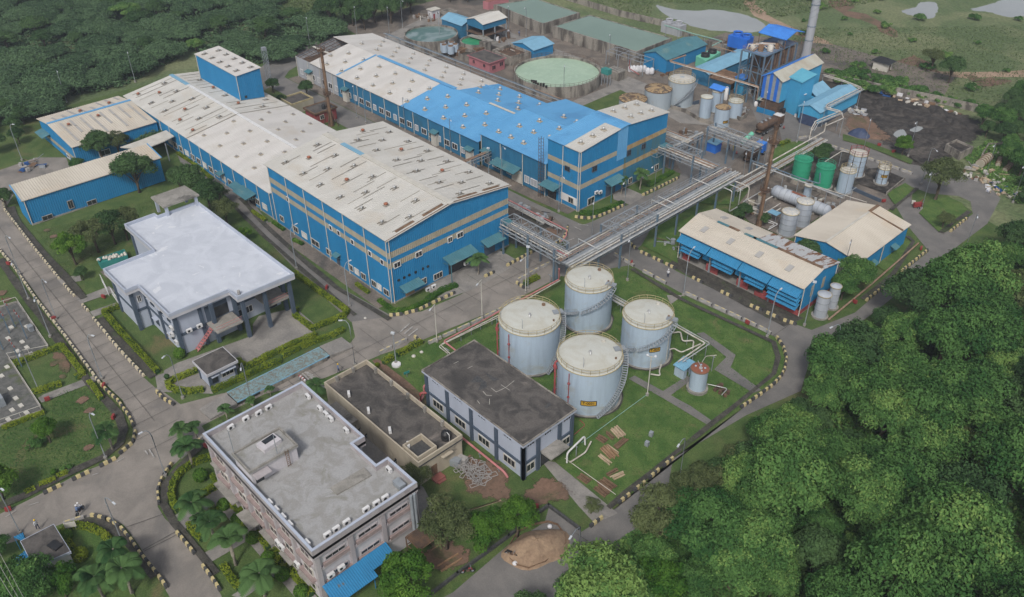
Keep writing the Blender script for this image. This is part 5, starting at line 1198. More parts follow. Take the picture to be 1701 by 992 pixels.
# pipe bridges: lattice girders carried on portal posts
def bridge(name,axis,a0,a1,c0,c1,z,posts,label,runs,truss=(),walk=None,top=1.7,group='elevated pipe bridges'):
 P=(lambda u,v,w:(u,v,w))if axis=='x' else(lambda u,v,w:(v,u,w))
 mid=P((a0+a1)/2,(c0+c1)/2,0)
 t=thing(name,mid,label,'pipe bridge',group)
 m=M();n=max(2,int((a1-a0)/2.0))
 for c in(c0,c1):
  m.bar(P(a0,c,z),P(a1,c,z),.2);m.bar(P(a0,c,z-.8),P(a1,c,z-.8),.14)
  for i in range(n):
   u0,u1=a0+(a1-a0)*i/n,a0+(a1-a0)*(i+1)/n;m.bar(P(u0,c,z-.8 if i%2 else z),P(u1,c,z if i%2 else z-.8),.07)
 for i in range(n+1):u=a0+(a1-a0)*i/n;m.bar(P(u,c0,z),P(u,c1,z),.11)
 m.build('girder','steel_grey',t)
 for b0,b1 in truss:
  m=M();k=max(2,int((b1-b0)/1.9))
  for c in(c0,c1):
   m.bar(P(b0,c,z+top),P(b1,c,z+top),.17)
   for i in range(k+1):
    u=b0+(b1-b0)*i/k;m.bar(P(u,c,z),P(u,c,z+top),.08)
    if i<k:u1=b0+(b1-b0)*(i+1)/k;m.bar(P(u,c,z if i%2 else z+top),P(u1,c,z+top if i%2 else z),.07)
  for i in range(k+1):
   u=b0+(b1-b0)*i/k;m.bar(P(u,c0,z+top),P(u,c1,z+top),.1)
   if i<k and i%2==0:m.bar(P(u,c0,z+top),P(b0+(b1-b0)*(i+1)/k,c1,z+top),.06)
  m.build('truss','steel_grey',t)
 if walk:
  w0,w1=walk;m=M();a,b=P(a0,w0,z+.12),P(a1,w1,z+.18);m.box(min(a[0],b[0]),max(a[0],b[0]),min(a[1],b[1]),max(a[1],b[1]),z+.12,z+.18)
  m.build('walkway','band_beige' if 0 else 'steel_grey',t)
  m=M();c=w0
  for h in(.5,1.0):m.bar(P(a0,c,z+h+.1),P(a1,c,z+h+.1),.05);
  for i in range(int((a1-a0)/1.4)):u=a0+i*1.4;m.bar(P(u,c,z),P(u,c,z+1.1),.05)
  m.build('guard_rail','steel_grey',t)
 for u,h in posts:
  for c in(c0,c1):
   M().obox(*P(u,c,0)[:2],0,.3,.3,z+h,0).build('post','steel_blue',t)
  m=M().bar(P(u,c0,z-1.2),P(u,c1,z-1.2),.12);m.bar(P(u,c0,z-1.2),P(u,(c0+c1)/2,z),.08).bar(P(u,c1,z-1.2),P(u,(c0+c1)/2,z),.08);m.build('cross_brace','steel_grey',t)
 for c,dz,r,mt in runs:M().tube([P(a0-.3,c,z+dz),P(a1+.3,c,z+dz)],r,7).build('pipe',mt,t)
 return t
bridge('pipe_bridge','y',94.5,145,-90.4,-85.4,5.7,[(95.5,0),(101,0),(107.2,1.7),(117.6,1.7),(124,0),(130.5,0),(137,0),(143.5,0)],'long grey lattice pipe bridge crossing the works road diagonally, centre of the plant',[(-89.3,.35,.13,'pipe_white'),(-88.9,.3,.09,'pipe_rust'),(-88.4,.35,.14,'pipe_pink' if 0 else 'pipe_rust'),(-86.9,.35,.22,'pipe_silver'),(-86.3,.35,.2,'pipe_silver'),(-85.7,.35,.17,'pipe_white'),(-85.0,.1,.18,'pipe_silver'),(-90.0,.25,.08,'steel_grey')],[(107.2,117.6)],(-89.9+.1,-88.0+.0)if 0 else(-88.0,-87.3))
t_=bpy.data.objects['pipe_bridge']
m=M()
for c in(-90.8,):
 for h in(.5,1.1):m.bar((c,117.6,5.7+h),(c,145,5.7+h),.05)
 for i in range(20):u=117.8+i*1.4;m.bar((c,u,5.7),(c,u,6.8),.05)
m.bar((-90.8,117.6,5.7),(-90.8,145,5.7),.1);m.build('cable_tray','steel_grey',t_)
m=M()
for i in range(9):m.box(-88.8,-88.0,107.6+i*.26,107.8+i*.26,5.8+i*.18,5.86+i*.18)
for x in(-88.8,-88.0):m.bar((x,107.5,5.8),(x,110,7.4),.05).bar((x,107.5,6.7),(x,110,8.3),.04)
m.build('stair','steel_grey',t_)
m=M()
for y in(101,122,124,135):
 m.tube([(-90.4,y,6),(-90.4,y,6.9),(-85.6,y,6.9),(-85.6,y,6)],.09,5)
m.build('expansion_loop','pipe_silver',t_)
bridge('pipe_bridge','x',-105,-89,94.8,98.2,5.7,[(-104,0),(-97.3,1.7),(-93.8,1.7)if 0 else(-90.5,1.7)],'pipe bridge from the corner of the tall hall to the long bridge, by the tanks',[(95.3,.3,.13,'pipe_white'),(95.9,.3,.16,'pipe_silver'),(96.4,.3,.1,'pipe_pink'),(96.9,.3,.14,'pipe_white'),(97.4,.3,.12,'pipe_silver')],[(-104.6,-90)])
bridge('pipe_bridge','x',-105,-91,142.2,145.4,5.9,[(-103,0),(-95.6,1.7),(-92,0)],'trussed pipe bridge beside the rusty end wall of the far blue hall',[(142.7,.3,.16,'pipe_white'),(143.2,.3,.14,'pipe_rust'),(143.8,.3,.12,'pipe_white'),(144.4,.3,.14,'pipe_rust')],[(-103,-95.6)])
bridge('pipe_bridge','x',-103.3,-90,157.2,160.2,6.0,[(-102.8,1.2),(-97,0),(-90.6,.3)],'pipe bridge over the parked tanker, between the blue kiosk and the rusty mast',[(157.6,.3,.12,'steel_grey'),(158.1,.3,.14,'pipe_silver'),(158.7,.3,.12,'steel_grey'),(159.3,.3,.12,'pipe_silver'),(159.8,.3,.09,'pipe_white')],[(-103,-90.4)],top=1.1)
bridge('pipe_bridge','y',145.6,157,-104.6,-103.6,5.2,[(146.5,0),(156.5,0)],'narrow pipe bridge from the far blue hall to the blue kiosk yard',[(-104.3,.2,.1,'pipe_silver'),(-104,.2,.1,'pipe_white')])
bridge('pipe_bridge','x',-115,-103.4,150.2,153.2,5.0,[(-112,0),(-104.5,0)],'wide pipe bridge behind the far blue hall, next to the rusty-roofed tanks',[(150.6,.3,.16,'pipe_white'),(151.2,.3,.14,'pipe_white'),(151.9,.3,.16,'pipe_silver'),(152.6,.3,.12,'pipe_rust')])
bridge('pipe_bridge','x',-135,-116,104.2,106.2,4.2,[(-133,0),(-127,0),(-119,0)],'low pipe bridge between the two tall blue buildings, over the works road',[(104.6,.3,.12,'pipe_silver'),(105.2,.3,.1,'pipe_pink'),(105.7,.3,.12,'steel_grey')])
bridge('pipe_bridge','y',103,116.6,-132.6,-131.4,4.4,[(106,0),(112,0)],'short pipe bridge into the side wall of the far blue hall, by a small awning',[(-132.3,.3,.12,'pipe_rust'),(-131.8,.3,.14,'pipe_rust')])
pipeset('pipe_line',(-165,148,0),'long pair of pipes on grey posts behind the far blue hall','pipework','pipe runs on posts',[([(-213,147.3,4.6),(-117,148.6,4.6)],.13,'steel_grey'),([(-213,148.1,4.4),(-117,149.4,4.4)],.11,'steel_blue'),([(-213,147.6,3.4),(-117,148.9,3.4)],.09,'steel_grey'),([(-150,148.7,4.9),(-117,149.2,4.9)],.1,'pipe_rust')],[(-212+i*6.2,147.7+i*.085,4.3,.7,'y')for i in range(16)],'steel_blue')
pipeset('pipe_line',(-86,163,0),'bundle of silver pipes on low sleepers running up to the boiler corner','pipework','pipe runs on posts',[([(-86.9+i*.42,144.5,2.2),(-86.9+i*.42,180.5,2.2)],.15-.02*(i%3),('pipe_silver','pipe_white','pipe_rust','pipe_silver','pipe_teal' if 0 else 'pipe_white')[i])for i in range(5)]+[([(-87.2,144.5,3.2),(-87.2,182,3.2),(-87.2,182,5.4)],.16,'pipe_white')],[(-86.1,146+i*4.6,2.0,1.2,'x')for i in range(8)])
_q=[at('a4',x,y,5.2)for x,y in((265,640),(285,605),(410,555),(335,535),(345,520),(515,437),(420,400),(325,372))]
pipeset('pipe_line',(-90,195,0),'white pipes on tall posts looping around the coal conveyor shed','pipework','pipe runs on posts',[([(_q[0][0],_q[0][1],2.2)]+[(x,y,5.2)for x,y in _q],.13,'pipe_white'),([(x+.5,y-.4,5.0)for x,y in _q],.11,'pipe_white'),([(x+.9,y-.2,5.0)for x,y in _q[:6]],.09,'pipe_silver'),([(-86.6,181,5.2),(*at('a4',425,590,5.2),5.2),(*at('a4',410,555,5.2),5.2)],.13,'pipe_white')],[(_q[i][0],_q[i][1],5.0,.5)for i in range(8)]+[((_q[4][0]+_q[5][0])/2,(_q[4][1]+_q[5][1])/2,5.0,.5),(*at('a4',425,590,5.0),5.0,.5)])
_q=[at('f2',x,y,3.6)for x,y in((165,500),(290,555),(400,590))]
pipeset('pipe_line',(-78,156,0),'black and silver pipes on posts in front of the two green tanks','pipework','pipe runs on posts',[([(*at('f2',270,260,4),4),(*at('f2',480,330,4),4),(*at('f2',700,415,4),4),(*at('f2',890,470,4),4),(*at('f2',900,300,4),4)],.13,'steel_blue'),([(*at('f2',280,285,4),4),(*at('f2',700,440,4),4),(*at('f2',1100,600,4),4)],.1,'pipe_silver'),([(*at('f2',430,335,4),4),(*at('f2',1095,585,4),4),(*at('f2',1225,505,4),4)],.09,'steel_grey'),([(*at('f2',820,480,4),4),(*at('f2',1323,640,4),4)],.08,'pipe_white'),([(*at('f2',905,290,4),4),(*at('f2',1095,170,4),4),(*at('f2',1180,190,4),4)],.1,'pipe_white')],[(*at('f2',*k,3.9),3.9,.5,'y')for k in((285,275),(430,335),(560,385),(700,430),(830,475),(960,535),(1090,590),(1190,530),(905,290),(1095,175))])
pipeset('pipe_line',(-85,150,0),'tangle of pipe drops beside the rusty mast foot','pipework','pipe runs on posts',[([(-84.6,138,5.8),(-82.6,138,5.8),(-82.6,138,1.0),(-82.6,142,1.0)],.12,'pipe_silver'),([(-84.6,140,5.8),(-81.9,140,5.8),(-81.9,140,.8),(-81.9,144,.8)],.12,'pipe_silver'),([(-84.6,142,5.8),(-81.2,142,5.8),(-81.2,142,2.8),(-78.5,142,2.8),(-78.5,147,2.8)],.13,'pipe_white'),([(-82.6,143,1.4),(-82.6,152,1.4),(-74,152.6,1.4)],.12,'pipe_silver'),([(-80.2,140.6,1.6),(-75.6,140.6,1.6),(-75.6,146,1.6)],.12,'pipe_white'),([(-79.8,141.4,2.0),(-76.4,141.4,2.0),(-76.4,147,2.0)],.1,'pipe_white'),([(*at('f2',410,800,1),1),(*at('f2',510,840,1),1),(*at('f2',420,890,1),1)],.09,'white_paint'),([(*at('f2',415,820,1),1),(*at('f2',480,842,1),1),(*at('f2',430,870,1),1)],.07,'white_paint')],[(-82.2,141,.9,.7),(-78.5,144.6,2.7,.3),(-76,143,1.5,.5)])
pipeset('pipe_line',(-80,97,0),'row of pipes on a low rack passing behind the third and fourth tanks','pipework','pipe runs on posts',[([(-86,96.0+i*.35,2.2-.1*(i%2)),(-68,96.2+i*.35,2.2-.1*(i%2))],.1,('pipe_silver','pipe_white')[i%2])for i in range(5)],[(x,96.7,2.0,.9,'y')for x in(-84,-80,-76,-72,-69)])
pipeset('pipe_line',(-118,104,0),'red pipe and grey pipes on low posts between the two tall blue buildings','pipework','pipe runs on posts',[([(-134,108.2,1.6),(-100,108.2,1.6),(-98.6,106.6,1.6),(-98.6,104.4,.5)],.12,'pipe_pink'),([(-134,107.7,1.5),(-101,107.7,1.5)],.12,'pipe_silver'),([(-134,107.3,1.5),(-103,107.3,1.5)],.1,'pipe_silver'),([(-134,106.9,1.5),(-105,106.9,1.5)],.1,'pipe_white')],[(-132+i*5,107.6,1.4,.8,'y')for i in range(7)])
o=pipe('drain_pipe',[(*at('b4',775,245,.5),.5),(*at('b4',540,450,.5),.5),(*at('b4',340,615,.5),.5)],.17,'pipe_rust');tag(o,'long rusty pink pipe lying from the right road down past the shed','pipe')
pipeset('pipe_line',(-117,172,0),'rusty beige pipe run carried high in front of the dull blue boiler store','pipework','pipe runs on posts',[([(*at('e3',310,490,5.5),5.5),(*at('e3',95,565,5.5),5.5),(*at('e3',640,715,5.5),5.5),(*at('e3',1270,905,5.5),5.5),(*at('e3',1270,905,5.5),2.0)],.2,'pipe_rust'),([(*at('e3',110,580,5.3),5.3),(*at('e3',640,730,5.3),5.3),(*at('e3',1260,915,5.3),5.3)],.12,'pipe_white')],[(*at('e3',*k,5.3),5.2,.5,'y')for k in((300,500),(165,590),(630,720),(1000,825),(1240,900))],'steel_grey')
pipeset('pipe_line',(-150,222,0),'pale green pipe on posts behind the teal-roofed blue hall, near the ponds','pipework','pipe runs on posts',[([(*at('e3',30,95,4.5),4.5),(*at('e3',420,210,4.5),4.5),(*at('e3',790,305,4.5),4.5),(*at('e3',660,365,4.5),4.5)],.16,'pipe_teal'),([(*at('e3',660,365,4.3),4.3),(*at('e3',930,440,4.3),4.3),(*at('e3',1040,470,4.3),4.3)],.12,'pipe_rust'),([(*at('e3',60,110,4.2),4.2),(*at('e3',800,320,4.2),4.2)],.1,'pipe_white')],[(*at('e3',*k,4.4),4.2,.4)for k in((55,105),(210,150),(350,195),(460,225),(560,250),(790,300),(930,440))])
# tank farm behind the sheds
tank(-81.2,162.7,1.9,5.0,'left of the two green tanks, standing by the silver pipe bundle','tank_green','tank_green',.45,group='green tanks',spokes=10,bands=3,base=.5,railmat='tank_green',lip='tank_green')
tank(-76.0,163.0,1.9,5.0,'right of the two green tanks, with a black pipe up its side','tank_green','tank_green',.45,group='green tanks',spokes=10,bands=3,base=.5,railmat='tank_green',lip='tank_green')
t=tank(-74.1,173.4,1.95,5.2,'wide grey-blue tank with a cream top, behind the narrow one next to the green tanks',bands=3,top='off_white',group='small grey tanks',railmat='pipe_red')
for a in range(8):M().bar((-74.1+2.05*math.cos(a*PI/4),173.4+2.05*math.sin(a*PI/4),.2),(-74.1+2.05*math.cos(a*PI/4),173.4+2.05*math.sin(a*PI/4),6.3),.1).build('upright','rust_dark',t)
tank(-71.7,164.6,1.6,5.0,'narrow grey-blue tank with a cream top, to the right of the green tanks',top='off_white',group='small grey tanks')
t=tank(-67.9,173.5,1.25,3.9,'short grey-blue tank with a yellow plate and rusty top, standing alone on the dirty floor',bands=2,top='off_white',group='small grey tanks',base=.5)
sign_text(t,'T-004',-67.9,173.5,1.25,R(-48),2.4,.36,1.2,.6)
for a in range(6):M().bar((-67.9+1.35*math.cos(a*PI/3),173.5+1.35*math.sin(a*PI/3),.2),(-67.9+1.35*math.cos(a*PI/3),173.5+1.35*math.sin(a*PI/3),4.9),.08).build('upright','rust_dark',t)
tank(-70.6,140.6,1.6,5.0,'silver banded silo with a spoked top, in front of the other silver silo','silo_skin' if 'silo_skin' in MATS else mat('silo_skin',(.42,.45,.49),(.33,.36,.41),.5,.55,5,.4,stretch=(1,1,.3),c3=(.30,.38,.44),s3=.3,fine=.05).name,'off_white',.35,False,'silver silos',8,3,'silo','silo')
tank(-70.5,145.7,1.6,5.4,'silver banded silo with a spoked top, behind the other silver silo','silo_skin','off_white',.35,False,'silver silos',8,3,'silo','silo')
tank(-76.0,157,.8,2.6,'small pale upright drum tank in front of the right green tank',top='off_white',dome=.1,rails=False)
tank(-51.5,120.8,1.1,4.6,'grey cylinder tank by the end wall of the drum shed, nearer the road','silo_skin','silo_skin',.3,False,'tanks at the shed end',0,2)
tank(-51.5,124.6,.9,4.5,'slimmer grey cylinder tank by the end wall of the drum shed, farther back','silo_skin','silo_skin',.3,False,'tanks at the shed end',0,2)
tank(-81.2,147.6,.7,2.0,'stubby rusty cream vessel at the foot of the rusty mast',skin='off_white',top='rust',dome=.1,rails=False)
B=thing('horizontal_vessel',(-75,151,0),'long grey horizontal pressure vessel on saddles, rusty along its right half','pressure vessel','horizontal vessels')
def hvessel(B,x0,x1,y,z,r,mt):
 n=20;prof=[(0,.01),(.12,.35),(.35,.7),(.8,1.0)];pts=[]
 L=[(x0-.8+p[0]*1.0,r*p[1])for p in prof]+[(x0+.6,r)]+[(x1-.6,r)]+[(x1+.8-p[0]*1.0,r*p[1])for p in prof[::-1]]
 vs=[(x,y+rr*math.cos(2*PI*k/n),z+rr*math.sin(2*PI*k/n))for x,rr in L for k in range(n)]
 fs=[(i*n+k,(i+1)*n+k,(i+1)*n+(k+1)%n,i*n+(k+1)%n)for i in range(len(L)-1)for k in range(n)]
 M()._add(vs,fs,True).build('shell',mt,B)
 k=int((x1-x0)/1.4)
 for i in range(k+1):
  x=x0+.4+(x1-x0-.8)*i/k;M().tube([(x,y+(r+.02)*math.cos(2*PI*j/20),z+(r+.02)*math.sin(2*PI*j/20))for j in range(21)],.05,4,False).build('hoop','steel_grey',B)
 for x in(x0+.8,x1-.8):M().box(x-.2,x+.2,y-r*.7,y+r*.7,0,z-r*.6).build('saddle','concrete',B)
 M().cyl((x0+x1)/2-1.4,y,z+r-.05,z+r+.7,.28,12).build('manway','pipe_silver',B)
hvessel(B,-80.4,-73.4,151.4,1.7,1.3,'silo_skin')
M().box(-76.6,-73.4,151.0,151.6,3.0,3.08).build('rust_plate','rust_top',B)
B=thing('horizontal_vessel',(-69.6,151.6,0),'short grey-green vessel end sticking out behind the silver silos','pressure vessel','horizontal vessels')
hvessel(B,-71.6,-68.3,151.6,1.6,1.25,'silo_skin')
M().obox(*at('f2',475,735,2.2),2.2,2.2,1.7,.08,0).build('sheet_canopy','roof_sky');tag(bpy.data.objects['sheet_canopy'],'light blue sheet canopy between the mast and the silver silos','canopy')
m=M();x,y=at('f2',475,735,2.2)
bpy.data.objects['sheet_canopy'].data
for dx in(-.9,.9):
 for dy in(-.7,.7):m.bar((x+dx,y+dy,0),(x+dx,y+dy,2.2),.07)
m.build('post','steel_grey',bpy.data.objects['sheet_canopy'])
def wallrun(name,pts,h,t,mt,label,cat='wall',group=None):
 m=M()
 for a,b in zip(pts[:-1],pts[1:]):
  L=math.dist(a,b);m.obox((a[0]+b[0])/2,(a[1]+b[1])/2,0,L+t*.9,t,h,math.atan2(b[1]-a[1],b[0]-a[0]))
 return tag(m.build(name,mt,org=(pts[0][0],pts[0][1],0)),label,cat,group)
wallrun('bund_wall',ats('f2',[(500,410),(620,470),(830,530),(1040,620)]),1.1,.3,'stained_concrete','long stained bund wall in front of the green tanks')
wallrun('bund_wall',ats('f2',[(1190,530),(1323,590),(1440,640)]),.8,.25,'trim_slate','dark bund wall behind the roof of the store hall')
wallrun('bund_wall',ats('f3',[(400,570),(560,440)]),.7,.25,'stained_concrete','short bund wall on the right of the plated small tank')
wallrun('bund_wall',ats('e2',[(760,600),(930,650),(1070,740),(1240,790),(1400,680),(1520,735),(1590,690)]),1.0,.25,'stained_concrete','low bund wall winding in front of the slim grey tanks')
wallrun('bund_wall',ats('e2',[(830,610),(1060,545)]),1.0,.25,'trim_slate','dark bund wall just left of the slim grey tanks')
wallrun('boundary_wall',ats('a3',[(60,-60),(300,0),(560,80),(800,135)])+ag([(1160,75),(1260,100),(1340,128),(1430,145),(1500,160),(1560,172),(1620,186)]),2.0,.3,'stained_concrete','long dark weathered boundary wall along the back of the plant')
# rusty-topped tanks and slim tanks
t=tank(-125.4,177,3.35,6.8,'tallest old tank with a white spoked top and rust streaks, beside the white bags','tank_stained' if 'tank_stained' in MATS else mat('tank_stained',(.36,.42,.46),(.31,.36,.40),.35,.65,6,.4,stretch=(1,1,.2),c3=(.30,.23,.15),s3=.35,lo3=.62,hi3=.75,fine=.05).name,'off_white',.5,True,'old rusty tanks',18);stair(t,-125.4,177,3.35,R(15),6.6,R(-80),.8)
tank(-128.2,171.2,3.4,5.1,'old tank with a rusted spoked top, middle of the three','tank_stained','rusty_roof',.6,False,'old rusty tanks',16,lip='rust_dark')
tank(-130.3,163.9,3.5,3.9,'old low tank with a rusted top mostly hidden behind the cream roof','tank_stained','rusty_roof',.5,False,'old rusty tanks',16,lip='rust_dark')
tank(-115.8,174.8,1.45,5.5,'slim grey tank nearest the old rusty tanks',top='tank_roof',rails=False,dome=.3,group='slim grey tanks')
tank(-116,179.8,1.5,5.6,'slim grey tank under the small blue tent roof',top='tank_roof',rails=False,dome=.3,group='slim grey tanks')
t=tank(-110,173.6,1.8,4.9,'slim grey tank with a rusty top and an orange plate low on its side',top='rusty_roof',rails=False,dome=.3,group='slim grey tanks',lip='rust');sign_text(t,'T-002',-110,173.6,1.8,R(-22),1.7,.4,1.3,.6)
tank(-110.9,180.4,1.8,4.3,'slim grey tank with a railed dirty top, nearest the boiler yard',top='tank_roof',group='slim grey tanks')
x,y=at('e2',1355,480,5.2);t=thing('tent_roof',(-116,179.8,0),'small vivid blue pitched sheet roof over a slim grey tank','canopy')
M().ribroof((-117.8,178.2,6.3),(-114.0,178.2,6.3),(-114.0,179.9,7.0),(-117.8,179.9,7.0),.3,.04).ribroof((-114.0,181.6,6.3),(-117.8,181.6,6.3),(-117.8,179.9,7.0),(-114.0,179.9,7.0),.3,.04).build('roof','roof_vivid',t)
for px_,py_ in((-117.7,178.3),(-114.1,178.3),(-114.1,181.5),(-117.7,181.5)):M().bar((px_,py_,0),(px_,py_,6.3),.09).build('post','rust',t)
# masts
def mast(x,y,h,label,r0=.42,plats=((.98,1.0),(.42,.9)),mt='rust'):
 t=thing('rusty_stack',(x,y,0),label,'stack','rusty stacks')
 M().lathe(x,y,[(r0*1.7,0),(r0*1.2,2.2),(r0,2.6),(r0*.82,h)],14).build('shaft',mt,t)
 for f,rr in plats:
  z=h*f;M().cyl(x,y,z-.1,z,rr,14).build('platform','rust_dark',t);rail(t,x,y,rr,z,'rust_dark',.9)
 m=M()
 for s in(-.2,.2):m.bar((x+s,y-r0-.25,1),(x+s,y-r0-.25,h),.05)
 for i in range(int(h*2)):m.bar((x-.2,y-r0-.25,1+i*.5),(x+.2,y-r0-.25,1+i*.5),.035)
 m.build('ladder','rust_dark',t);return t
t=mast(-177.2,104.3,19.6,'rusty stack with a platform on top, beside the small red building');
for a in range(4):M().bar((-177.2+2*math.cos(a*PI/2+.6),104.3+2*math.sin(a*PI/2+.6),0),(-177.2+.4*math.cos(a*PI/2+.6),104.3+.4*math.sin(a*PI/2+.6),4),.16).build('stay_leg','rust_dark',t)
mast(-76.0,139.0,21.5,'tall rusty stack with round platforms, rising behind the drum shed',.4,((.985,.45),(.86,1.05),(.38,1.0)))
x,y=at('a2',85,420,0);t=thing('lattice_tower',(x,y,0),'grey lattice tower standing next to the blue tower block','tower')
m=M()
for k in range(10):
 z0,z1=k*.95,(k+1)*.95
 for i in range(4):
  a,b=i*PI/2+PI/4,(i+1)*PI/2+PI/4;r_=.7
  m.bar((x+r_*math.cos(a),y+r_*math.sin(a),z0),(x+r_*math.cos(a),y+r_*math.sin(a),z1),.1).bar((x+r_*math.cos(a),y+r_*math.sin(a),z0),(x+r_*math.cos(b),y+r_*math.sin(b),z1),.06)
m.build('lattice','steel_grey',t);M().obox(x,y,9.5,1.1,1.1,.8,0).build('tower_head','steel_grey',t)
t=thing('chimney',(-119.8,228.3,0),'tall pale grey steel chimney with helical fins and dark bands, top right','chimney')
M().lathe(-119.8,228.3,[(1.5,0),(1.15,3),(1.1,34)],24).build('shaft','wall_grey_sheet',t)
m=M()
for st in range(3):
 pts=[]
 for i in range(70):
  a=2*PI*(i/70*4+st/3);rr=1.17;pts.append((-119.8+rr*math.cos(a),228.3+rr*math.sin(a),12+i*.31))
 m.tube(pts,.06,4)
m.build('helical_fin','steel_grey',t)
for z in(6,10,16,24):M().torus(-119.8,228.3,z,1.2,.09,24,4).build('hoop','steel_blue',t)
# effluent plant
def ringwall(x,y,r,h,t,label,water,wz,wmt='stained_concrete',name='round_basin'):
 b=thing(name,(x,y,0),label,'basin')
 M().lathe(x,y,[(r,0),(r,h),(r-t,h),(r-t,0)],56,False).build('basin_wall',wmt,b)
 M().cyl(x,y,wz-.1,wz,r-t,56).build('water_surface',water,b);return b
b=ringwall(-204.7,158.6,8.1,4.0,.35,'round concrete basin full of dark mirror-like water, at the back','water_dark',3.5)
b=ringwall(-158.3,165.2,11.9,3.1,.4,'large round concrete basin filled with pale green water','water_green',2.5)
rail(b,-158.3,165.2,12.0,3.1,'rust_dark',.9)
m=M()
for i in range(7):m.obox(-157.5+i*.9,154.4+abs(i-3)*.12,3.1,.5,.4,.5+.2*(i%3),.3*i)
m.build('pump_set','plastic_black',b)
for k,(pts,h,lab)in enumerate(((((-184.2,190.3),(-184.0,206.3),(-152.2,207.6),(-152.0,191.0)),3.6,'long rectangular concrete basin of green-grey water, next to the teal-roofed hall'),(((-213,192.0),(-188.2,189.5),(-187.6,205.6),(-208.5,206.3)),3.6,'shorter rectangular concrete basin of green-grey water, left of the long one'))):
 b=thing('rectangular_basin',(*pts[0],0),lab,'basin','rectangular basins')
 parapet(b,list(pts),0,h,.35,'stained_concrete','basin_wall');M().flat(pts,h-.12).build('water_surface','water_basin',b)
 m=M()
 P=list(pts)
 for a,c in((P[0],P[3]),):
  n=9
  for i in range(n):x=a[0]+(c[0]-a[0])*i/(n-1);y=a[1]+(c[1]-a[1])*i/(n-1);m.box(x-.2,x+.2,y-.35,y-.02,0,h-.02)
 m.build('buttress','stained_concrete',b)
def gshed(name,x0,x1,y0,y1,ze,zr,axis,wall,roofm,label,open_=False,z0=.1,cat='shed',group=None,plus=()):
 b=thing(name,((x0+x1)/2,(y0+y1)/2,0),label,cat,group);m=M()
 pk=(.5,zr)
 if axis=='x':W4=[((x0,y0),(x1,y0),None),((x1,y0),(x1,y1),pk),((x1,y1),(x0,y1),None),((x0,y1),(x0,y0),pk)]
 else:W4=[((x0,y0),(x1,y0),pk),((x1,y0),(x1,y1),None),((x1,y1),(x0,y1),pk),((x0,y1),(x0,y0),None)]
 for p0,p1,k in W4:m.ribwall(p0,p1,z0,ze,.45,.05,k)
 m.build('wall',wall,b);o=.35;m=M()
 if axis=='x':
  ym=(y0+y1)/2;m.ribroof((x0-o,y0-o,ze-.02),(x1+o,y0-o,ze-.02),(x1+o,ym,zr+.06),(x0-o,ym,zr+.06),.5,.05).ribroof((x1+o,y1+o,ze-.02),(x0-o,y1+o,ze-.02),(x0-o,ym,zr+.06),(x1+o,ym,zr+.06),.5,.05)
 else:
  xm=(x0+x1)/2;m.ribroof((x0-o,y1+o,ze-.02),(x0-o,y0-o,ze-.02),(xm,y0-o,zr+.06),(xm,y1+o,zr+.06),.5,.05).ribroof((x1+o,y0-o,ze-.02),(x1+o,y1+o,ze-.02),(xm,y1+o,zr+.06),(xm,y0-o,zr+.06),.5,.05)
 m.build('roof',roofm,b)
 if open_:
  for x in(x0,x1):
   for y in(y0,(y0+y1)/2,y1):M().box(x-.15,x+.15,y-.15,y+.15,0,z0+.1).build('post','steel_grey',b)
 return b
gshed('blower_shed',-212,-202.5,168.8,175,4.4,5.6,'x','wall_blue_dull','roof_sky','blue shed with a light blue roof, touching the dark round basin')
b=gshed('filter_shed',-201.5,-194.2,170.2,179.6,6.4,7.5,'y','wall_blue_dull','roof_cream','cream-roofed open shed on tall posts beside the light blue shed',True,4.6)
M().box(-202,-193.8,170,179.8,2.6,2.8).build('deck','rust_dark',b)
gshed('dosing_shed',-183.3,-174.6,172.2,180.2,3.0,4.1,'y','wall_blue','roof_sky','vivid blue shed with a light blue roof near the pale green basin')
b=thing('control_room',(-179.6,158.4,0),'pink block-like building with a dark flat roof between the two round basins','building')
shell(b,[(-184,155.6),(-175.3,155.6),(-175.3,161.4),(-184,161.4)],0,3.1,'wall_pink');shell(b,[(-184.4,155.2),(-174.9,155.2),(-174.9,161.8),(-184.4,161.8)],3.1,3.35,'wall_pink','roof_edge');M().box(-184.2,-175.1,155.4,161.6,3.34,3.38).build('roof','dark_roof',b)
for u,z in((-181.8,2),(-177.4,2)):window(b,('y',155.6,-1),(u,z),.9,.9,'wall_pink')
for u,z in((157.2,1.6),(160,1.9)):window(b,('x',-175.3,1),(u,z),1.3,1.1,'wall_pink')
b=thing('guard_hut',(-224.7,175,0),'tiny white hut with two small windows at the very back left','hut')
x0,x1,y0,y1=-226.6,-223.8,174.2,178;shell(b,[(x0+.3,y0+.3),(x1-.3,y0+.3),(x1-.3,y1-.3),(x0+.3,y1-.3)],0,2.8,'wall_white');shell(b,[(x0,y0),(x1,y0),(x1,y1),(x0,y1)],2.8,3.0,'off_white','roof')
window(b,('x',x1-.3,1),(176.8,1.7),.6,.7);window(b,('y',y0+.3,-1),(-225.2,1.7),.6,.7);slab(b,('x',x1-.3,1),175,175.7,.1,1.7,.05,'door','red_paint')
q=[at('e1',x,y,1.2)for x,y in((570,110),(650,85),(745,110),(680,135))];b=thing('settling_pits',(*q[0],0),'low open concrete frame of square pits beside the tiny white hut','pit frame');parapet(b,q,0,1.2,.25,'concrete','frame');
b=thing('pump_room',(*at('e1',1100,40),0),'pinkish low building at the top edge, left of the rectangular basins','building')
q=[at('e1',x,y,2.6)for x,y in((1005,12),(1060,22),(1270,-20),(1200,-40))];shell(b,q,0,2.6,'wall_pink');M().flat(q,2.62).build('roof','brick_red',b)
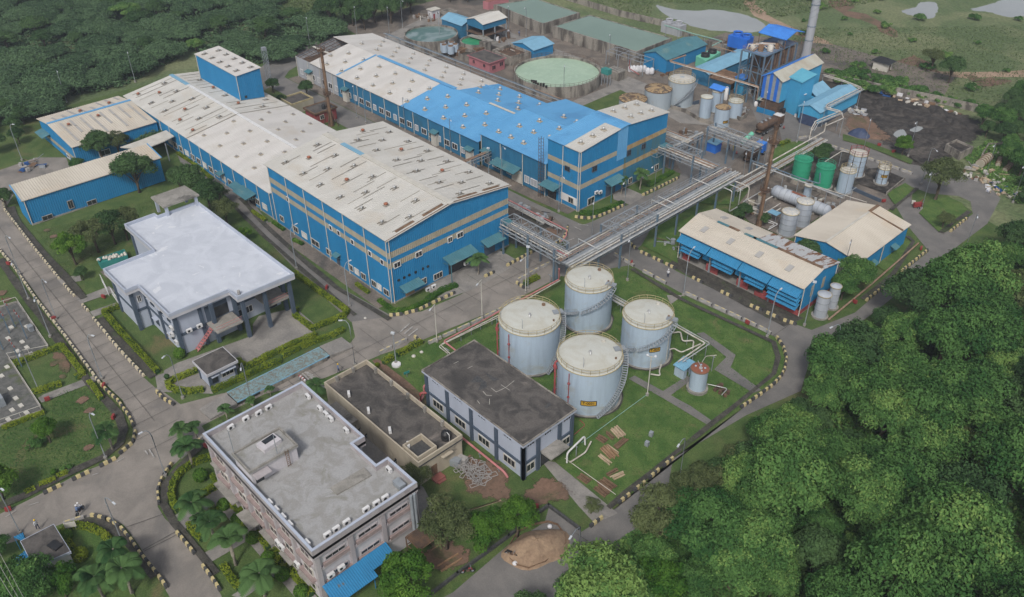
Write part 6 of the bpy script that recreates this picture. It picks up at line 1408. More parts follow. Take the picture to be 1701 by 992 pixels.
b=ringwall(*at('e1',930,420,2.8),4.6,3.0,.3,'small round clarifier half full of vivid green water','clarifier_green' if 'clarifier_green' in MATS else mat('clarifier_green',(.03,.24,.11),(.04,.28,.13),.5,.3).name,2.4)
c=b.location;M().obox(c.x,c.y+2.2,2.9,9,1.6,.3,.15).build('walkway','concrete',b);M().obox(c.x+3.6,c.y+.5,0,2.4,2.4,3.4,.1).build('side_box','stained_concrete',b)
b=thing('settling_block',(-180,168.5,0),'weathered concrete settling block cluttered with rusty pipes, beyond the pink building','settling tank')
q=[(-184,164.6),(-176,164.2),(-175,171.6),(-184,172)];parapet(b,q,0,2.6,.4,'stained_concrete','basin_wall');M().flat(q,1.9).build('floor','rust_dark',b)
rr=random.Random(11)
for i in range(14):x,y=rr.uniform(-183,-177),rr.uniform(165.5,171);m=M().bar((x,y,2.3+rr.random()*.6),(x+rr.uniform(-2,2),y+rr.uniform(-1.5,1.5),2.4+rr.random()*.7),.1 if i%3 else .2).build('pipe',('rust','pipe_rust','steel_grey','pipe_white')[i%4],b)
b=thing('settling_block',(-190,163,0),'rusty concrete sump with a curved rim left of the pink building','settling tank')
M().lathe(-189.5,159.6,[(2.6,0),(2.6,1.8),(2.3,1.8),(2.3,0)],20,False).build('basin_wall','stained_concrete',b);M().cyl(-189.5,159.6,.9,1.0,2.3,20).build('water_surface','drain_dark',b)
M().box(-194,-191.5,158.5,163,0,1.9).box(-191.5,-188,162.4,165,0,2.3).build('sump_block','rust',b)
for i,(x,y)in enumerate(((-197.2,156.8),(-195.4,156.0),(-195.6,158.9),(-193.6,158.6),(-193.2,156.6))):
 t=thing('dosing_tank',(x,y,0),'small pale blue dosing tank in the cluster at the dark round basin','tank','dosing tanks');M().cyl(x,y,1.2,3.4,1.0,18).build('shell','tank_skin',t);M().cyl(x,y,3.4,3.5,.8,12).build('roof','rust',t)
 for a in range(3):M().bar((x+.8*math.cos(a*2.1),y+.8*math.sin(a*2.1),0),(x+.8*math.cos(a*2.1),y+.8*math.sin(a*2.1),1.2),.1).build('leg','rust_dark',t)
b=thing('sludge_box',(-143.6,171.6,0),'grey concrete box tank right of the pale green basin','settling tank');x,y=at('j',930,150,0);M().obox(x,y,0,4.6,3.6,2.3,0).build('basin_wall','stained_concrete',b);
for i in range(5):M().obox(x-1.8+i*.9,y,2.3,.5,2.6,.3,0).build('lid','concrete',b)
t=thing('teal_feeder',(*at('j',865,200),0),'teal hopper on a steel stand at the edge of the pale green basin','hopper');x,y=at('j',862,200);M().obox(x,y,3.4,2.4,1.6,1.4,0).build('hopper','teal_paint',t)
for dx in(-1,1):
 for dy in(-.6,.6):M().bar((x+dx,y+dy,0),(x+dx,y+dy,3.4),.14).build('leg','steel_grey',t)
 # halls near the boiler
gshed('evaporator_hall',-149.2,-141.2,191.2,209.2,4.0,5.4,'y','wall_blue','roof_teal','large blue hall with a pale teal roof beside the long rectangular basin',cat='hall')
b=thing('open_frame',(-150,189,0),'open steel frame yard in front of the teal-roofed hall','steel frame')
m=M()
for x in(-158,-153.5,-149,-144.5):
 for y in(185,189.6):m.bar((x,y,0),(x,y,3.8),.16)
 m.bar((x,185,3.8),(x,189.6,3.8),.14)
for y in(185,187.3,189.6):m.bar((-158,y,3.8),(-144.5,y,3.8),.14)
m.build('frame','steel_grey',b);pipeset('red_pipe',(-147,186,0),'red pipe dropping beside the open steel frame','pipe',None,[([(-149,184.6,3.6),(-149,184.6,1.2),(-145,184.2,.6)],.12,'pipe_red')],[])
for i in range(7):
 x=-150.0+(i%5)*1.25+rr.uniform(-.1,.1);y=179.6+(i//5)*1.5
 q=at('e2',310+i*38 if i<5 else 500+(i-5)*45,190 if i<5 else 215,0)
 m=M().lathe(*q,[(.62,0),(.72,.3),(.7,1.2),(.5,1.55),(.15,1.75),(0,1.9)],10)
 tag(m.build('bulk_bag','bag_white',org=(*q,0)),'full white bulk bag standing in the row on the yard near the teal-roofed hall','bulk bag','white bulk bags on the yard')
b=gshed('boiler_store',-132.8,-127.2,191.6,213,3.6,4.5,'y','wall_blue_dull','roof_sky','dull blue low hall with a light blue roof running to the boiler frame',cat='hall')
M().ribroof((-126.8,191.4,3.3),(-126.8,198.6,3.3),(-130.4,198.6,4.0)if 0 else(-127.2,198.6,3.6),(-127.2,191.4,3.6),.5,.05).build('eave_sheet','rust',b)
b=thing('brown_shed',(-123.6,195.5,0),'lean-to shed with a rusty brown ribbed roof, beside the dull blue hall','shed')
M().ribroof((-126.8,191,3.0),(-119.8,191,3.0),(-119.8,197.5,3.6),(-126.8,197.5,3.6),.7,.1).build('roof','rust',b);M().ribwall((-126.8,191.2),(-119.8,191.2),0,3.0,.5,.05).build('wall','wall_blue_dull',b)
b=thing('switch_cabin',(-119,196,0),'small blue cabin with a vivid blue roof under the boiler frame','cabin')
x,y=at('e3',965,690,2.5);M().obox(-118.6,194.6,0,2.6,3.0,4.4,0).build('wall','wall_cyan',b);M().obox(-118.6,194.6,4.4,3.0,3.4,.15,0).build('roof','roof_vivid',b)
def coolt(name,pts,h,mt,label,fans,zb=0):
 b=thing(name,(sum(p[0]for p in pts)/4,sum(p[1]for p in pts)/4,0),label,'cooling tower');shell(b,list(pts),zb,h,mt,'casing')
 cx=sum(p[0]for p in pts)/4;cy=sum(p[1]for p in pts)/4
 for x,y,r in fans:
  M().lathe(x,y,[(r*1.05,h),(r,h+.5),(r*1.05,h+.9),(r*.95,h+.9),(r*.9,h+.5)],20).build('fan_stack',mt if mt!='mint' else 'plastic_black',b)
  m=M().cyl(x,y,h+.4,h+.7,.2,8)
  for a in range(4):m.obox(x+math.cos(a*PI/2)*r*.45,y+math.sin(a*PI/2)*r*.45,h+.5,r*.85,.3,.06,a*PI/2)
  m.build('fan','plastic_black',b)
 return b
coolt('cooling_tower',[(-138.4,200.8),(-134.0,199.6),(-135.4,208.4),(-138.8,208.8)],3.4,'mint','mint green cooling tower with two black fans',[(-136.4,202.4,1.2),(-136.8,206.2,1.2)],.6)
b=coolt('cooling_tower',[(-136.8,213.2),(-130.4,213.2),(-131,217.4),(-136.8,217.4)],6.8,'wall_vivid','blue cooling tower with two blue fans on a frame, near the pond',[(-135,215.3,1.3),(-132,215.3,1.3)],3.6)
for x in(-136.8,-133.6,-130.6):
 for y in(213.2,217.2):M().bar((x,y,0),(x,y,4),.2).build('post','steel_blue',b)
q=at('e3',100,60,3);coolt('cooling_tower',[(q[0]-2,q[1]-1.6),(q[0]+1.6,q[1]-1.6),(q[0]+1.6,q[1]+1.6),(q[0]-2,q[1]+1.6)],3.2,'wall_grey_sheet','grey cooling tower by the pond shore, farther from the boiler',[(q[0]-.2,q[1],1.1)])
q=at('e3',215,90,3);coolt('cooling_tower',[(q[0]-1.9,q[1]-1.6),(q[0]+1.9,q[1]-1.6),(q[0]+1.9,q[1]+1.6),(q[0]-1.9,q[1]+1.6)],3.2,'wall_grey_sheet','grey cooling tower by the pond shore, nearer the boiler',[(q[0],q[1],1.1)])
# boiler house
b=thing('boiler_house',(-106,196,0),'vivid blue and grey striped gabled boiler house with a long rusty beige roof','boiler house')
X0,X1,Y0,Y1,ZE,ZR=-109.6,-104.2,189.4,208,8.6,10.2
for i in range(6):
 xa=X0+(X1-X0)*i/6;xb=X0+(X1-X0)*(i+1)/6
 M().ribwall((xa,Y0),(xb,Y0),3.0,(ZE+(ZR-ZE)*(1-abs((xa-X0)/(X1-X0)*2-1)),ZE+(ZR-ZE)*(1-abs((xb-X0)/(X1-X0)*2-1))),.35,.04).build('wall','wall_vivid' if i%2==0 else 'steel_grey',b)
M().ribwall((X1,Y0),(X1,Y1),3.0,ZE,.4,.05).ribwall((X0,Y1),(X0,Y0),3,ZE,.4,.05).ribwall((X1,Y1),(X0,Y1),3,ZE,.4,.05,(.5,ZR)).build('wall','wall_cyan',b)
M().box(X0+.2,X1-.2,Y0+.3,Y1-.3,0,3.0).build('base','rust_dark',b)
xm=(X0+X1)/2
M().ribroof((X0-.4,Y1+.3,ZE),(X0-.4,Y0-.4,ZE),(xm,Y0-.4,ZR+.1),(xm,Y1+.3,ZR+.1),.5,.05).build('roof','roof_vivid',b)
M().ribroof((X1+.4,Y0-.4,ZE),(X1+.4,Y1+.3,ZE),(xm,Y1+.3,ZR+.1),(xm,Y0-.4,ZR+.1),.5,.05).build('roof','roof_beige_dull' if 'roof_beige_dull' in MATS else mat('roof_beige_dull',(.42,.42,.37),(.36,.33,.27),.3,.8,6,.4,c3=(.30,.20,.12),s3=.25,lo3=.58,hi3=.75).name,b)
b=thing('coal_tower',(-103.4,195.4,0),'tall plain cyan-blue bunker tower in front of the striped boiler house','tower')
q=[(-106.4,193.2),(-100.3,191.7),(-100.3,197.9),(-106.4,199.4)];m=M()
for i in range(4):m.ribwall(q[i],q[(i+1)%4],0,9.0,.4,.05)
m.build('wall','wall_cyan',b)
mat('roof_cyan',(.13,.42,.55),(.11,.38,.51),.5,.5,fine=.05);M().ribroof((-106.7,192.9,8.9),(-100.0,191.4,8.9),(-100.0,198.2,9.3),(-106.7,199.7,9.3),.4,.05).build('roof','roof_cyan',b)
slab(b,('x',-100.3,1),194,195,5,5.1,.3,'ledge','white_paint');M().obox(-100.0,191.3,0,.5,.4,.8,0).build('corner_box','white_paint',b)
b=gshed('conveyor_shed',-98.2,-92.6,189,207.6,4.2,5.3,'y','wall_cyan','roof_sky','long light blue shed open at its near end, beside the coal yard',z0=1.2)
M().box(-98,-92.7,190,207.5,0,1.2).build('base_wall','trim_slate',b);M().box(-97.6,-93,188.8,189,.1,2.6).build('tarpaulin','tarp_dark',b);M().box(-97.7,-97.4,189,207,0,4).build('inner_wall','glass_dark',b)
b=thing('chute_roof',(-99.6,200,0),'low pale blue sheet roof filling the corner behind the bunker tower','roof')
M().ribroof((-98.4,197.9,3.6),(-98.4,205,3.6),(-101.6,205,5.4),(-101.6,197.9,5.4),.5,.05).build('roof','roof_sky',b);M().box(-101.4,-98.6,198,204.8,0,3.4).build('base_wall','wall_cyan',b)
b=thing('bag_filter_structure',(-113,196,0),'tall blue steel frame full of ducts, a vivid blue pitched shelter on top','steel structure')
X0,X1,Y0,Y1=-117.4,-110.6,190.2,205;fr=M()
for x in(X0,(X0+X1)/2,X1):
 for y in(Y0,Y0+3.7,Y0+7.4,Y0+11.1,Y1):
  M().box(x-.17,x+.17,y-.17,y+.17,0,13).build('post','steel_blue',b)
for z in(4,8.4,13):
 for x in(X0,X1):fr.bar((x,Y0,z),(x,Y1,z),.24)
 for y in(Y0,Y0+3.7,Y0+7.4,Y0+11.1,Y1):fr.bar((X0,y,z),(X1,y,z),.2)
for z0,z1 in((0,4),(4,8.4),(8.4,13)):
 fr.bar((X0,Y0,z0),((X0+X1)/2,Y0,z1),.12).bar(((X0+X1)/2,Y0,z1),(X1,Y0,z0),.12).bar((X1,Y0,z0),(X1,Y0+3.7,z1),.12)
fr.build('brace','steel_blue',b)
mat('deck_blue',(.14,.24,.38),(.12,.20,.32),.8,.6);M().box(X0,X1,Y0,Y1,12.9,13.02).build('deck','deck_blue',b);M().box(X0+.4,X1-.4,Y0+4,Y1-.3,3.6,12.2).build('duct_casing','rust_dark',b)
for i in range(8):M().box(X1-.38,X1-.2,Y0+4.3+i*1.3,Y0+4.6+i*1.3,4.2,12.4).build('duct_rib','rust',b)
for i,(x,y,r,h)in enumerate(((-115.6,192,.6,1.2),(-113.8,193,.7,1.5),(-115,195.6,.6,1.1),(-112.2,194.8,.8,1.4),(-112,197.4,.6,1.2),(-112.4,199.6,.7,1.3))):M().lathe(x,y,[(r,13),(r,13+h),(r*.6,13.2+h),(0,13.3+h)],12).build('vessel',('pipe_white','rust','pipe_silver')[i%3],b)
for i in range(5):M().tube([(-116.6+i*.5,191,13.4),(-116.6+i*.5,191.6+i*.9,14.4),(-114+i*.6,194+i,14.2),(-113+i*.5,195+i,13.2)],.16,6).build('duct',('pipe_white','pipe_rust','pipe_silver')[i%3],b)
fr=M()
for h in(.5,1.05):
 for pa,pb in(((X0,Y0),(X1,Y0)),((X1,Y0),(X1,Y1)),((X0,Y0),(X0,Y1))):fr.bar((*pa,13+h),(*pb,13+h),.06)
fr.build('guard_rail','pipe_rust',b)
q=[(-113.6,193.4),(-106.6,192.6),(-106.8,199.2),(-113.8,200.4)]if 0 else[(-116.8,196.6),(-109.2,196.6),(-109.2,204.8),(-116.8,204.8)]
M().ribroof((-117.2,196.2,16.2),(-117.2,205.2,16.2)if 0 else(-109.0,196.2,16.2),(-109.0,200.6,17.4),(-117.2,200.6,17.4),.4,.05).ribroof((-109.0,205,16.2),(-117.2,205,16.2),(-117.2,200.6,17.4),(-109.0,200.6,17.4),.4,.05).build('shelter_roof','roof_vivid',b)
for x,y in((-116.9,196.5),(-109.3,196.5),(-109.3,204.7),(-116.9,204.7)):M().bar((x,y,13),(x,y,16.2),.14).build('shelter_post','rust',b)
for i in range(3):M().tube([(-109.4+i*.35,190.4,8.2-i*.4),(-109.6+i*.35,189.6,7.6-i*.4),(-109.6+i*.35,189.6,3.2),(-110.2+i*.35,189.2,2.2)],.14,6).build('pipe',('pipe_teal','pipe_teal','pipe_white')[i],b)
for k,(x,y)in enumerate(((435,820),(465,830),(495,840),(555,850),(590,862))):
 q=at('e4',x,y,0);t=M().lathe(*q,[(.45,0),(.5,.9),(.42,1.2),(0,1.25)],12);tag(t.build('drum','plastic_black',org=(*q,0)),'black drum in the row beside the blue fence panel, below the cyan tower','drum','black drums by the cyan tower')
q=at('e4',400,865,0);wallrun('blue_panel_fence',ats('e4',[(330,850),(500,900)]),1.4,.1,'wall_blue','dark blue sheet fence in front of the black drums','fence')
q=at('e4',320,800,0);tag(M().lathe(*q,[(.4,.1),(.5,.4),(.5,1.1),(.3,1.4),(0,1.5)],12).build('plastic_tank','white_paint',org=(*q,0)),'small white plastic tank beside the dark blue fence','tank')
q=at('e2',1355,500,0);tag(M().lathe(*q,[(.5,0),(.55,.4),(.55,3.2),(.35,3.5),(0,3.6)],12).build('plastic_tank','white_paint',org=(*q,0)),'white plastic tank standing between the slim grey tanks','tank')
b=thing('scrap_shelter',(*at('e4',420,760),0),'shabby beige sheet shelter with white sacks at the foot of the striped boiler house','shelter');x,y=at('e4',415,730,2.2);M().obox(x,y,2.1,3.4,2.2,.1,.3).build('roof','roof_beige_dull',b)
for dx,dy in((-1.4,-.8),(1.4,-.8),(1.4,.8),(-1.4,.8)):M().bar((x+dx,y+dy,0),(x+dx,y+dy,2.1),.08).build('post','rust_dark',b)
for i in range(3):q=at('e4',370+i*18,775+i*6,.3);M().lathe(*q,[(.4,0),(.5,.3),(.3,.6),(0,.7)],8).build('sack','bag_white',b)
b=thing('kiosk',(*at('f1',690,500),0),'small vivid blue kiosk with a pale blue sheet roof, under the pipe bridge','kiosk');q=[at('f1',*k,2.4)for k in((600,385),(685,440),(775,395),(700,350))]
cx=sum(p[0]for p in q)/4;cy=sum(p[1]for p in q)/4;shell(b,[(cx-1.3,cy-1.1),(cx+1.2,cy-1.1),(cx+1.2,cy+1.1),(cx-1.3,cy+1.1)],0,2.3,'wall_vivid');M().ribroof((cx-1.5,cy-1.3,2.35),(cx+1.4,cy-1.3,2.35),(cx+1.4,cy+1.3,2.55),(cx-1.5,cy+1.3,2.55),.3,.04).build('roof','roof_sky',b)
def junk(name,label,cat,k,x,y,n,sx,sy,mats_,seed,kinds='bpc',h=.9,size=1.0):
 """a heap or skid of small machinery: a thing of many pieces, each a part when it is large"""
 q=at(k,x,y);t=thing(name,(*q,0),label,cat);r=random.Random(seed)
 for i in range(n):
  kd=r.choice(kinds);cx=q[0]+r.uniform(-sx,sx);cy=q[1]+r.uniform(-sy,sy);mt=r.choice(mats_);m=M()
  if kd=='b':m.obox(cx,cy,r.uniform(0,.2),size*r.uniform(.5,1.6),size*r.uniform(.3,.9),r.uniform(.3,h),r.uniform(0,3));nm='block'
  elif kd=='p':a=r.uniform(0,6.3);L=r.uniform(1,2.6)*size;z=r.uniform(.2,h);m.bar((cx,cy,z),(cx+L*math.cos(a),cy+L*math.sin(a),z+r.uniform(-.1,.4)),.1);nm='pipe'
  elif kd=='c':m.cyl(cx,cy,0,r.uniform(.5,h*1.3),r.uniform(.2,.5)*size,10);nm='drum'
  else:m.obox(cx,cy,r.uniform(0,h*.5),size*r.uniform(.8,2.2),size*r.uniform(.6,1.4),.05,r.uniform(0,3));nm='sheet'
  m.build(nm,mt,t)
 return t
GR=['steel_grey','pipe_silver','rust','rust_dark','barrier_grey','pipe_white']
junk('pump_skid','dark machinery skid of pumps and pipes between the two tall blue halls','pump skid','b3',170,130,16,2.2,1.6,['steel_grey','rust_dark','pipe_silver','plastic_black'],1,'bpc',1.4)
junk('pump_skid','white and grey vessels standing in the dirty strip by the pump skid','pump skid','b3',80,90,8,1.4,1.0,['off_white','barrier_grey','steel_grey'],2,'bc',1.3)
junk('pump_skid','rusty pumps beside the dark column, left of the blue kiosk','pump skid','f1',380,350,22,3.2,3.0,['rust_dark','rust','steel_grey','pipe_silver'],3,'bpc',1.4)
junk('pump_skid','pumps and valves below the right end of the diagonal pipe bridge','pump skid','f1',850,800,16,2.2,1.4,GR,4,'bpc',1.3)
junk('pump_skid','cluttered valves and pipes at the foot of the rusty mast','pump skid','f2',240,720,20,2.2,2.4,['off_white','pipe_white','rust','steel_grey','band_beige'],5,'bpc',1.2)
junk('pump_skid','pumps on the floor between the horizontal vessel and the bund wall','pump skid','f2',900,640,16,3.4,1.6,GR,6,'bpc',1.0)
junk('pump_skid','small pumps beside the pale blue shed end by the diagonal pipe bridge','pump skid','f4',1010,770,10,1.4,1.0,['steel_grey','pipe_silver','rust_dark'],7,'bpc',1.1)
junk('scrap_heap','scrap heap of dented sheets beside the conveyor shed','scrap heap','e4',1290,850,22,3.0,1.8,['wall_grey_sheet','barrier_grey','off_white'],8,'sbs',.8,.9)
junk('scrap_heap','long scrap heap of pale beams, drums and boards at the right road bend','scrap heap','f3',1290,400,46,4.2,3.4,['wood_pale','band_beige','rust','off_white','barrier_grey'],9,'bpsc',.7,1.0)
junk('scrap_heap','lower scrap heap with blue and white sacks by the bend lamp','scrap heap','f3',1450,540,34,3.0,2.4,['bag_white','off_white','wood_pale','tarp_blue','band_beige'],10,'bps',.6,.8)
junk('scrap_heap','white and blue sheets piled at the top of the coal yard','scrap heap','a4',590,455,16,3.6,1.6,['bag_white','tarp_blue','off_white','off_white'],11,'bs',.7,1.0)
junk('scrap_heap','row of white sacks and rusty boards along the coal yard wall','scrap heap','a4',840,530,30,9,1.8,['bag_white','rust','wood_pale','off_white'],12,'bs',.8,1.0)
junk('scrap_heap','dark cluttered debris on the yard beyond the old rusty tanks','scrap heap','e2',640,210,20,4,2.4,['rust_dark','kerb_black','rust','barrier_grey'],13,'bps',.6,.9)
junk('scrap_heap','debris and posts on the yard near the tiny white hut','scrap heap','e1',400,200,18,4,2,['rust','barrier_grey','rust_dark','off_white'],14,'bpc',1.2,.9)
junk('machinery','rusty machinery crowded under the cream-roofed open shed','machinery','e1',1150,380,26,5,3.4,['rust_dark','barrier_grey','rust','bag_white','steel_grey'],15,'bpc',1.6,1.1)
junk('machinery','dark plant machinery in the gap below the boiler frame','machinery','e4',190,640,26,4.5,2.6,['rust_dark','steel_blue','rust','pipe_white'],16,'bpc',2.2,1.2)
junk('machinery','pumps and ducts between the blue cooling tower and the boiler frame','machinery','e3',880,380,18,3,3,['rust_dark','steel_grey','rust'],17,'bpc',1.5)
junk('machinery','vessels and ducts packed between the boiler frame and the striped house','machinery','e4',300,520,22,3.0,2.4,['steel_blue','pipe_silver','rust','pipe_white'],26,'bpc',2.0,1.1)
junk('machinery','small tanks and pipes beside the dull blue low hall and mint tower','machinery','e3',820,700,20,4.0,2.4,['steel_blue','rust_dark','pipe_silver','off_white'],27,'bpc',1.6,1.0)
junk('machinery','pipes and bins between the slim grey tanks and the boiler yard','machinery','e2',1500,640,18,3.0,2.0,['steel_grey','rust_dark','pipe_silver'],28,'bpc',1.3,1.0)
wallrun('drain_wall',ag([(712,992),(760,955),(845,893),(880,864),(911,842),(962,880)]),.55,.3,'kerb_black','black drain wall zigzagging between the lower road and the admin trees')
junk('trolley_group','broken trolleys and blue carts parked beside the beige-roofed shed','trolleys','a1',160,840,16,3.2,2.6,['steel_grey','tarp_blue','barrier_grey','rust'],18,'bps',1.1,1.0)
for lab,k,pts,h in(('open concrete coal pit, soot-black inside, at the coal yard edge','f3',((945,105),(1040,62),(1200,128),(1085,185)),2.0),('black sheet-lined pit leaning on the grass by the old boiler drums','f3',((1270,200),(1335,95),(1495,95),(1410,210)),.7)):
 q=[at(k,*p,h)for p in pts];b=thing('coal_pit',(*q[0],0),lab,'pit');parapet(b,q,0,h,.25,'stained_concrete','pit_wall');M().flat(q,h-.5).build('pit_floor','coal_dirt',b)
def drumvessel(k,a,bb,r,label):
 A=Vector((*at(k,*a,r),r));Bv=Vector((*at(k,*bb,r),r));d=(Bv-A).normalized();t=thing('old_boiler_drum',(A.x,A.y,0),label,'old vessel')
 M().tube([A,Bv],r,16).build('shell','band_beige',t)
 for i in range(5):p=A.lerp(Bv,.1+.2*i);M().tube([p-d*.08,p+d*.08],r+.1,16).build('hoop','rust',t)
drumvessel('f3',(1255,290),(1340,220),.95,'largest of the discarded beige drums on the grass, dark open end')
drumvessel('f3',(1420,300),(1440,235),.5,'middle discarded beige drum, standing a little apart')
drumvessel('f3',(1480,350),(1540,295),.55,'rightmost discarded beige drum among weeds')
def heap(name,label,cat,c,rx,ry,h,mt,seed,rz=0):
 m=M();n=28;k=9;r=random.Random(seed);ph=[r.uniform(0,6.3)for _ in range(6)];vs=[];fs=[]
 for j in range(k+1):
  t=j/k
  for i in range(n):
   a=2*PI*i/n;w=1+.10*math.sin(2*a+ph[0])+.06*math.sin(5*a+ph[1]);rr=(1-t)
   z=h*(1-(1-t)**1.8)*(1+.22*math.sin(3*a+ph[2]+t*4)*(1-t))+r.uniform(-.05,.05)*h*(t>0)
   x,y=rx*rr*w*math.cos(a),ry*rr*w*math.sin(a);vs.append((c[0]+x*math.cos(rz)-y*math.sin(rz),c[1]+x*math.sin(rz)+y*math.cos(rz),max(z,0)))
 for j in range(k):
  for i in range(n):fs.append((j*n+i,j*n+(i+1)%n,(j+1)*n+(i+1)%n,(j+1)*n+i))
 m._add(vs,fs,True);return tag(m.build(name,mt,org=(*c,0)),label,cat)
heap('sand_pile','large brown sand pile ringed with boards on the lower road','sand pile',at('c3',152,752,.3),4.3,3.1,1.9,'sand',1,R(62))
for i,(x,y,rx,ry,h)in enumerate(((700,560,5,3,1.2),(860,620,5,2.6,1.3),(960,690,3.6,2.2,1.0),(610,520,4,2,1.0),(900,560,4.6,2,1.1),(980,620,3.4,2.4,1.2))):heap('coal_heap',('widest','longest','lowest','farthest left','farthest back','farthest right')[i]+' of the low black coal heaps in the coal yard','coal heap',at('a4',x,y),rx,ry,h,'coal_dirt',20+i,i*.6)
heap('brown_heap','low red-brown earth heap beside the blue tarpaulin pile','earth heap',at('a4',560,680),2.6,2,.7,'red_soil',31)
heap('tarpaulin_pile','dark blue tarpaulin over a heap on the red earth near the coal yard','covered heap',at('a4',505,675),2.6,2.0,1.7,'tarp_dark',32)
pr=[at('c3',x,y)for x,y in((15,755),(60,680),(130,650),(205,635),(250,650),(285,700),(290,740),(240,790),(190,830),(110,860),(55,845),(20,815))]
m=M()
for a,c in zip(pr,pr[1:]+pr[:1]):L=math.dist(a,c);m.obox((a[0]+c[0])/2,(a[1]+c[1])/2,.15,L*1.02,.06,.35,math.atan2(c[1]-a[1],c[0]-a[0]))
tag(m.build('board_edging','rust',org=(*pr[0],.15)),'thin rusty board edging around the sand pile','edging')
for i,(x,y,rz)in enumerate(((45,825,.3),(213,648,1))):
 q=at('c3',x,y,.4);tag(M().lathe(*q,[(.3,.15),(.38,.3),(.2,.5),(0,.53)],9).build('sack','bag_white',org=(*q,0)),('crumpled white sacks at the lower left edge of the sand pile','white sack at the upper edge of the sand pile')[i],'sack')
b=thing('red_building',(-182,104.6,0),'small red flat-roofed building with two black tanks, at the foot of the rusty stack','building')
shell(b,[(-184.6,101.8),(-179.7,101.8),(-179.7,107.7),(-184.6,107.7)],0,2.9,'wall_red');shell(b,[(-184.9,101.4),(-179.4,101.4),(-179.4,108),(-184.9,108)],2.9,3.1,'rust','roof_edge');parapet(b,[(-184.9,101.4),(-179.4,101.4),(-179.4,108),(-184.9,108)],3.1,3.35,.2,'rust');M().box(-184.7,-179.6,101.6,107.8,3.1,3.13).build('roof','dark_roof',b)
window(b,('x',-179.7,1),(103.4,1.8),1,1,'off_white')
for y in(105,106.3):t=thing('water_tank',(-181,y,3.1),'black water tank on the small red building, '+('nearer the long hall' if y<106 else 'nearer the far hall'),'water tank');M().lathe(-181,y,[(.5,3.15),(.5,4.1),(.2,4.35),(0,4.4)],14).build('tank','plastic_black',t)
b=thing('yellow_building',(-192,103.6,0),'low mustard-walled building with a grey roof, behind the small red one','building')
q=[(-195.4,101),(-189.6,101),(-189.6,107.4),(-195.4,107.4)];shell(b,q,0,2.5,'band_beige');parapet(b,q,2.5,2.9,.25,'rail_yellow');M().flat(q,2.52).build('roof','dark_roof',b)
b=thing('yard_fence',(*at('h3',100,210),0),'low white-railed wall around the gravel electrical yard','fence');pp=ats('h3',[(-40,250),(98,210),(278,475),(50,520),(238,808),(0,890)])
m=M()
for a,c in zip(pp[:-1],pp[1:]):
 L=math.dist(a,c);m.obox((a[0]+c[0])/2,(a[1]+c[1])/2,0,L,.2,.45,math.atan2(c[1]-a[1],c[0]-a[0]))
m.build('kerb_wall','concrete',b)
for a,c in zip(pp[:-1],pp[1:]):
 n=max(2,int(math.dist(a,c)/2.2))
 m=M().bar((*a,1.3),(*c,1.3),.06)
 for i in range(n+1):x=a[0]+(c[0]-a[0])*i/n;y=a[1]+(c[1]-a[1])*i/n;m.bar((x,y,0),(x,y,1.3),.07)
 m.build('railing','off_white',b)
gp=[(35,240,350,5),(95,300,410,5),(150,0,0,0)]
gi=0
for x,y,h in((85,345,5.2),(150,410,5.2),(10,300,4.6),(55,380,4.4),(-10,380,5),(120,560,4.6),(20,470,3.6)):
 q=at('h3',x,y);t=thing('switchyard_post',(*q,0),'grey steel switchyard post with insulators in the gravel electrical yard','switchgear','switchyard posts');M().bar((*q,0),(*q,h),.16).build('post','steel_blue',t)
 M().bar((q[0]-1.2,q[1],h),(q[0]+1.2,q[1],h),.1).build('crossarm','steel_grey',t)
 for dx in(-1.1,0,1.1):M().lathe(q[0]+dx,q[1],[(.06,h),(.14,h+.1),(.06,h+.2),(.14,h+.3),(.06,h+.45)],8).build('insulator','brick_red',t)
for i,(x,y)in enumerate(((48,410),(100,480),(65,350),(150,345),(175,495),(125,430),(150,460),(60,687),(90,740),(12,617),(70,805),(118,780),(50,857),(150,820),(42,568),(-10,740))):
 q=at('h3',x,y);tag(M().obox(*q,0,.9,.6,.35,.1).build('plinth_block','off_white',org=(*q,0)),'small white concrete plinth on the gravel of the electrical yard','plinth','plinths in the electrical yard')
q=at('h3',-5,770);b=thing('transformer',(*q,0),'grey transformer cabinet with fins at the left picture edge in the electrical yard','transformer');M().obox(*q,.2,2.4,1.6,1.6,0).build('cabinet','steel_grey',b)
for i in range(6):M().obox(q[0]-1+i*.4,q[1]-1.1,.4,.08,.6,1.1,0).build('fin','steel_grey',b)
q=at('h3',175,365);tag(M().obox(*q,0,1.0,.7,1.1,.1).obox(*q,1.1,1.1,.8,.1,.1).build('meter_box','steel_grey',org=(*q,0)),'grey metal box near the upper rail of the electrical yard','cabinet')
b=thing('weighbridge',(*at('h4',1000,290),0),'long pale blue weathered steel weighbridge deck with concrete ramps','weighbridge')
A,Bq,Cq,D=[at('h4',*k,.75)for k in((615,412),(690,485),(1375,135),(1300,75))]
M().prism([A,Bq,Cq,D],.62,.78).build('deck','weigh_deck',b);M().prism([A,Bq,Cq,D],.2,.5).build('underframe','drain_dark',b)
for(a,c)in((Bq,Cq),(A,D)):M().bar((*a,.72),(*c,.72),.14).build('edge_beam','roof_sky',b)
def ramp(pts0,pts1,nm='ramp'):
 a,c=[at('h4',*k,.7)for k in pts0];d,e=[at('h4',*k,.24)for k in pts1]
 m=M()._add([(*a,.72),(*c,.72),(*d,.26),(*e,.26),(*a,0),(*c,0),(*d,0),(*e,0)],[(0,1,2,3),(0,4,5,1),(1,5,6,2),(2,6,7,3),(3,7,4,0)]);m.build(nm,'yard_slab',b)
ramp(((605,418),(688,492)),((490,612),(405,535)));ramp(((1382,138),(1302,68)),((1465,0),(1560,70)))
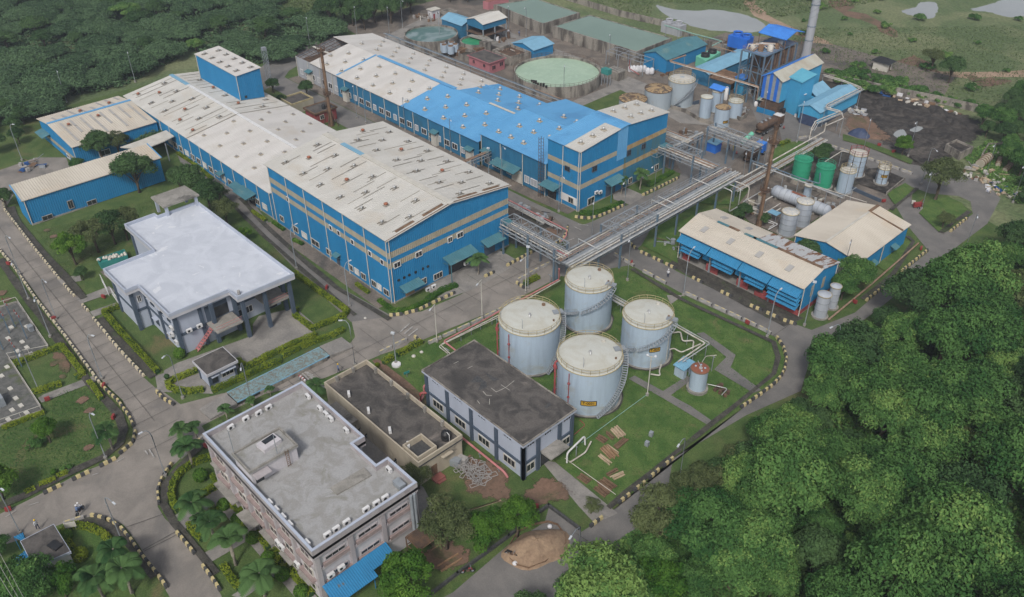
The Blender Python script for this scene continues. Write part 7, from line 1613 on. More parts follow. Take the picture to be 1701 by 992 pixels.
M().prism([at('h4',*k,.3)for k in((850,400),(1350,150),(1360,165),(865,420))],0,.6).build('side_wall','stained_concrete',b)
b=thing('boom_barrier',(*at('h4',1165,300),0),'red and white striped boom barrier stub beside the weighbridge','barrier')
a=at('h4',1150,285,1.0);c=at('h4',1195,325,1.0)
for i in range(6):
 p=[a[0]+(c[0]-a[0])*i/6,a[1]+(c[1]-a[1])*i/6];p2=[a[0]+(c[0]-a[0])*(i+1)/6,a[1]+(c[1]-a[1])*(i+1)/6];M().bar((*p,1.0),(*p2,1.0),.28).build('stripe','red_paint' if i%2==0 else 'white_paint',b)
M().bar((*a,0),(*a,1.1),.2).build('post','steel_grey',b)
mp=M();_z[0]+=.0025
for i in range(6):
 x=1185+i*20;y=272+i*19;q=[at('h4',x,y),at('h4',x+12,y-8),at('h4',x+75,y+18),at('h4',x+60,y+26)];mp.flat(q,_z[0])
tag(mp.build('hatched_marking','worn_paint'),kind='structure')
b=thing('field_hut',(*at('a4',620,350),0),'small white hut with a black tiled hip roof, alone on the open field','hut');x,y=at('a4',615,345,0);M().obox(x,y,0,4.2,3.4,2.4,.1).build('wall','off_white',b)
m=M();V=[(x-2.8,y-2.3,2.4),(x+2.8,y-2.3,2.4),(x+2.8,y+2.3,2.4),(x-2.8,y+2.3,2.4),(x-1,y,3.5),(x+1,y,3.5)];m._add(V,[(0,1,5,4),(1,2,5),(2,3,4,5),(3,0,4),(3,2,1,0)]);m.build('roof','plastic_black',b);slab(b,('x',x+2.1,1),y-.5,y+.4,.1,1.9,.06,'door','rust_dark')
GZ=_z[0]+.01
# kerb blocks: cast blocks with painted stripes
def kerb_mesh(n,L,ms,h=.5,w=.46,top=None):
 m=M()
 for i in range(n):
  x0,x1=-L/2+L*i/n,-L/2+L*(i+1)/n;m.mat(i%2 if top is None else 0)
  a,b=w/2,w/2*.62
  m._add([(x0,-a,0),(x1,-a,0),(x1,a,0),(x0,a,0),(x0,-b,h),(x1,-b,h),(x1,b,h),(x0,b,h)],[(3,2,1,0),(4,5,6,7),(0,1,5,4),(1,2,6,5),(2,3,7,6),(3,0,4,7)])
 if top:
  m.mat(1)
  for x in(-L*.28,L*.22):m.box(x-.33,x+.33,-w*.22,w*.22,h,h+.012)
  m.mat(2).box(L/2,L/2+.03,-w*.3,w*.3,0,h*.8)
 o=m.build('k',ms);d=o.data;bpy.data.objects.remove(o);return d
KY=kerb_mesh(4,2.3,['kerb_yellow','kerb_black']);KC=kerb_mesh(5,2.5,['kerb_cream','kerb_black'],.42)
KW=kerb_mesh(1,2.5,['barrier_grey','kerb_yellow','kerb_black'],.55,.5,True)
def kerbrow(px,data,L,gap,label,group,skip=()):
 P=[Vector(at('',x,y))for x,y in px];seg=[];tot=0
 for a,b in zip(P[:-1],P[1:]):seg.append((tot,a,b));tot+=(b-a).length
 def pos(s):
  for t0,a,b in reversed(seg):
   if s>=t0:return a+(b-a)*min(1,(s-t0)/max(1e-6,(b-a).length))
  return P[0]
 s=0;i=0;rk=random.Random(int(tot*10))
 while s+L<tot+.6:
  if i not in skip:
   a,b=pos(s),pos(min(tot,s+L));c=(a+b)/2
   o=bpy.data.objects.new('kerb_block',data);col.objects.link(o);o.location=(c.x,c.y,.1);o.rotation_euler=(0,0,math.atan2(b.y-a.y,b.x-a.x)+rk.uniform(-.03,.03));tag(o,label,'kerb block',group)
  s+=L+gap;i+=1
kerbrow([(0,416),(25,446),(60,497),(110,561),(168,640)],KC,2.5,.15,'cream and black striped kerb block along the left edge of the left road','kerb blocks, left edge of the left road')
kerbrow([(169,641),(186,658),(198,668),(218,697),(223,712)],KY,2.3,.3,'yellow-topped kerb block on the outer bend by the electrical yard lawn','kerb blocks round the lawn bend')
kerbrow([(226,718),(221,737),(198,757)],KY,2.3,.3,'yellow and black kerb block on the tight corner of the left lawn','kerb blocks at the lawn corner')
kerbrow([(193,763),(146,787),(112,803),(76,820),(43,837)],KY,2.3,1.5,'yellow and black kerb block in the spaced row under the left lawn','kerb blocks below the left lawn')
kerbrow([(3,325),(9,350),(55,410),(99,464)],KC,2.5,.15,'cream and black kerb block beside the lawn of the low cream-roofed shed','kerb blocks by the shed lawn')
kerbrow([(107,474),(128,497)],KC,2.5,.1,'cream and black kerb block between the two path mouths on the left road','kerb blocks between the path mouths')
kerbrow([(138,508),(148,519)],KC,2.5,.1,'cream and black kerb block alone between two narrow paths on the left road','kerb block between narrow paths')
kerbrow([(156,530),(198,581),(241,627)],KC,2.5,.15,'cream and black kerb block beside the hedge of the white-roofed building','kerb blocks by the white-roofed building')
kerbrow([(261,652),(272,664),(290,674)],KY,2.3,.3,'yellow and black kerb block on the corner near the weighbridge cabin','kerb blocks by the cabin corner')
kerbrow([(107,873),(130,865),(150,858)],KW,2.5,.3,'worn grey kerb barrier on the top of the gate house loop','kerb barriers, gate house loop top')
kerbrow([(152,858),(170,860),(195,872),(215,893),(232,918),(262,955),(290,995)],KY,2.3,.35,'yellow-topped kerb block curving past the gate house lawn','kerb blocks, gate house lawn')
kerbrow([(345,722),(310,755),(290,770)],KW,2.5,.4,'grey kerb barrier at the upper curve of the admin garden','kerb barriers, admin garden')
kerbrow([(286,772),(270,796),(263,815),(263,835),(270,852)],KY,2.3,.4,'yellow and black kerb block on the left curve of the admin garden','kerb blocks, admin garden curve')
kerbrow([(295,886),(324,921)],KY,2.3,.25,'yellow and black kerb block between the two admin garden paths','kerb blocks between garden paths')
kerbrow([(338,941),(355,965),(376,995)],KY,2.3,.25,'yellow and black kerb block at the bottom of the admin garden road','kerb blocks, garden bottom')
kerbrow([(647,526),(662,525),(690,519),(766,483)],KY,2.3,.45,'yellow and black kerb block before the front lawn of the tall cream-roofed hall','kerb blocks before the tall hall')
kerbrow([(805,461),(832,449)],KY,2.3,.2,'yellow and black kerb block by the palm bed of the tall hall','kerb blocks by the palm bed')
kerbrow([(842,443),(886,419)],KY,2.3,.2,'yellow and black kerb block at the far right corner of the tall hall','kerb blocks at the hall corner')
kerbrow([(630,589),(668,570),(688,560)],KW,2.5,.5,'grey kerb barrier with yellow patches, outside the flagpole lawn','kerb barriers by the flagpole lawn')
kerbrow([(689,561),(700,570),(708,574)],KY,2.3,.1,'yellow kerb block in the notch by the flagpole lawn','kerb blocks in the lawn notch')
kerbrow([(712,572),(770,546),(830,517),(874,492)],KW,2.5,.4,'grey kerb barrier in the row along the front of the tank lawn','kerb barriers before the tank lawn')
kerbrow([(858,471),(875,483)],KY,2.3,.1,'yellow kerb block by the twin lamps at the tank lawn corner','kerb blocks at the tank lawn corner')
kerbrow([(860,468),(892,450),(925,433)],KW,2.5,.5,'grey kerb barrier under the pipe bridge beside the tank lawn','kerb barriers under the pipe bridge')
kerbrow([(1020,424),(1052,443)],KW,2.5,.4,'grey kerb barrier just behind the back tanks','kerb barriers behind the tanks')
kerbrow([(1068,452),(1120,480)],KW,2.5,.5,'grey kerb barrier before the path mouth behind the tanks','kerb barriers before the path mouth')
kerbrow([(1138,489),(1200,517),(1250,540),(1288,560)],KW,2.5,.45,'grey kerb barrier in the row facing the louvred drum shed','kerb barriers facing the drum shed')
kerbrow([(1290,562),(1301,578),(1306,596),(1303,618),(1290,636),(1258,660),(1228,680)],KY,2.3,.4,'yellow-topped kerb block round the right corner of the tank lawn','kerb blocks, tank lawn corner')
kerbrow([(1118,763),(1094,782),(1060,812),(1022,841)],KY,2.3,.9,'yellow and black kerb block at the timber end of the tank lawn','kerb blocks by the timber lawn')
kerbrow([(1000,861),(968,886)],KY,2.3,.2,'yellow and black kerb block beside the road near the sand pile','kerb blocks near the sand pile')
kerbrow([(1048,407),(1060,418)],KY,2.3,.1,'yellow kerb block under the diagonal pipe bridge','kerb block under the diagonal bridge')
kerbrow([(1064,420),(1100,437),(1126,450)],KY,2.3,.7,'yellow and black kerb block just left of the drum shed','kerb blocks left of the drum shed')
kerbrow([(1151,463),(1166,471)],KY,2.3,.2,'yellow and black kerb block at the first bay of the drum shed','kerb block, first shed bay')
kerbrow([(1199,487),(1214,494)],KY,2.3,.2,'yellow and black kerb block at the second bay of the drum shed','kerb block, second shed bay')
kerbrow([(1246,509),(1284,526),(1310,537),(1345,548)],KY,2.3,.9,'yellow and black kerb block at the right half of the drum shed','kerb blocks, right shed bays')
kerbrow([(955,362),(978,365),(998,360),(1046,338)],KY,2.3,.3,'yellow and black kerb block rounding the banded corner of the far hall','kerb blocks, far hall corner')
kerbrow([(1067,326),(1126,297)],KY,2.3,.2,'yellow and black kerb block by the lawn under the rusty end wall','kerb blocks under the rusty wall')
kerbrow([(921,406),(938,396),(944,382),(942,374)],KY,2.3,.3,'yellow and black kerb block round the dirt island between the halls','kerb blocks, dirt island')
kerbrow([(1438,501),(1482,466)],KY,2.3,.5,'yellow and black kerb block by the bushes at the end of the drum shed','kerb blocks by the shed bushes')
kerbrow([(1497,452),(1543,415)],KY,2.3,.4,'yellow and black kerb block before the lawn of the store hall','kerb blocks, store hall lawn')
kerbrow([(1578,386),(1613,358)],KY,2.3,.4,'yellow kerb block along the triangular island with the big tree','kerb blocks, tree island')
kerbrow([(1375,243),(1420,258),(1470,275),(1530,296)],KW,2.5,.5,'worn white kerb barrier behind the small grey tanks','kerb barriers behind the small tanks')
kerbrow([(1325,232),(1345,229),(1358,234)],KW,2.5,.3,'worn white kerb barrier on the curve above the green tanks','kerb barriers above the green tanks')
kerbrow([(1000,158),(1045,173)],KW,2.5,.6,'worn kerb barrier on the grass strip by the old rusty tanks','kerb barriers by the old tanks')if 0 else None
# street lamps
LN=[0]
def lamp(base,head,label,kind='arm',h=9.2):
 bx,by=at('',*base);hx,hy=at('',*head,h);d=Vector((hx-bx,hy-by));L=min(2.4,max(1.0,d.length));d=d.normalized()if d.length>.2 else Vector((1,0))
 t=thing('street_lamp',(bx,by,0),label,'street lamp','street lamps')
 M().cyl(bx,by,0,.45,.28,8).build('base','concrete',t)
 if kind=='arm':
  e=Vector((bx+d.x*L,by+d.y*L));M().tube([(bx,by,.3),(bx,by,h-1.6),(bx+d.x*L*.12,by+d.y*L*.12,h-.7),(bx+d.x*L*.5,by+d.y*L*.5,h-.1),(e.x,e.y,h)],.085,7,r1=.045).build('pole','steel_grey',t)
  M().obox(e.x+d.x*.25,e.y+d.y*.25,h-.06,.6,.22,.12,math.atan2(d.y,d.x)).build('lamp_head','lamp_glass',t)
 elif kind=='twin':
  M().tube([(bx,by,.3),(bx,by,h)],.09,7,r1=.06).build('pole','off_white',t)
  M().bar((bx-d.x*.2,by-d.y*.2,h),(bx+d.x*1.9,by+d.y*1.9,h+.25),.1).build('cross_arm','off_white',t)
  M().obox(bx+d.x*1.7,by+d.y*1.7,h+.2,.6,.22,.12,math.atan2(d.y,d.x)).build('lamp_head','lamp_glass',t)
 elif kind=='ball':
  M().tube([(bx,by,.3),(bx,by,h)],.08,7).build('pole','off_white',t);M().bar((bx-.5,by-.3,h-.1),(bx+.5,by+.3,h-.1),.07).build('cross_arm','off_white',t)
  for s in(-1,1):M().lathe(bx+s*.5,by+s*.3,[(0,h-.1),(.24,h+.02),(.26,h+.15),(.14,h+.32),(0,h+.36)],10).build('lamp_head','lamp_glass',t)
 else:
  M().tube([(bx,by,.3),(bx,by,h)],.09,7,r1=.06).build('pole','steel_grey',t);M().obox(bx,by,h-.1,.6,.35,.3,.5).build('lamp_head','lamp_glass',t)
 return t
LP=[((34,457),(27,404),'curved lamp on the upper left road, its arm over the lane'),((94,531),(88,481),'curved lamp rising from the middle of the left kerb row'),((170,630),(152,557),'curved lamp on the left road opposite the white-roofed building'),((48,498),(20,481),'lamp leaning its arm over the lawn above the electrical yard'),((84,560),(60,515),'lamp post at the rail of the electrical yard, arm over the gravel'),((65,650),(33,619),'lamp by the hedged square of the electrical yard'),((176,762),(152,687),'straight lamp at the kerb beside the palm on the left lawn'),((275,791),(236,718),'curved lamp at the kerb of the admin garden curve'),((34,886),(2,812),'tall lamp rising at the left edge by the gate house'),((203,900),(219,862),'low curved lamp on the gate house loop'),((304,662),(274,591),'curved lamp standing in the hedge corner by the weighbridge cabin'),((419,672),(400,616),'lamp leaning over the pale blue weighbridge deck'),((493,447),(490,373),'lamp on the road beside the long wall of the tall hall, farther one'),((581,510),(579,434),'lamp on the road beside the long wall of the tall hall, nearer one'),((590,607),(571,532),'lamp at the top of the weighbridge ramp'),((1042,466),(1047,397),'lamp on the grass behind the back tank'),((1135,491),(1152,412),'curved lamp opposite the first bays of the drum shed'),((1274,560),(1296,481),'curved lamp opposite the last bay of the drum shed'),((983,395),(985,346),'lamp at the crossing under the banded hall corner'),((1085,335),(1082,280),'curved lamp at the kerb below the rusty end wall'),((1036,362),(1026,324),'curved lamp by the small palm of the far hall'),((960,949),(947,894),'curved lamp beside the sand pile'),((1128,800),(1114,760),'lamp half hidden by the grey-green tree at the timber lawn'),((1379,610),(1364,553),'lamp half hidden by the wood at the right bend'),((1398,463),(1405,425),'lamp between the two big blue sheds'),((1601,420),(1623,368),'lamp at the edge of the wood on the right road'),((1401,330),(1407,297),'lamp in front of the narrow cream-topped grey tank'),((1530,306),(1558,253),'curved lamp at the tip of the coal yard'),((1634,300),(1651,243),'lamp standing over the discarded beige drums'),((1682,337),(1681,298),'lamp at the lower scrap heap'),((1530,348),(1534,309),'lamp beside the red machine on the tree island'),((1433,254),(1444,206),'lamp in front of the blue tarpaulin pile'),((1508,260),(1516,213),'lamp by the small tree at the coal yard verge'),((1323,237),(1336,169),'lamp on the verge before the long conveyor shed'),((936,160),(938,120),'lamp standing inside the view of the pale green basin'),((1011,108),(1013,58),'lamp in front of the long rectangular basin'),((874,61),(872,13),'lamp in front of the shorter rectangular basin'),((845,56),(844,18),'lamp beside the open machinery shed'),((731,76),(729,2),'lamp between the dark round basin and its dosing tanks'),((669,47),(669,2),'lamp behind the dark round basin, left'),((647,58),(645,27),'lamp at the left rim of the dark round basin'),((515,76),(511,40),'lamp behind the stripped roof of the far hall'),((593,57),(591,22),'lamp behind the cream roof of the far hall'),((111,170),(103,138),'lamp in the scrub behind the cross wing, left'),((225,137),(219,110),'lamp in the scrub behind the long hall'),((37,267),(17,206),'lamp among trees at the far left'),((593,197),(586,143),'straight lamp on the road by the far hall, leftmost'),((608,205),(605,147),'curved lamp on the road by the far hall, second from the left'),((673,217),(676,178),'curved lamp at the far hall wall, behind the tall hall roof'),((749,254),(754,213),'curved lamp at the far hall wall near the blue roof'),((834,302),(840,249),'curved lamp by the sheet canopy of the far hall'),((928,352),(937,296),'curved lamp by the porch of the banded hall corner'),((1266,205),(1270,183),'curved lamp near the parked tanker and cyan tower'),((1231,311),(1234,279),'lamp at the far end of the diagonal pipe bridge'),((1266,287),(1270,260),'lamp beside the blue-cabbed tanker')]
for b_,h_,lab in LP:lamp(b_,h_,lab)
lamp((726,568),(713,519),'twin-armed pale lamp at the kerb of the tank lawn, nearer one','twin',7.6);lamp((801,526),(790,479),'twin-armed pale lamp at the kerb of the tank lawn, middle','twin',7.6);lamp((873,486),(858,443),'twin-armed pale lamp at the corner by the pipe bridge','twin',7.6)
lamp((1075,657),(1084,590),'two-globe lamp on the lawn in front of the plated tanks','ball',7.8)
lamp((1336,541),(1351,469),'straight bare mast at the end wall of the drum shed','mast',9.0);lamp((961,327),(964,298),'thin mast against the banded front of the far hall','mast',6.5);lamp((812,290),(811,246),'straight mast beside the low pipe bridge','mast',6.4)
lamp((877,480),(876,455),'straight mast at the tank lawn beside the twin lamps','mast',9.0);lamp((658,604),(652,575),'white flagpole with a round white base on the small lawn','mast',6.2)
x,y=at('r',407,195);tag(M().cyl(x,y,.05,.35,.75,20).build('round_plinth','white_paint',org=(x,y,0)),'round white plinth around the foot of the flagpole','plinth')
for i,(k,x,y,lab)in enumerate([('lf',95,380,'at the top of the left kerb row'),('h3',300,305,'on the drain halfway down the left kerb row'),('h3',575,675,'on the drain beside the hedged square'),('b1',505,515,'tipped on the grass beside the white-roofed building'),('h3',265,750,'at the path by the electrical yard'),('c1',550,135,'beside the palm on the left lawn'),('c1',995,275,'at the top of the admin garden'),('c1',45,580,'at the kerb near the left edge'),('b2',360,470,'at the hedge by the tall hall road'),('f3',330,130,'on the verge by the coal yard'),('f3',460,190,'farther right on the verge by the coal yard'),('b3',610,350,'among the barriers behind the tanks'),('b3',1170,640,'among the barriers facing the drum shed'),('f3',370,645,'at the corner behind the store hall roof'),('b4',785,280,'on the lawn beside the store hall'),('b4',465,540,'by the long rusty pink pipe'),('c3',145,565,'on the soil near the sand pile')]):
 q=at(k,x,y);t=thing('hose_box',(*q,0),'small red hose box '+lab,'hose box','red hose boxes');M().obox(*q,.25,.75,.35,.6,.5+i).build('box','red_paint',t);M().bar((*q,0),(*q,.3),.12).build('leg','rust_dark',t)
for i,(x,y,s)in enumerate(((780,795,.35),(818,775,.3),(545,610,.25),(530,845,.2))):
 q=at('b2',x,y);tag(M().lathe(*q,[(s,0),(s*1.1,s*.4),(s*.6,s*.9),(0,s)],9).build('boulder','off_white',org=(*q,0)),('pale stone on the flagpole lawn, nearer','pale stone on the flagpole lawn, farther','pale stone at the drain foot of the tall hall','pale stone on the road edge by the low beige building')[i],'stone')
for i,(x,y)in enumerate(((700,215),(680,262))):q=at('c3',x,y);tag(M().obox(*q,0,.55,.55,.8,.2).build('valve_box','steel_grey',org=(*q,0)),('upper','lower')[i]+' of two small grey valve boxes on the timber lawn','valve box')
for i,(a,c,w_,mt,lab)in enumerate((((520,178),(560,222),1.6,'wood_pale','widest pale plank stack on the lawn, farthest up'),((445,220),(485,245),1.4,'rust','dark rusty bundle left of the widest plank stack'),((488,200),(520,230),.9,'rust','small dark bundle touching the widest plank stack'),((580,232),(530,275),1.1,'rust','rusty bundle lying crosswise on the lawn'),((470,268),(525,325),1.5,'wood','grey-brown plank stack in the middle of the lawn'),((485,262),(538,302),.3,'wood_pale','single pale plank beside the middle stack'),((450,308),(505,352),.8,'wood_pale','narrow pale plank stack below the middle one'),((540,378),(488,408),.9,'rust','short rusty bundle near the kerb'),((570,395),(510,422),.8,'wood_pale','pale planks beside the short rusty bundle'),((350,405),(405,440),1.3,'rust','rusty bars beside the concrete path'),((455,428),(520,475),1.8,'rust','widest rusty bar bundle near the kerb'),((435,460),(490,505),1.2,'rust','lowest rusty bar bundle beside the path'))):
 A=Vector(at('c3',*a));Cc=Vector(at('c3',*c));d=(Cc-A);L=d.length;rz=math.atan2(d.y,d.x);mid=(A+Cc)/2;m=M();n=max(2,int(w_/.24));rt=random.Random(i)
 for j in range(n):
  off=(j-(n-1)/2)*.24;cx=mid.x-math.sin(rz)*off;cy=mid.y+math.cos(rz)*off;m.obox(cx+rt.uniform(-.1,.1),cy,.02,L*rt.uniform(.85,1.05),.17,.14+.14*(j%2),rz+rt.uniform(-.03,.03))
 tag(m.build('timber_stack' if 'wood' in mt else 'bar_bundle',mt,org=(mid.x,mid.y,0)),lab,'timber stack' if 'wood' in mt else 'bar bundle','bundles on the tank lawn')
def framepile(k,x,y,n,sx,sy,mt,label,name='frame_pile'):
 q=at(k,x,y);r=random.Random(5);t=thing(name,(*q,0),label,'frame pile')
 for i in range(n):
  cx,cy=q[0]+r.uniform(-sx,sx),q[1]+r.uniform(-sy,sy);rz=r.uniform(0,3.1);w,l,z=r.uniform(.5,.8),r.uniform(1.2,2.4),r.uniform(.1,.9);tilt=r.uniform(-.3,.3);c,s=math.cos(rz),math.sin(rz);P=[]
  for u,v in((-l/2,-w/2),(l/2,-w/2),(l/2,w/2),(-l/2,w/2)):P.append((cx+u*c-v*s,cy+u*s+v*c,z+u*tilt*.4))
  m=M()
  for a,b2 in zip(P,P[1:]+P[:1]):m.bar(a,b2,.08)
  m.build('frame',mt,t)
framepile('c2',1070,390,34,2.4,1.5,'barrier_grey','heap of pale steel window frames between the beige building and the pump house')
q=at('c2',975,355);t=thing('cabinet_pair',(*q,0),'two grey steel cabinets lying against the beige wall beside the frame heap','cabinet');M().obox(q[0],q[1],0,1.6,1.0,1.2,.4).build('cabinet','steel_grey',t);M().obox(q[0]+.3,q[1]+1.1,0,1.5,.9,1.0,.3).build('cabinet','barrier_grey',t)
q=at('c2',945,830);t=thing('plank_trough',(*q,0),'long wooden trough on the soil near the red motorbike','trough');A=at('c2',900,860);Bq=at('c2',1000,800);rz=math.atan2(Bq[1]-A[1],Bq[0]-A[0]);L=math.dist(A,Bq);cx,cy=(A[0]+Bq[0])/2,(A[1]+Bq[1])/2
M().obox(cx,cy,0,L,.9,.12,rz).build('floor','wood',t)
for s in(-1,1):M().obox(cx-math.sin(rz)*.45*s,cy+math.cos(rz)*.45*s,0,L,.08,.45,rz).build('side','wood',t)
m=M();q=at('c2',1090,560)
for i in range(7):m.obox(q[0]+i*.1,q[1]+i*.24,.05,3.2,.14,.12,1.2)
tag(m.build('timber_stack','wood_pale',org=(*q,0)),'loose pale planks on red soil between two round trees','timber stack')
P=[at('b1',*k,1.0)for k in((470,325),(605,280),(620,310),(485,350))];q=P[0];t=thing('waste_skip',(*q,0),'teal waste skip full of pale rubble bags under the trees by the white-roofed building','waste skip')
parapet(t,P,0,1.3,.12,'teal_paint','skip_wall');M().flat(P,.8).build('skip_floor','teal_paint',t);rs=random.Random(2);cx=sum(p[0]for p in P)/4;cy=sum(p[1]for p in P)/4
for i in range(16):u,v=rs.random(),rs.uniform(.2,.8);x=(P[0][0]*(1-u)+P[1][0]*u)*(1-v)+(P[3][0]*(1-u)+P[2][0]*u)*v;y=(P[0][1]*(1-u)+P[1][1]*u)*(1-v)+(P[3][1]*(1-u)+P[2][1]*u)*v;M().lathe(x,y,[(.3,1.0),(.35,1.2),(.1,1.5),(0,1.5)],8).build('rubble_bag','off_white',t)
for i,(a,c)in enumerate((((495,430),(530,500)),((545,495),(580,545)))):
 A=at('b1',*a,.2);Bq=at('b1',*c,.2);t=thing('barred_gate',(*A,0),('upper','lower')[i]+' white barred gate panel beside the white-roofed building','gate');M().bar((*A,1.6),(*Bq,1.6),.1).bar((*A,.3),(*Bq,.3),.1).build('gate_rail','white_paint',t)
 for j in range(9):x=A[0]+(Bq[0]-A[0])*j/8;y=A[1]+(Bq[1]-A[1])*j/8;M().bar((x,y,.1),(x,y,1.8),.05).build('gate_bar','white_paint',t)
q=at('b3',790,0)
b=thing('stair_tower',(-60.2,43,0),'rusty outside stair and scaffolding against the lower corner of the admin block','stair');m=M()
for x in(-61.0,-58.2):
 for y in(38.4,41.6):m.bar((x,y,0),(x,y,3.0),.12)
for z in(1.5,3.0):
 m.bar((-61,38.4,z),(-58.2,38.4,z),.1).bar((-61,41.6,z),(-58.2,41.6,z),.1).bar((-58.2,38.4,z),(-58.2,41.6,z),.1).bar((-61,38.4,z),(-61,41.6,z),.1)
m.build('frame','rust',b);M().box(-60.9,-58.3,38.5,41.5,2.9,3.0).build('platform','rust_dark',b)
m=M()
for i in range(9):m.box(-58.1,-57.3,38.4-i*.3,38.6-i*.3,2.7-i*.3,2.76-i*.3)
m.build('tread','rust',b)
q=at('i4',700,365);t=thing('sign_board',(*q,0),'small white notice board on two legs at the gate house hedge','sign board');M().obox(q[0],q[1],.9,1.4,.06,.9,R(60)).build('board','off_white',t)
for s in(-.5,.5):M().bar((q[0]+s*math.cos(R(60)),q[1]+s*math.sin(R(60)),0),(q[0]+s*math.cos(R(60)),q[1]+s*math.sin(R(60)),.9),.06).build('leg','steel_grey',t)
q=at('r',480,275);t=thing('sign_board',(*q,0),'green notice plate in the hedge of the flagpole lawn','sign board');M().obox(q[0],q[1],.7,1.0,.05,.5,R(80)).build('board','teal_paint',t);M().bar((*q,0),(*q,.8),.06).build('leg','steel_grey',t)
for i in range(3):
 a=at('i4',-80-i*20,430+i*90,8);c=at('i4',260-i*50,1060,8);t=M().tube([(*a,8.2),((a[0]+c[0])/2,(a[1]+c[1])/2,7.7),(*c,8.2)],.03,4);tag(t.build('overhead_wire','barrier_grey',org=(*a,8.2)),('rightmost','middle','leftmost')[i]+' of three pale overhead wires crossing the lower left corner','wire','overhead wires')
 # vehicles
def wheel(par,x,y,z,r,w,rz):
 c,s=math.cos(rz+PI/2),math.sin(rz+PI/2);o=M().tube([(x-c*w/2,y-s*w/2,z),(x+c*w/2,y+s*w/2,z)],r,16).build('wheel','rubber',par);M().tube([(x-c*(w/2+.02),y-s*(w/2+.02),z),(x+c*(w/2+.02),y+s*(w/2+.02),z)],r*.5,10).build('rim','steel_grey',o)
def tanker(q,rz,label,cab,tankm,L=8.2):
 t=thing('tanker_truck',(*q,GZ),label,'tanker truck','tanker trucks');c,s=math.cos(rz),math.sin(rz)
 P=lambda u,v,z:(q[0]+u*c-v*s,q[1]+u*s+v*c,GZ+z)
 M().obox(*P(0,0,0)[:2],GZ+.75,L,1.1,.25,rz).build('chassis','rust_dark',t)
 k=18;L0,L1=-L/2,L/2-2.5;prof=[(L0,.05),(L0+.1,.6),(L0+.35,.95),(L0+.7,1.05),(L1-.7,1.05),(L1-.35,.95),(L1-.1,.6),(L1,.05)];vs=[P(u,1.12*r*math.cos(2*PI*j/k),2.0+r*.92*math.sin(2*PI*j/k))for u,r in prof for j in range(k)]
 M()._add(vs,[(i*k+j,(i+1)*k+j,(i+1)*k+(j+1)%k,i*k+(j+1)%k)for i in range(len(prof)-1)for j in range(k)],True).build('tank',tankm,t)
 for i in range(3):u=L0+1+i*1.7;M().cyl(*P(u,0,0)[:2],GZ+2.9,GZ+3.15,.32,10).build('hatch','steel_grey',t)
 m=M().obox(*P(L/2-1.1,0,0)[:2],GZ+.7,1.9,2.2,2.0,rz);o=m.build('cab',cab,t);M().obox(*P(L/2-.14,0,0)[:2],GZ+1.6,.06,1.9,.8,rz).build('windscreen','glass_dark',o);M().obox(*P(L/2-1.1,0,0)[:2],GZ+2.7,1.7,2.0,.12,rz).build('roof_panel','white_paint' if cab!='wall_vivid' else 'roof_vivid',o)
 for u in(-L/2+1,-L/2+2.3,L/2-1.3):
  for v in(-.95,.95):wheel(t,*P(u,v,.5),.5,.32,rz)
a=Vector(at('f1',1060,590,1.5));c_=Vector(at('f1',1260,450,1.5));tanker((a+c_)/2,math.atan2((c_-a).y,(c_-a).x),'dark tanker lorry with a blue cab parked beyond the pipe bridge','wall_vivid','rust_dark',7.8)
a=Vector(at('f1',1205,260,1.5));c_=Vector(at('f1',1460,130,1.5));tanker((a+c_)/2,math.atan2((c_-a).y,(c_-a).x),'long blackened tanker lorry behind the rusty mast','rust_dark','rust_dark',9.5)
a=at('f1',1010,390,1.6);c_=at('f1',1130,305,2.4);t=thing('loading_hose_tank',(*a,0),'bright mint green tube vessel sloping beside the pipe bridge','vessel');M().tube([(*a,1.4),(*c_,2.6)],.55,14).build('shell','mint',t);M().bar((*c_,0),(*c_,2.2),.3).build('leg','rust_dark',t);M().bar((*a,0),(*a,1.2),.3).build('leg','rust_dark',t)
def motorbike(q,rz,label,mt,group=None):
 t=thing('motorbike',(*q,GZ),label,'motorbike',group);c,s=math.cos(rz),math.sin(rz);P=lambda u,v,z:(q[0]+u*c-v*s,q[1]+u*s+v*c,GZ+z)
 for u in(-.62,.62):wheel(t,*P(u,0,.3),.3,.12,rz)
 M().tube([P(-.6,0,.35),P(-.45,0,.7),P(.1,0,.75),P(.45,0,.85),P(.62,0,.3)],.09,6).build('body',mt,t);M().obox(*P(-.25,0,0)[:2],GZ+.75,.75,.26,.1,rz).build('seat','plastic_black',t)
 M().tube([P(.38,-.33,1.02),P(.42,0,.98),P(.38,.33,1.02)],.035,5).build('handlebar','steel_grey',t);M().obox(*P(.05,0,0)[:2],GZ+.3,.45,.25,.4,rz).build('engine','rust_dark',t);return t
motorbike(at('c2',1035,880),1.0,'red motorbike parked on the lower road by the trough','red_paint');motorbike(at('c3',1250,0)if 0 else at('c2',1245,800),.4,'brown motorbike at the edge of the board-ringed sand pile','rust')
for i,(x,y)in enumerate(((30,905),(55,930),(75,900),(15,960))):motorbike(at('i4',x,y),1.4,('black','dark','muddy black','grimy')[i]+' parked motorbike in the shed corner at the lower left','plastic_black','motorbikes at the lower left corner')
for i,(x,y,mt)in enumerate(((170,620,'pipe_red'),(190,650,'teal_paint'),(235,690,'plastic_black'),(430,870,'plastic_black'))):motorbike(at('r',x,y),1.1,('red','green','black','dark')[i]+' motorbike in the lane between the mauve block and beige building, '+('first','second','third','last')[i]+' from the road',mt,'motorbikes in the lane')
mb=motorbike(at('i4',778,195),2.2,'silver motorbike carrying two helmeted riders on the lower left road','steel_grey')
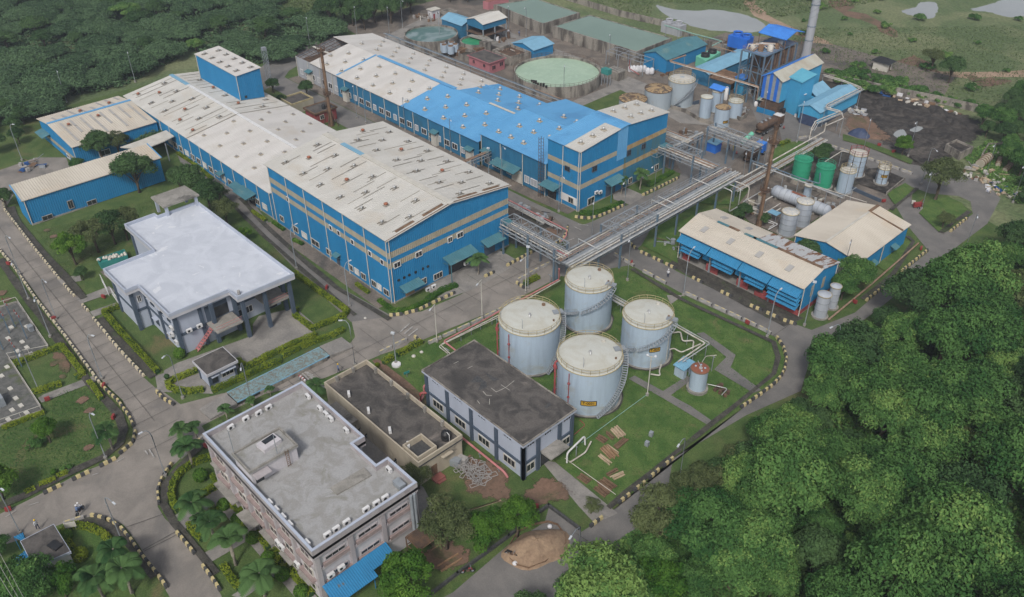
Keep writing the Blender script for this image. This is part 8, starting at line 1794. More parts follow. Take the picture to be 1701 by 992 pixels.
t=thing('hand_pump_cart',(*at('f3',680,690),0),'small red and white machine on the road by the tree island','machine');q=at('f3',680,690);M().obox(*q,.3,1.8,.7,.9,.9).build('body','red_paint',t);M().obox(q[0]-1.2,q[1]+.6,.2,.7,.6,.7,.4).build('bin','off_white',t);M().tube([(q[0],q[1],1.1),(q[0]+.5,q[1]+.8,1.9)],.08,6).build('arm','red_paint',t)
for v in(-.4,.4):wheel(t,q[0]+.5,q[1]+v,.28,.28,.12,0)
for i,(x,y,k)in enumerate(((1500,245,'f1'),(1240,378,'f1'),(945,545,'f1'),(765,440,'f1'),(732,495,'f1'))):
 q=at(k,x,y);t=thing('traffic_cone',(*q,0),'small red traffic cone '+('by the blackened tanker front','between the two tankers','left of the blue-cabbed tanker','behind the blue kiosk','at the front of the blue kiosk')[i],'traffic cone','red traffic cones');M().obox(*q,GZ,.4,.4,.05,0).build('base','rubber',t);M().lathe(*q,[(.17,GZ+.05),(.04,GZ+.7),(0,GZ+.7)],12).build('cone','red_paint',t)
 # people: one skinned body each, clothes as their own meshes
def skinned(name,V,E,Rd,mats,parent,matfn,sub=1):
 me=bpy.data.meshes.new(name);me.from_pydata(V,E,[]);ob=bpy.data.objects.new(name,me);col.objects.link(ob)
 sk=ob.modifiers.new('s','SKIN');sk.use_smooth_shade=True
 for i,v in enumerate(me.skin_vertices[0].data):v.radius=(Rd[i],Rd[i]*.85 if i<4 else Rd[i]);v.use_root=(i==0)
 sb=ob.modifiers.new('u','SUBSURF');sb.levels=sub;sb.render_levels=sub
 dg=bpy.context.evaluated_depsgraph_get();m2=bpy.data.meshes.new_from_object(ob.evaluated_get(dg));bpy.data.objects.remove(ob)
 for mm in mats:m2.materials.append(MATS[mm])
 for p in m2.polygons:p.use_smooth=True;p.material_index=matfn(p.center)
 o=bpy.data.objects.new(name,m2);col.objects.link(o);o.parent=parent;return o
def person(q,rz,label,shirt,trousers,head=None,pose='walk',z=None):
 zb=GZ if z is None else z
 t=thing('person',(*q,zb),label,'person',None);t.rotation_euler=(0,0,rz)
 st={'walk':.17,'stand':.03,'sit':0}[pose];hz=.92
 if pose=='sit':
  leg=lambda s:[(.42,s*.16,.62-.1),(.38,s*.2,.28-.1),(.52,s*.2,.24-.1)];hz=.62;lean=.12
 else:
  leg=lambda s:[(.05+s*st*.4,s*.1,.5),(s*st,s*.11,.09),(s*st+.15,s*.12,.05)];lean=.03
 V=[(0,0,hz),(lean*.4,0,hz+.2),(lean*.8,0,hz+.42),(lean,0,hz+.55),(lean+.02,0,hz+.63),(lean+.03,0,hz+.76)];Rd=[.15,.14,.16,.07,.06,.11]
 E=[(0,1),(1,2),(2,3),(3,4),(4,5)]
 for s in(-1,1):
  L=leg(s);b=len(V);V+=[(0.01,s*.1,hz-.06)]+L;Rd+=[.1,.075,.05,.045];E+=[(0,b),(b,b+1),(b+1,b+2),(b+2,b+3)]
  b=len(V)
  if pose=='sit':A=[(.05+lean,s*.2,hz+.45),(.2,s*.28,hz+.22),(.46,s*.27,hz+.28),(.55,s*.25,hz+.3)]
  elif pose=='stand' and s==1:A=[(lean,s*.19,hz+.47),(.08,s*.27,hz+.22),(.22,s*.12,hz+.42),(.25,s*.08,hz+.5)]
  else:A=[(lean,s*.19,hz+.47),(-s*st*.5,s*.26,hz+.2),(-s*st*.9+.06,s*.26,hz-.04),(-s*st+.08,s*.26,hz-.14)]
  V+=A;Rd+=[.065,.05,.035,.035];E+=[(2,b),(b,b+1),(b+1,b+2),(b+2,b+3)]
 def mf(c):
  if c.z>hz+.6:return 2
  if abs(c.y)>.2 and(c.z<hz-.08 if pose!='sit' else c.x>.47)and c.z<hz+.45 and(pose!='sit' or c.z>.7):return 2
  if pose=='stand' and c.y>.02 and c.x>.21:return 2
  if c.z<.09:return 3
  return 1 if c.z<hz+.02 else 0
 skinned('body',V,E,Rd,[shirt,trousers,'skin','plastic_black'],t,mf)
 hx,hzz=lean+.03,hz+.78;m=M()
 m.lathe(hx-.01,0,[(.125,hzz+.0),(.13,hzz+.05),(.1,hzz+.12),(.05,hzz+.155),(0,hzz+.165)],12);m.build
 o=bpy.data.objects;hm=m;me=bpy.data.meshes.new('h');me.from_pydata(hm.v,[],hm.f);me.polygons.foreach_set('use_smooth',[True]*len(hm.f));me.materials.append(MATS[head or 'hair_black'])
 h=bpy.data.objects.new('helmet' if head else 'hair',me);col.objects.link(h);h.parent=t
 return t
person(at('',1109,463),R(130),'person in white shirt and white helmet standing on the road by the drum shed','cloth_white','cloth_navy','helmet_white','stand')
person(at('',563,621),R(60),'person in blue shirt and yellow helmet walking by the beige building','cloth_blue','cloth_navy','helmet_yellow')
person(at('i4',372,350),R(20),'person in pale shirt and yellow helmet beside the gate house roof','cloth_white','cloth_navy','helmet_yellow')
person(at('f1',905,520),R(200),'person in yellow overalls standing on the road under the pipe bridge','cloth_yellow','cloth_yellow',None,'stand')
person(at('f1',852,512),R(20),'person in navy clothes beside the one in yellow overalls','cloth_navy','cloth_navy',None,'walk')
person(at('e1',1378,382),R(90),'person in blue shirt on the pale yard before the rectangular basins','cloth_blue','cloth_navy',None,'walk')
qq=at('i4',778,195);cr,sr=math.cos(2.2),math.sin(2.2)
person((qq[0]+.0*cr,qq[1]+.0*sr),2.2,'front rider in white helmet and pale shirt on the silver motorbike','cloth_white','cloth_navy','helmet_white','sit',GZ+.28)
person((qq[0]-.42*cr,qq[1]-.42*sr),2.2,'rear rider in white helmet and grey-blue shirt on the silver motorbike','cloth_blue','cloth_navy','helmet_white','sit',GZ+.3)
# vegetation
def leaves(m_name,C,Nn,S,tone,mat_,seed=0,parent=None,org=None,name='crown',asp=.55):
 """C centres, Nn facing, S sizes, tone per leaf: one bent leaf spray (2 triangles) each"""
 rg=np.random.default_rng(seed);n=len(C);T=rg.normal(size=(n,3));T-=(T*Nn).sum(1)[:,None]*Nn;T/=np.linalg.norm(T,axis=1)[:,None]+1e-9;B=np.cross(Nn,T)
 S=S[:,None];V=np.stack([C-T*S*.5,C-B*S*asp*.5+Nn*S*.1,C+T*S*.5-Nn*S*.12,C+B*S*asp*.5+Nn*S*.1],1).reshape(-1,3)
 me=bpy.data.meshes.new(m_name);me.vertices.add(4*n);me.vertices.foreach_set('co',V.astype('f').ravel());me.loops.add(4*n);me.loops.foreach_set('vertex_index',np.arange(4*n,dtype='i'))
 me.polygons.add(n);me.polygons.foreach_set('loop_start',np.arange(0,4*n,4,dtype='i'));me.polygons.foreach_set('loop_total',np.full(n,4,'i'));me.update(calc_edges=True)
 at_=me.attributes.new('tone','FLOAT','FACE');at_.data.foreach_set('value',tone.astype('f'));me.materials.append(MATS[mat_]);return me
def crown_data(kind,seed):
 rg=np.random.default_rng(seed)
 P=dict(wood=(4.2,3.4,5.2,34,1.25,15000,.30,.5),scrub=(4.6,1.5,2.1,44,1.15,15000,.30,.5),bright=(3.2,3.2,4.2,44,.85,13000,.24,.6),olive=(3.6,2.8,4.4,26,.95,9000,.24,.4),deep=(3.6,3.0,4.6,26,1.2,11000,.32,.5),small=(1.9,1.1,.75,14,.6,3600,.2,.55),feather=(3.6,2.0,4.0,30,.9,9000,.2,.4))[kind]
 Rr,Hh,zc,nl,lr,nt,sz,asp=P
 d=rg.normal(size=(nl,3));d/=np.linalg.norm(d,axis=1)[:,None];d[:,2]=np.abs(d[:,2])*.95-.12
 u=rg.uniform(.6,1.0,nl)[:,None];L=d*u*np.array([Rr-lr*.6,Rr-lr*.6,Hh-lr*.5])+np.array([0,0,zc])
 L[:,:2]*=rg.uniform(.8,1.15,(nl,1));r=lr*rg.uniform(.65,1.25,nl);lt=rg.uniform(.12,.62,nl)
 k=rg.choice(nl,nt,p=(r**2)/(r**2).sum());v=rg.normal(size=(nt,3));v/=np.linalg.norm(v,axis=1)[:,None];v[:,2]=np.where(v[:,2]<-.35,-v[:,2]*.6,v[:,2])
 rad=r[k]*(.72+.34*rg.random(nt)**.6)*(1+.22*np.sin(v[:,0]*7+k)*np.cos(v[:,1]*6));C=L[k]+v*rad[:,None]*np.array([1,1,.8])
 Nn=v+rg.normal(size=(nt,3))*.55+np.array([0,0,.35]);Nn/=np.linalg.norm(Nn,axis=1)[:,None]
 tone=lt[k]+rg.normal(0,.09,nt)+.0*v[:,2];S=sz*rg.uniform(.6,1.5,nt)
 mt=dict(wood='leaf_wood',scrub='leaf_scrub',bright='leaf_bright',olive='leaf_olive',deep='leaf_deep',small='leaf_wood',feather='leaf_olive')[kind]
 me=leaves('crown',C,Nn,S,tone,mt,seed,asp=asp)
 m=M();h=zc;tr=(.28 if kind!='small' else .1)*Rr/4
 m.tube([(0,0,0),(.1,.05,h*.35),(-.05,.1,h*.7),(0,0,h)],tr*1.2,8,r1=tr*.55)
 for i in range(0,nl,max(1,nl//9)):e=L[i];z0=h*(.35+.4*rg.random());m.tube([(0,0,z0),(e[0]*.45,e[1]*.45,(z0+e[2])/2+.1),(e[0],e[1],e[2])],tr*.5,5,r1=.03)
 o=m.build('trunk','bark');tm=o.data;bpy.data.objects.remove(o)
 return tm,me
TD={}
def treedata(kind,var):
 if(kind,var)not in TD:TD[(kind,var)]=crown_data(kind,100*var+sum(map(ord,kind)))
 return TD[(kind,var)]
rt=random.Random(42)
def tree(kind,x,y,s=1.0,label=None,group=None,name='tree',sz=None,lh=None):
 tm,cm=treedata(kind,rt.randrange(3));t=thing(name,(x,y,0),label,'tree',group)
 t.rotation_euler=(0,0,rt.uniform(0,6.28));t.scale=(s,s,(sz or s))
 for nm,d in(('trunk',tm),('crown',cm)):o=bpy.data.objects.new(nm,d);col.objects.link(o);o.parent=t
 return t
def inpoly(x,y,P):
 c=False;n=len(P)
 for i in range(n):
  x1,y1=P[i];x2,y2=P[(i+1)%n]
  if(y1>y)!=(y2>y)and x<(x2-x1)*(y-y1)/(y2-y1)+x1:c=not c
 return c
def scatter(P,d,seed,tries=40000,maxn=400):
 r=random.Random(seed);out=[];xs=[p[0]for p in P];ys=[p[1]for p in P];cell={}
 for _ in range(tries):
  x,y=r.uniform(min(xs),max(xs)),r.uniform(min(ys),max(ys))
  if not inpoly(x,y,P):continue
  k=(int(x//d),int(y//d));ok=True
  for i in(-1,0,1):
   for j in(-1,0,1):
    for(a,b)in cell.get((k[0]+i,k[1]+j),()):
     if(a-x)**2+(b-y)**2<d*d:ok=False
  if ok:cell.setdefault(k,[]).append((x,y));out.append((x,y))
  if len(out)>=maxn:break
 return out
def T_at(px,py,z=4):return at('',px,py,z)
wood=[T_at(*p)for p in((1040,975),(1110,905),(1195,815),(1265,745),(1370,652),(1415,588),(1508,496),(1596,450),(1672,410),(1712,374),(1790,370),(1800,470),(1760,700),(1790,1100),(1200,1130),(960,1060),(925,1000))]
glade1=[T_at(*p,0)for p in((1640,560),(1701,520),(1760,560),(1740,640),(1670,640))];glade2=[T_at(*p,0)for p in((1655,880),(1720,860),(1760,1000),(1640,1010))]
hdr='tree of the dense wood right of the tank lawn'
def where(x,y,Z):
 d=Vector((x,y,0))-Vector((0,0,CH));q=d.dot(Vector(FW));u=850.5+FOC*d.dot(Vector(RT))/q;v=496-FOC*d.dot(Vector(UP))/q
 for a,b,c,e,w in Z:
  if a<=u<=c and b<=v<=e:return w
 return Z[-1][4]
WZ=[(0,0,1200,2000,', bottom left part near the sand pile road'),(1200,0,1450,700,', by the right road bend'),(1450,0,2500,560,', upper part along the right road'),(1200,900,1500,2000,', at the bottom edge'),(1500,900,2500,2000,', in the bottom right corner'),(1200,700,1500,900,', middle part'),(0,0,9999,9999,', right edge part')]
SZ=[(-999,-999,260,60,' in the top left corner'),(260,-999,9999,60,' at the top edge left of the clearing'),(-999,60,130,999,' at the left edge beyond the cross wing'),(130,60,330,999,' beyond the cross wing and long hall'),(0,0,9999,9999,' beyond the tower block')]
hdr='tree of the dense wood'
WL={'wood':'light green broad-crowned '+hdr,'deep':'dark green '+hdr,'olive':'olive, thin-leaved '+hdr}
for x,y in scatter(wood,4.7,5,maxn=290):
 if inpoly(x,y,glade1)or inpoly(x,y,glade2):continue
 k=rt.choices(('wood','deep','olive'),(7,2,1))[0];s=rt.choice((.6,.7,.8,.95,1.1,1.3,1.5))
 tree(k,x,y,s,WL[k]+where(x,y,WZ),'trees of the dense wood',sz=s*rt.uniform(.85,1.15))
for px_,py_,s in((1300,800,1.35),(1385,600,1.15),(1450,660,1.2),(1510,620,1.1),(1590,560,1.15),(1585,640,1.2),(1240,790,1.0),(1250,900,1.15),(1440,820,1.25),(1540,740,1.2),(1650,720,1.2)):
 x,y=T_at(px_,py_,6);tree('wood',x,y,s,'tall light green tree rising above the dense wood'+where(x,y,WZ),'tall trees of the dense wood')
for px_,py_,k,s in((1275,752,'wood',.85),(1322,718,'deep',.8),(1228,792,'olive',.85),(1368,690,'wood',.9),(1192,818,'deep',.75),(1395,640,'wood',.85),(1300,770,'wood',1.0)):
 x,y=T_at(px_,py_,0);tree(k,x,y,s,WL[k]+', overhanging the road bend','trees over the road bend')
def ground_leaves(name,P,n,sz,mt,label,seed,zmax=.9,bump=True):
 rg=np.random.default_rng(seed);xs=[p[0]for p in P];ys=[p[1]for p in P];pts=[]
 X=rg.uniform(min(xs),max(xs),n*3);Y=rg.uniform(min(ys),max(ys),n*3)
 for x,y in zip(X,Y):
  if inpoly(x,y,P):pts.append((x,y))
  if len(pts)>=n:break
 A=np.array(pts);hgt=(np.sin(A[:,0]*.9+1.3*np.sin(A[:,1]*.5))*np.cos(A[:,1]*.8+np.sin(A[:,0]*.4))*.5+.5)*zmax
 C=np.c_[A,hgt*rg.uniform(.4,1,len(A))+.1];Nn=rg.normal(size=C.shape)*.5+np.array([0,0,1.]);Nn/=np.linalg.norm(Nn,axis=1)[:,None]
 me=leaves(name,C,Nn,sz*rg.uniform(.6,1.5,len(C)),rg.uniform(.05,.8,len(C))*.6+hgt*.3/zmax,mt,seed);o=bpy.data.objects.new(name,me);col.objects.link(o)
 return tag(o,label,'undergrowth',kind='stuff')
ground_leaves('undergrowth',wood,60000,.55,'leaf_wood','leafy undergrowth below the dense wood',3,1.6)
ground_leaves('undergrowth',[at('',*p)for p in((915,1000),(1000,925),(1065,872),(1110,850),(1200,900),(1100,1010))],9000,.4,'leaf_wood','low leafy shrubs between the lower road and the dense wood',4,1.3)
scr=[at('',*p)for p in((-140,232),(0,212),(60,195),(70,170),(200,148),(320,86),(430,108),(545,72),(560,58),(460,28),(430,-40),(200,-110),(-200,-60),(-260,100))]
SL={'scrub':'flat-topped grey-green scrub tree','deep':'dark rounded scrub tree','wood':'lighter green scrub tree'}
for x,y in scatter(scr,8.4,8,maxn=285):
 k=rt.choices(('scrub','deep','wood'),(8,2,1))[0];s=rt.uniform(.75,1.35)*(1 if k=='scrub' else .7)
 tree(k,x,y,s*1.4,SL[k]+where(x,y,SZ),'scrub trees behind the left halls','scrub_tree',sz=s*rt.uniform(.8,1.2))
ground_leaves('undergrowth',scr,90000,.9,'leaf_scrub','low scrub growth between the flat-topped trees',5,1.8)
row=[at('',*p)for p in((545,45),(575,22),(600,0),(690,-6),(690,22),(640,45),(600,52))]
for x,y in scatter(row,5.5,9,maxn=26):tree('deep',x,y,rt.uniform(.9,1.4),'tall dark tree in the clump behind the round basins','dark trees behind the round basins')
for x,y in scatter([at('',*p)for p in((700,-8),(860,-20),(900,-6),(760,8))],6,10,maxn=12):tree('deep',x,y,rt.uniform(.6,.9),'low dark tree in the row at the top edge','dark trees at the top edge')
ll=[at('',*p)for p in((-60,215),(60,190),(75,222),(40,262),(-60,280))]
for x,y in scatter(ll,5,12,maxn=9):tree('deep',x,y,rt.uniform(.55,.8),'leafy tree in the small grove at the far left','grove at the far left')
th=[at('',*p)for p in((1625,205),(1690,180),(1760,170),(1780,330),(1701,345),(1688,300),(1660,262),(1640,235))]
for x,y in scatter(th,4.2,13,maxn=60):tree(rt.choice(('deep','wood','deep')),x,y,rt.uniform(.55,.9),'dark leafy tree in the thicket behind the discarded drums','thicket behind the discarded drums')
ground_leaves('undergrowth',[at('',*p)for p in((1600,262),(1640,235),(1720,260),(1720,340),(1690,340),(1640,300))],9000,.4,'leaf_wood','weeds around the discarded drums and scrap',14,.8)
fb=[at('',*p)for p in((1290,40),(1430,20),(1800,40),(1800,170),(1600,160),(1450,140),(1370,100))]
for x,y in scatter(fb,13,15,maxn=26):tree('small',x,y,rt.uniform(.5,1.3),'low green bush out on the open field','bushes on the open field','bush')
for x,y in scatter([at('',*p)for p in((1380,128),(1440,125),(1500,148),(1640,180),(1640,190),(1500,162),(1420,150))],3.0,16,maxn=26):tree('small',x,y,rt.uniform(.8,1.5),'dark bush along the back boundary wall','bushes along the boundary wall','bush')
for x,y in scatter([at('',*p)for p in((900,-30),(1100,10),(1180,-10),(1300,20),(1480,10),(1480,-60),(900,-80))],9,17,maxn=46):tree('small',x,y,rt.uniform(.7,1.6),'bush on the far field beyond the rectangular basins','bushes on the far field','bush')
fg=[at('',*p)for p in((1225,92),(1300,48),(1800,42),(1800,190),(1640,190),(1420,130),(1320,70))]
ground_leaves('field_tufts',fg,12000,.4,'leaf_grass','rough grass tufts over the open field',18,.5)
ground_leaves('field_tufts',[at('',*p)for p in((420,30),(560,58),(560,-10),(400,-60))],14000,.6,'leaf_grass','rough grass in the clearing behind the scrub',19,.6)
ground_leaves('field_tufts',[at('',*p)for p in((900,-20),(1080,40),(1084,5),(1190,8),(1290,30),(1480,0),(1500,-60),(900,-80))],20000,.6,'leaf_grass','rough grass beyond the rectangular basins',20,.5)
ground_leaves('lawn_tufts',[at('',*p)for p in((645,592),(690,578),(835,523),(1040,455),(1285,566),(1296,595),(1290,618),(1115,755),(1020,825),(965,795),(900,755),(1000,700))],11000,.17,'leaf_wood','short grass tufts and weeds over the tank lawn',31,.1)
ground_leaves('lawn_tufts',[at('',*p)for p in((0,712),(70,690),(100,650),(150,645),(190,700),(170,750),(60,810),(0,832))],5000,.17,'leaf_wood','short grass tufts and weeds over the left lawn',32,.1)
ground_leaves('lawn_tufts',[at('',*p)for p in((60,385),(260,330),(300,330),(215,365),(210,400),(150,430),(120,470))],5000,.17,'leaf_grass','short grass tufts and weeds on the lawn before the low cream-roofed shed',33,.1)
SG=[('',1546,118,0,'feather',1.05,'loose double-crowned tree on the open field, left one'),('',1575,138,0,'deep',1.0,'dark round tree on the open field beside the loose one'),('',1498,259,0,'bright',.72,'leafy tree on the verge between the coal yard and the works road'),('f3',845,620,0,'olive',1.35,'big olive tree on the triangular island'),('f3',905,880,0,'feather',.6,'small yellow-green tree at the tip of the triangular island'),('b4',226,350,0,'deep',.72,'dark tree between the drum shed and the store hall'),('b4',450,480,0,'wood',.85,'light leafy tree at the end wall of the drum shed'),('b4',400,520,0,'wood',.6,'lower leafy tree behind the two grey cylinder tanks'),('f2',190,800,0,'deep',.5,'dark tree at the foot of the rusty mast, left'),('f2',370,860,0,'deep',.4,'small dark tree at the foot of the rusty mast, right'),('f2',880,300,0,'deep',.6,'dark tree behind the two green tanks, left'),('f2',930,240,0,'deep',.5,'dark tree behind the two green tanks, right'),('b1',370,350,0,'bright',1.0,'light green tree on the lawn behind the teal skip'),('b1',480,290,0,'olive',1.1,'thin-leaved tree to the right of the light green one, by the skip'),('b1',560,250,0,'deep',1.0,'thin-stemmed dark tree against the white-roofed building'),('b1',620,230,0,'olive',1.0,'grey-green tree touching the far corner of the white-roofed building'),('b1',405,425,0,'deep',.38,'small dark shrub tree at the path mouth by the skip'),('w',-390,380,0,'deep',.75,'dark tree behind the white-roofed building, farthest left in its row'),('',322,330,0,'deep',1.05,'dark tree behind the white-roofed building, second in its row'),('',350,352,0,'deep',1.0,'dark tree behind the white-roofed building, middle of its row'),('',378,375,0,'olive',.9,'grey-green tree behind the white-roofed building, fourth in its row'),('',408,402,0,'bright',.48,'round leafy tree at the near end of the row behind the white-roofed building'),('',368,340,0,'olive',.6,'pale tree on the roadside behind the white-roofed building'),('',232,320,0,'deep',1.25,'big dark tree in front of the low cream-roofed shed'),('',172,270,0,'deep',1.05,'dark tree between the cross wing and the low shed, left'),('',200,262,0,'olive',.95,'olive tree between the cross wing and the low shed, right'),('',247,243,0,'scrub',1.05,'flat dark crown spreading beside the white passage roof'),('',12,345,0,'deep',.6,'dark tree at the left edge beside the low shed'),('',132,285,0,'wood',.4,'small light tree at the corner of the cross wing'),('',84,735,0,'bright',.62,'light leafy tree alone on the left lawn'),('',6,830,0,'bright',.85,'round leafy tree at the left edge of the lawn'),('',60,742,0,'small',.8,'low shrub on the left lawn beside the lone tree'),('',112,782,0,'small',.5,'small shrub on the left lawn near the kerb'),('i4',-20,620,0,'wood',.5,'leafy tree at the left edge beside the gate house awning'),('i4',360,1060,0,'wood',.85,'big leafy tree in the corner below the gate house'),('i4',640,985,0,'bright',.75,'light green tree between the gate house and the palms'),('i4',100,1160,0,'wood',.8,'leafy tree at the bottom left corner'),('c2',935,760,0,'olive',1.15,'wide thin-leaved olive tree by the admin block'),('c2',1120,770,0,'bright',.95,'round bright green tree beside the lower road'),('c3',55,700,0,'bright',.9,'round bright green tree between the admin olive tree and the sand pile'),('c2',765,1020,0,'bright',1.15,'biggest round bright green tree, at the bottom below the blue lean-to'),('c2',800,470,0,'feather',.7,'feathery light tree at the end of the lane beside the admin block'),('c3',410,590,0,'feather',.42,'small sparse tree beside the concrete path of the pump house'),('c3',740,730,0,'olive',1.3,'large grey-green thin-leaved tree leaning over the lower road'),('c3',900,560,0,'olive',1.0,'grey-brown tree behind the large thin-leaved one'),('c3',720,1040,0,'bright',1.1,'bright yellow-green tree at the bottom edge of the wood'),('c3',130,1150,0,'deep',.75,'dark tree at the bottom edge below the sand pile'),('c3',350,1080,0,'wood',.75,'leafy tree at the bottom edge right of the sand pile lamp'),('i3',500,560,0,'deep',.62,'dark tree between the yellow building and the far hall road'),('i3',190,520,0,'deep',.55,'dark tree beside the tower block and lattice tower'),('',470,178,0,'deep',.45,'dark shrub tree near the mustard-walled building'),('b3',270,300,0,'olive',.4,'small tree growing beside the diagonal pipe bridge end'),('h1',560,130,0,'deep',.4,'dark shrub behind the ridge of the drum shed'),('',1050,640,0,'small',.2,'')]
for k,x,y,z,kd,s,lab in SG:
 if lab:q=at(k,x,y,z);tree(kd,*q,s,lab,name='bush' if kd=='small' else 'tree')
def palm_data(seed,fr=15,L=2.6):
 rg=random.Random(seed);m=M();m.tube([(0,0,0),(.05,0,1.5),(0,.05,3.0)],.2,8,r1=.13);m.cyl(0,.05,2.9,3.5,.14,8,.08);o=m.build('t','palm_bark');tm=o.data;bpy.data.objects.remove(o)
 V=[];Fc=[];tone=[]
 for i in range(fr):
  a=2*PI*i/fr+rg.uniform(-.2,.2);el=rg.uniform(.25,1.15);l=L*rg.uniform(.8,1.1);prev=None;tn=rg.uniform(.1,.7);N_=13
  for j in range(N_):
   t=j/(N_-1);rr=l*t*math.cos(el)*(1-.1*t)+.05;z=3.45+l*math.sin(el)*t-1.9*t*t*l/2.6
   p=Vector((rr*math.cos(a),rr*math.sin(a),z));sd_=Vector((-math.sin(a),math.cos(a),0));w=.62*math.sin(PI*min(1,t*.93+.07))**.6*l/2.6
   if prev is not None:
    dr=(p-prev[0]).normalized()
    for s in(-1,1):
     for q_ in(0,.5):
      b=prev[0].lerp(p,q_);tip=b+sd_*s*w+dr*w*.55-Vector((0,0,w*.42));n0=len(V);V+=[b,b+dr*.2,tip];Fc.append((n0,n0+1,n0+2));tone.append(tn+rg.uniform(-.1,.1))
   prev=(p,)
 me=bpy.data.meshes.new('crown');me.from_pydata([tuple(v)for v in V],[],Fc);a_=me.attributes.new('tone','FLOAT','FACE');a_.data.foreach_set('value',tone);me.materials.append(MATS['leaf_palm'])
 return tm,me
PD=[palm_data(1),palm_data(2),palm_data(3,17,2.9)]
for i,(k,x,y,s,lab)in enumerate((('c1',930,365,1.05,'palm at the upper curve of the admin garden, by the lamp'),('c1',545,285,1.0,'palm on the left lawn beside the kerb lamp'),('i1',350,505,1.0,'palm on the first path of the admin garden'),('i1',470,640,1.05,'palm in the middle bed of the admin garden, left'),('i1',600,780,1.25,'largest palm of the admin garden, on the second path'),('i1',790,985,1.1,'palm at the bottom of the admin garden'),('i4',1180,760,1.15,'palm on the gate house lawn beside the curved kerb, upper'),('i4',1270,960,1.25,'palm at the bottom of the gate house lawn'),('i4',1000,1010,1.1,'palm at the bottom edge left of the road'),('h4',620,620,.6,'small palm beside the weighbridge ramp'),('h4',810,530,.45,'small palm at the admin block back wall, left'),('h4',1290,470,.8,'palm in the gap between the admin block and beige building'),('h4',940,440,.4,'tiny palm at the admin block back wall'),('i1',390,690 if 0 else 590,.75,'smaller palm crowded behind the middle bed palms'),('w',1098,800,.9,'palm in the bed by the loading bay of the tall hall'),('f4',655,400,.9,'palm against the banded front of the far hall, left'),('f4',790,365,1.0,'palm against the banded front of the far hall, right'),('h4',300,790,.75,'palm by the road at the back corner of the admin block'),('h4',390,750,.6,'smaller palm at the back corner of the admin block'),('h3',580,960,.5,'young palm by the drain bend'))):
 q=at(k,x,y);t=thing('palm_tree',(*q,0),lab,'palm tree','palm trees');t.rotation_euler=(0,0,i*1.3);t.scale=(s*1.15,)*3;tm,cm=PD[i%3]
 for nm,d in(('trunk',tm),('crown',cm)):o=bpy.data.objects.new(nm,d);col.objects.link(o);o.parent=t
def hedge(k,pts,label,w=.85,h=.8,mt='leaf_hedge',z0=.1):
 P=[Vector(at(k,x,y))for x,y in pts];rg=np.random.default_rng(abs(hash(label))%1000 if 0 else len(label)*7+len(pts));Cs=[];Ns=[];tot=sum((b-a).length for a,b in zip(P[:-1],P[1:]));core=M()
 for a,b in zip(P[:-1],P[1:]):
  L=(b-a).length;d=(b-a)/L;nn=Vector((-d.y,d.x));n=int(L*150)
  core.obox((a.x+b.x)/2,(a.y+b.y)/2,0,L+w*.5,w*.72,h*.82,math.atan2(d.y,d.x))
  s=rg.uniform(-.2,L+.2,n);f=rg.random(n);top=f<.5;side=np.where(rg.random(n)<.5,1,-1)
  lat=np.where(top,rg.uniform(-w/2,w/2,n),side*w/2*(1+rg.normal(0,.06,n)));zz_=np.where(top,h*(1+rg.normal(0,.07,n)+.08*np.sin(s*2.1)),rg.uniform(.05,h,n))
  Cs.append(np.c_[a.x+d.x*s+nn.x*lat,a.y+d.y*s+nn.y*lat,zz_+z0]);Nv=np.where(top[:,None],np.array([0,0,1.]),np.c_[nn.x*side,nn.y*side,np.full(n,.3)]);Ns.append(Nv+rg.normal(0,.4,(n,3)))
 C=np.concatenate(Cs);Nn=np.concatenate(Ns);Nn/=np.linalg.norm(Nn,axis=1)[:,None];o=Vector((P[0].x,P[0].y,0));C=C-np.array(o)
 tone=.35+.3*np.sin(C[:,0]*1.7)*np.cos(C[:,1]*1.4)+rg.normal(0,.15,len(C));me=leaves('hedge',C,Nn,.2*rg.uniform(.6,1.5,len(C)),tone,mt,1,asp=.7)
 t=thing('hedge',tuple(o),label,'hedge','clipped hedges');ob=bpy.data.objects.new('foliage',me);col.objects.link(ob);ob.parent=t;core.build('stems','leaf_deep',t)
hedge('',[(199,512),(174,521),(200,552),(262,620)],'bright hedge along the drain beside the white-roofed building')
hedge('b2',[(205,400),(330,490),(460,583),(445,605),(290,668),(205,603),(215,575)],'bright hedge round the small lawn right of the white-roofed building')
hedge('h4',[(705,185),(720,215),(770,235),(900,165),(1080,80),(1270,-5)],'upper bright hedge between the porch yard and the weighbridge')
hedge('h4',[(515,410),(640,355),(770,295),(900,232),(1010,190)],'lower bright hedge right behind the weighbridge deck')
hedge('h4',[(1030,155),(1180,80),(1300,35),(1400,0),(1480,-40)],'bright hedge behind the far end of the weighbridge')
hedge('h4',[(395,262),(260,315),(178,352),(190,385),(240,410),(340,418),(438,405)],'bright hedge looped round the little lawn by the weighbridge cabin')
hedge('h3',[(85,557),(220,503),(342,457),(400,530),(460,608),(428,628)],'bright hedge on three sides of the grass square in the electrical yard')
hedge('h3',[(190,712),(260,690),(335,665)],'short hedge at the foot of the grass square in the electrical yard',.7)
hedge('h3',[(497,657),(530,700),(560,745)],'short hedge along the drain by the left lawn',.7)
hedge('h3',[(25,905),(130,862),(240,822)],'low hedge under the rail of the electrical yard',.6,.6)
hedge('c1',[(130,492),(165,478)],'tiny hedge stub on the left lawn verge, left',.6,.5);hedge('c1',[(200,455),(265,430)],'short hedge stub on the left lawn verge',.6,.5);hedge('c1',[(285,415),(322,400)],'tiny hedge stub on the left lawn verge, right',.6,.5)
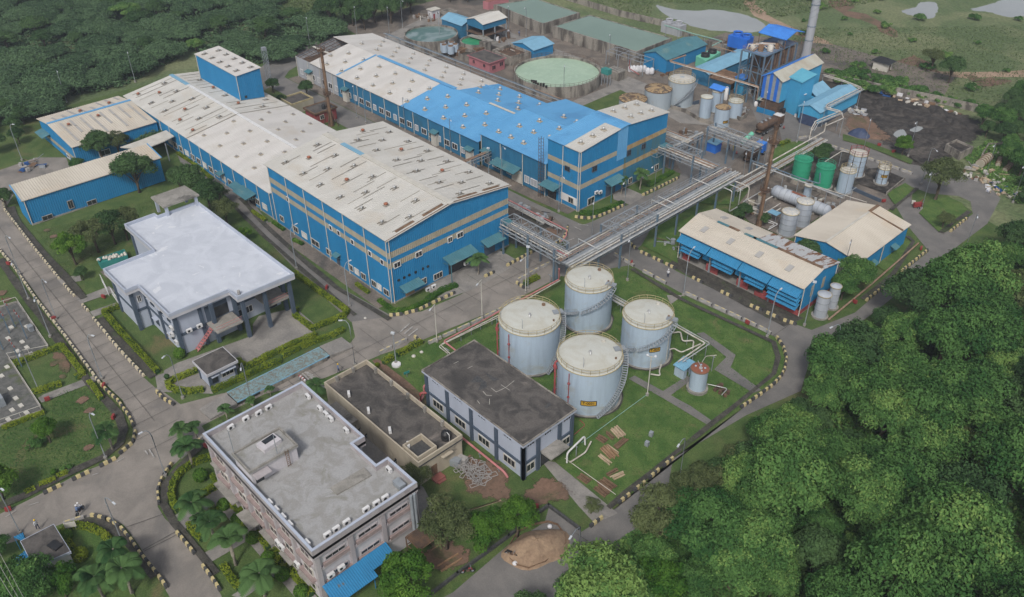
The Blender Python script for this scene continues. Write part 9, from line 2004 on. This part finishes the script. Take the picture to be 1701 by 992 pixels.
hedge('i4',[(590,392),(650,355),(725,330),(840,340),(960,385),(1020,430),(1070,490)],'curved bright hedge on top of the gate house lawn');hedge('i4',[(650,470),(695,535),(735,592)],'short hedge beside the gate house wall');hedge('i4',[(1120,600),(1150,650)],'hedge stub under the gate house palms')
hedge('i1',[(445,85),(340,120),(240,185),(195,260),(183,340),(200,400),(225,432),(330,365),(420,310),(490,268),(455,215)],'bright hedge round the uppermost bed of the admin garden')
hedge('i1',[(345,500),(450,445),(560,378),(620,440),(690,522),(640,555),(585,582)],'bright hedge round the second bed of the admin garden');hedge('i1',[(300,530),(335,580),(380,620)],'hedge stub on the road side of the second bed')
hedge('i1',[(525,805),(570,880),(620,940),(720,880),(830,810),(900,758),(845,705)],'bright hedge round the third bed of the admin garden');hedge('i1',[(690,620),(750,600),(810,678)],'hedge at the top of the third bed by the wall')
hedge('i1',[(800,900),(830,880)],'tiny hedge stub beside the third path');hedge('i1',[(880,838),(930,810),(1010,890),(1090,985)],'bright hedge along the wall side of the lowest bed')
hedge('b2',[(505,450),(560,490)],'patchy planting at the wall foot of the tall hall, upper',.7,.5);hedge('b2',[(615,530),(680,580),(760,575),(840,535)],'green hedge round the near corner lawn of the tall hall',.8,.6,'leaf_bright')
hedge('b2',[(850,525),(920,480),(985,455)],'green hedge along the front lawn of the tall hall',1.2,.6,'leaf_bright');hedge('b2',[(100,150),(150,185)],'patchy planting at the wall foot of the tall hall, lower',.7,.5,'leaf_bright');hedge('b2',[(200,235),(240,255)],'patchy planting at the wall foot of the tall hall, middle',.7,.5,'leaf_bright')
hedge('r',[(325,185),(370,155),(385,150)],'bright hedge end at the flagpole lawn',.9);hedge('r',[(420,130),(480,100),(500,90)],'middle piece of the bright hedge at the flagpole lawn',.9);hedge('r',[(505,80),(575,45)],'bright hedge piece nearest the kerb notch',.9)
hedge('b2',[(1,100+0),(60,140)],'roadside planting by the teal canopy of the long hall',.7,.6)
hedge('f4',[(365,545),(470,545),(560,520),(665,470)],'green hedge before the banded corner of the far hall',1.2,.6,'leaf_bright');hedge('f4',[(850,345),(950,290),(1020,250)],'green planting below the rusty end wall',1.2,.6,'leaf_bright')
hedge('i2',[(660,270),(700,245),(760,215)],'bright hedge under the pipe bridge by the tank lawn',1.0);hedge('a1',[(890,770),(980,830),(1060,900)],'bright hedge strip along the wall of the long hall',.8,.5)
hedge('f2',[(520,130),(600,95)],'bright shrubs at the top of the lawn above the green tanks',1.1)
for i,(k,x,y,r,mt,lab)in enumerate((('i1',375,225,.95,'leaf_bright','in the uppermost bed of the admin garden'),('i1',525,412,.8,'leaf_bright','on the hedge of the second garden bed'),('i1',615,515,.85,'leaf_bright','inside the second garden bed'),('i1',815,762,.85,'leaf_bright','inside the third garden bed'),('i1',712,630,.8,'leaf_bright','at the top hedge of the third garden bed'),('i1',910,870,.85,'leaf_bright','at the top of the lowest garden bed'),('i1',1030,985,.85,'leaf_bright','at the bottom edge of the garden'),('i4',785,630,.95,'leaf_hedge','on the gate house lawn, yellow-green'),('i4',1085,540,.8,'leaf_bright','by the white kerb of the gate house lawn'),('i4',650,440,.75,'leaf_bright','beside the gate house notice board'),('h4',182,345,.38,'leaf_deep','raised on a stem by the cabin lawn'),('c1',262,400,.4,'leaf_bright','on the left lawn near the kerb'),('r',278,205,.35,'leaf_hedge','at the path corner by the beige building'),('b1',875,800,.9,'leaf_bright','at the front corner of the white-roofed building'))):
 q=at(k,x,y);rg=np.random.default_rng(i);n=int(1800*r);v=rg.normal(size=(n,3));v/=np.linalg.norm(v,axis=1)[:,None];C=v*r*(1+rg.normal(0,.05,n))[:,None]+np.array([0,0,r*.85+(1.0 if i==10 else 0)]);ok=C[:,2]>0;C=C[ok];v=v[ok];Nn=v+rg.normal(0,.4,v.shape);Nn/=np.linalg.norm(Nn,axis=1)[:,None]
 t=thing('clipped_shrub',(*q,.15),'round clipped shrub '+lab,'shrub','round clipped shrubs');me=leaves('f',C,Nn,.18*rg.uniform(.6,1.4,len(C)),rg.uniform(.1,.7,len(C)),mt,i,asp=.7);o=bpy.data.objects.new('foliage',me);col.objects.link(o);o.parent=t;M().tube([(q[0],q[1],.1),(q[0],q[1],r*1.2+(1.0 if i==10 else 0))],.06,5).build('stem','bark',t)
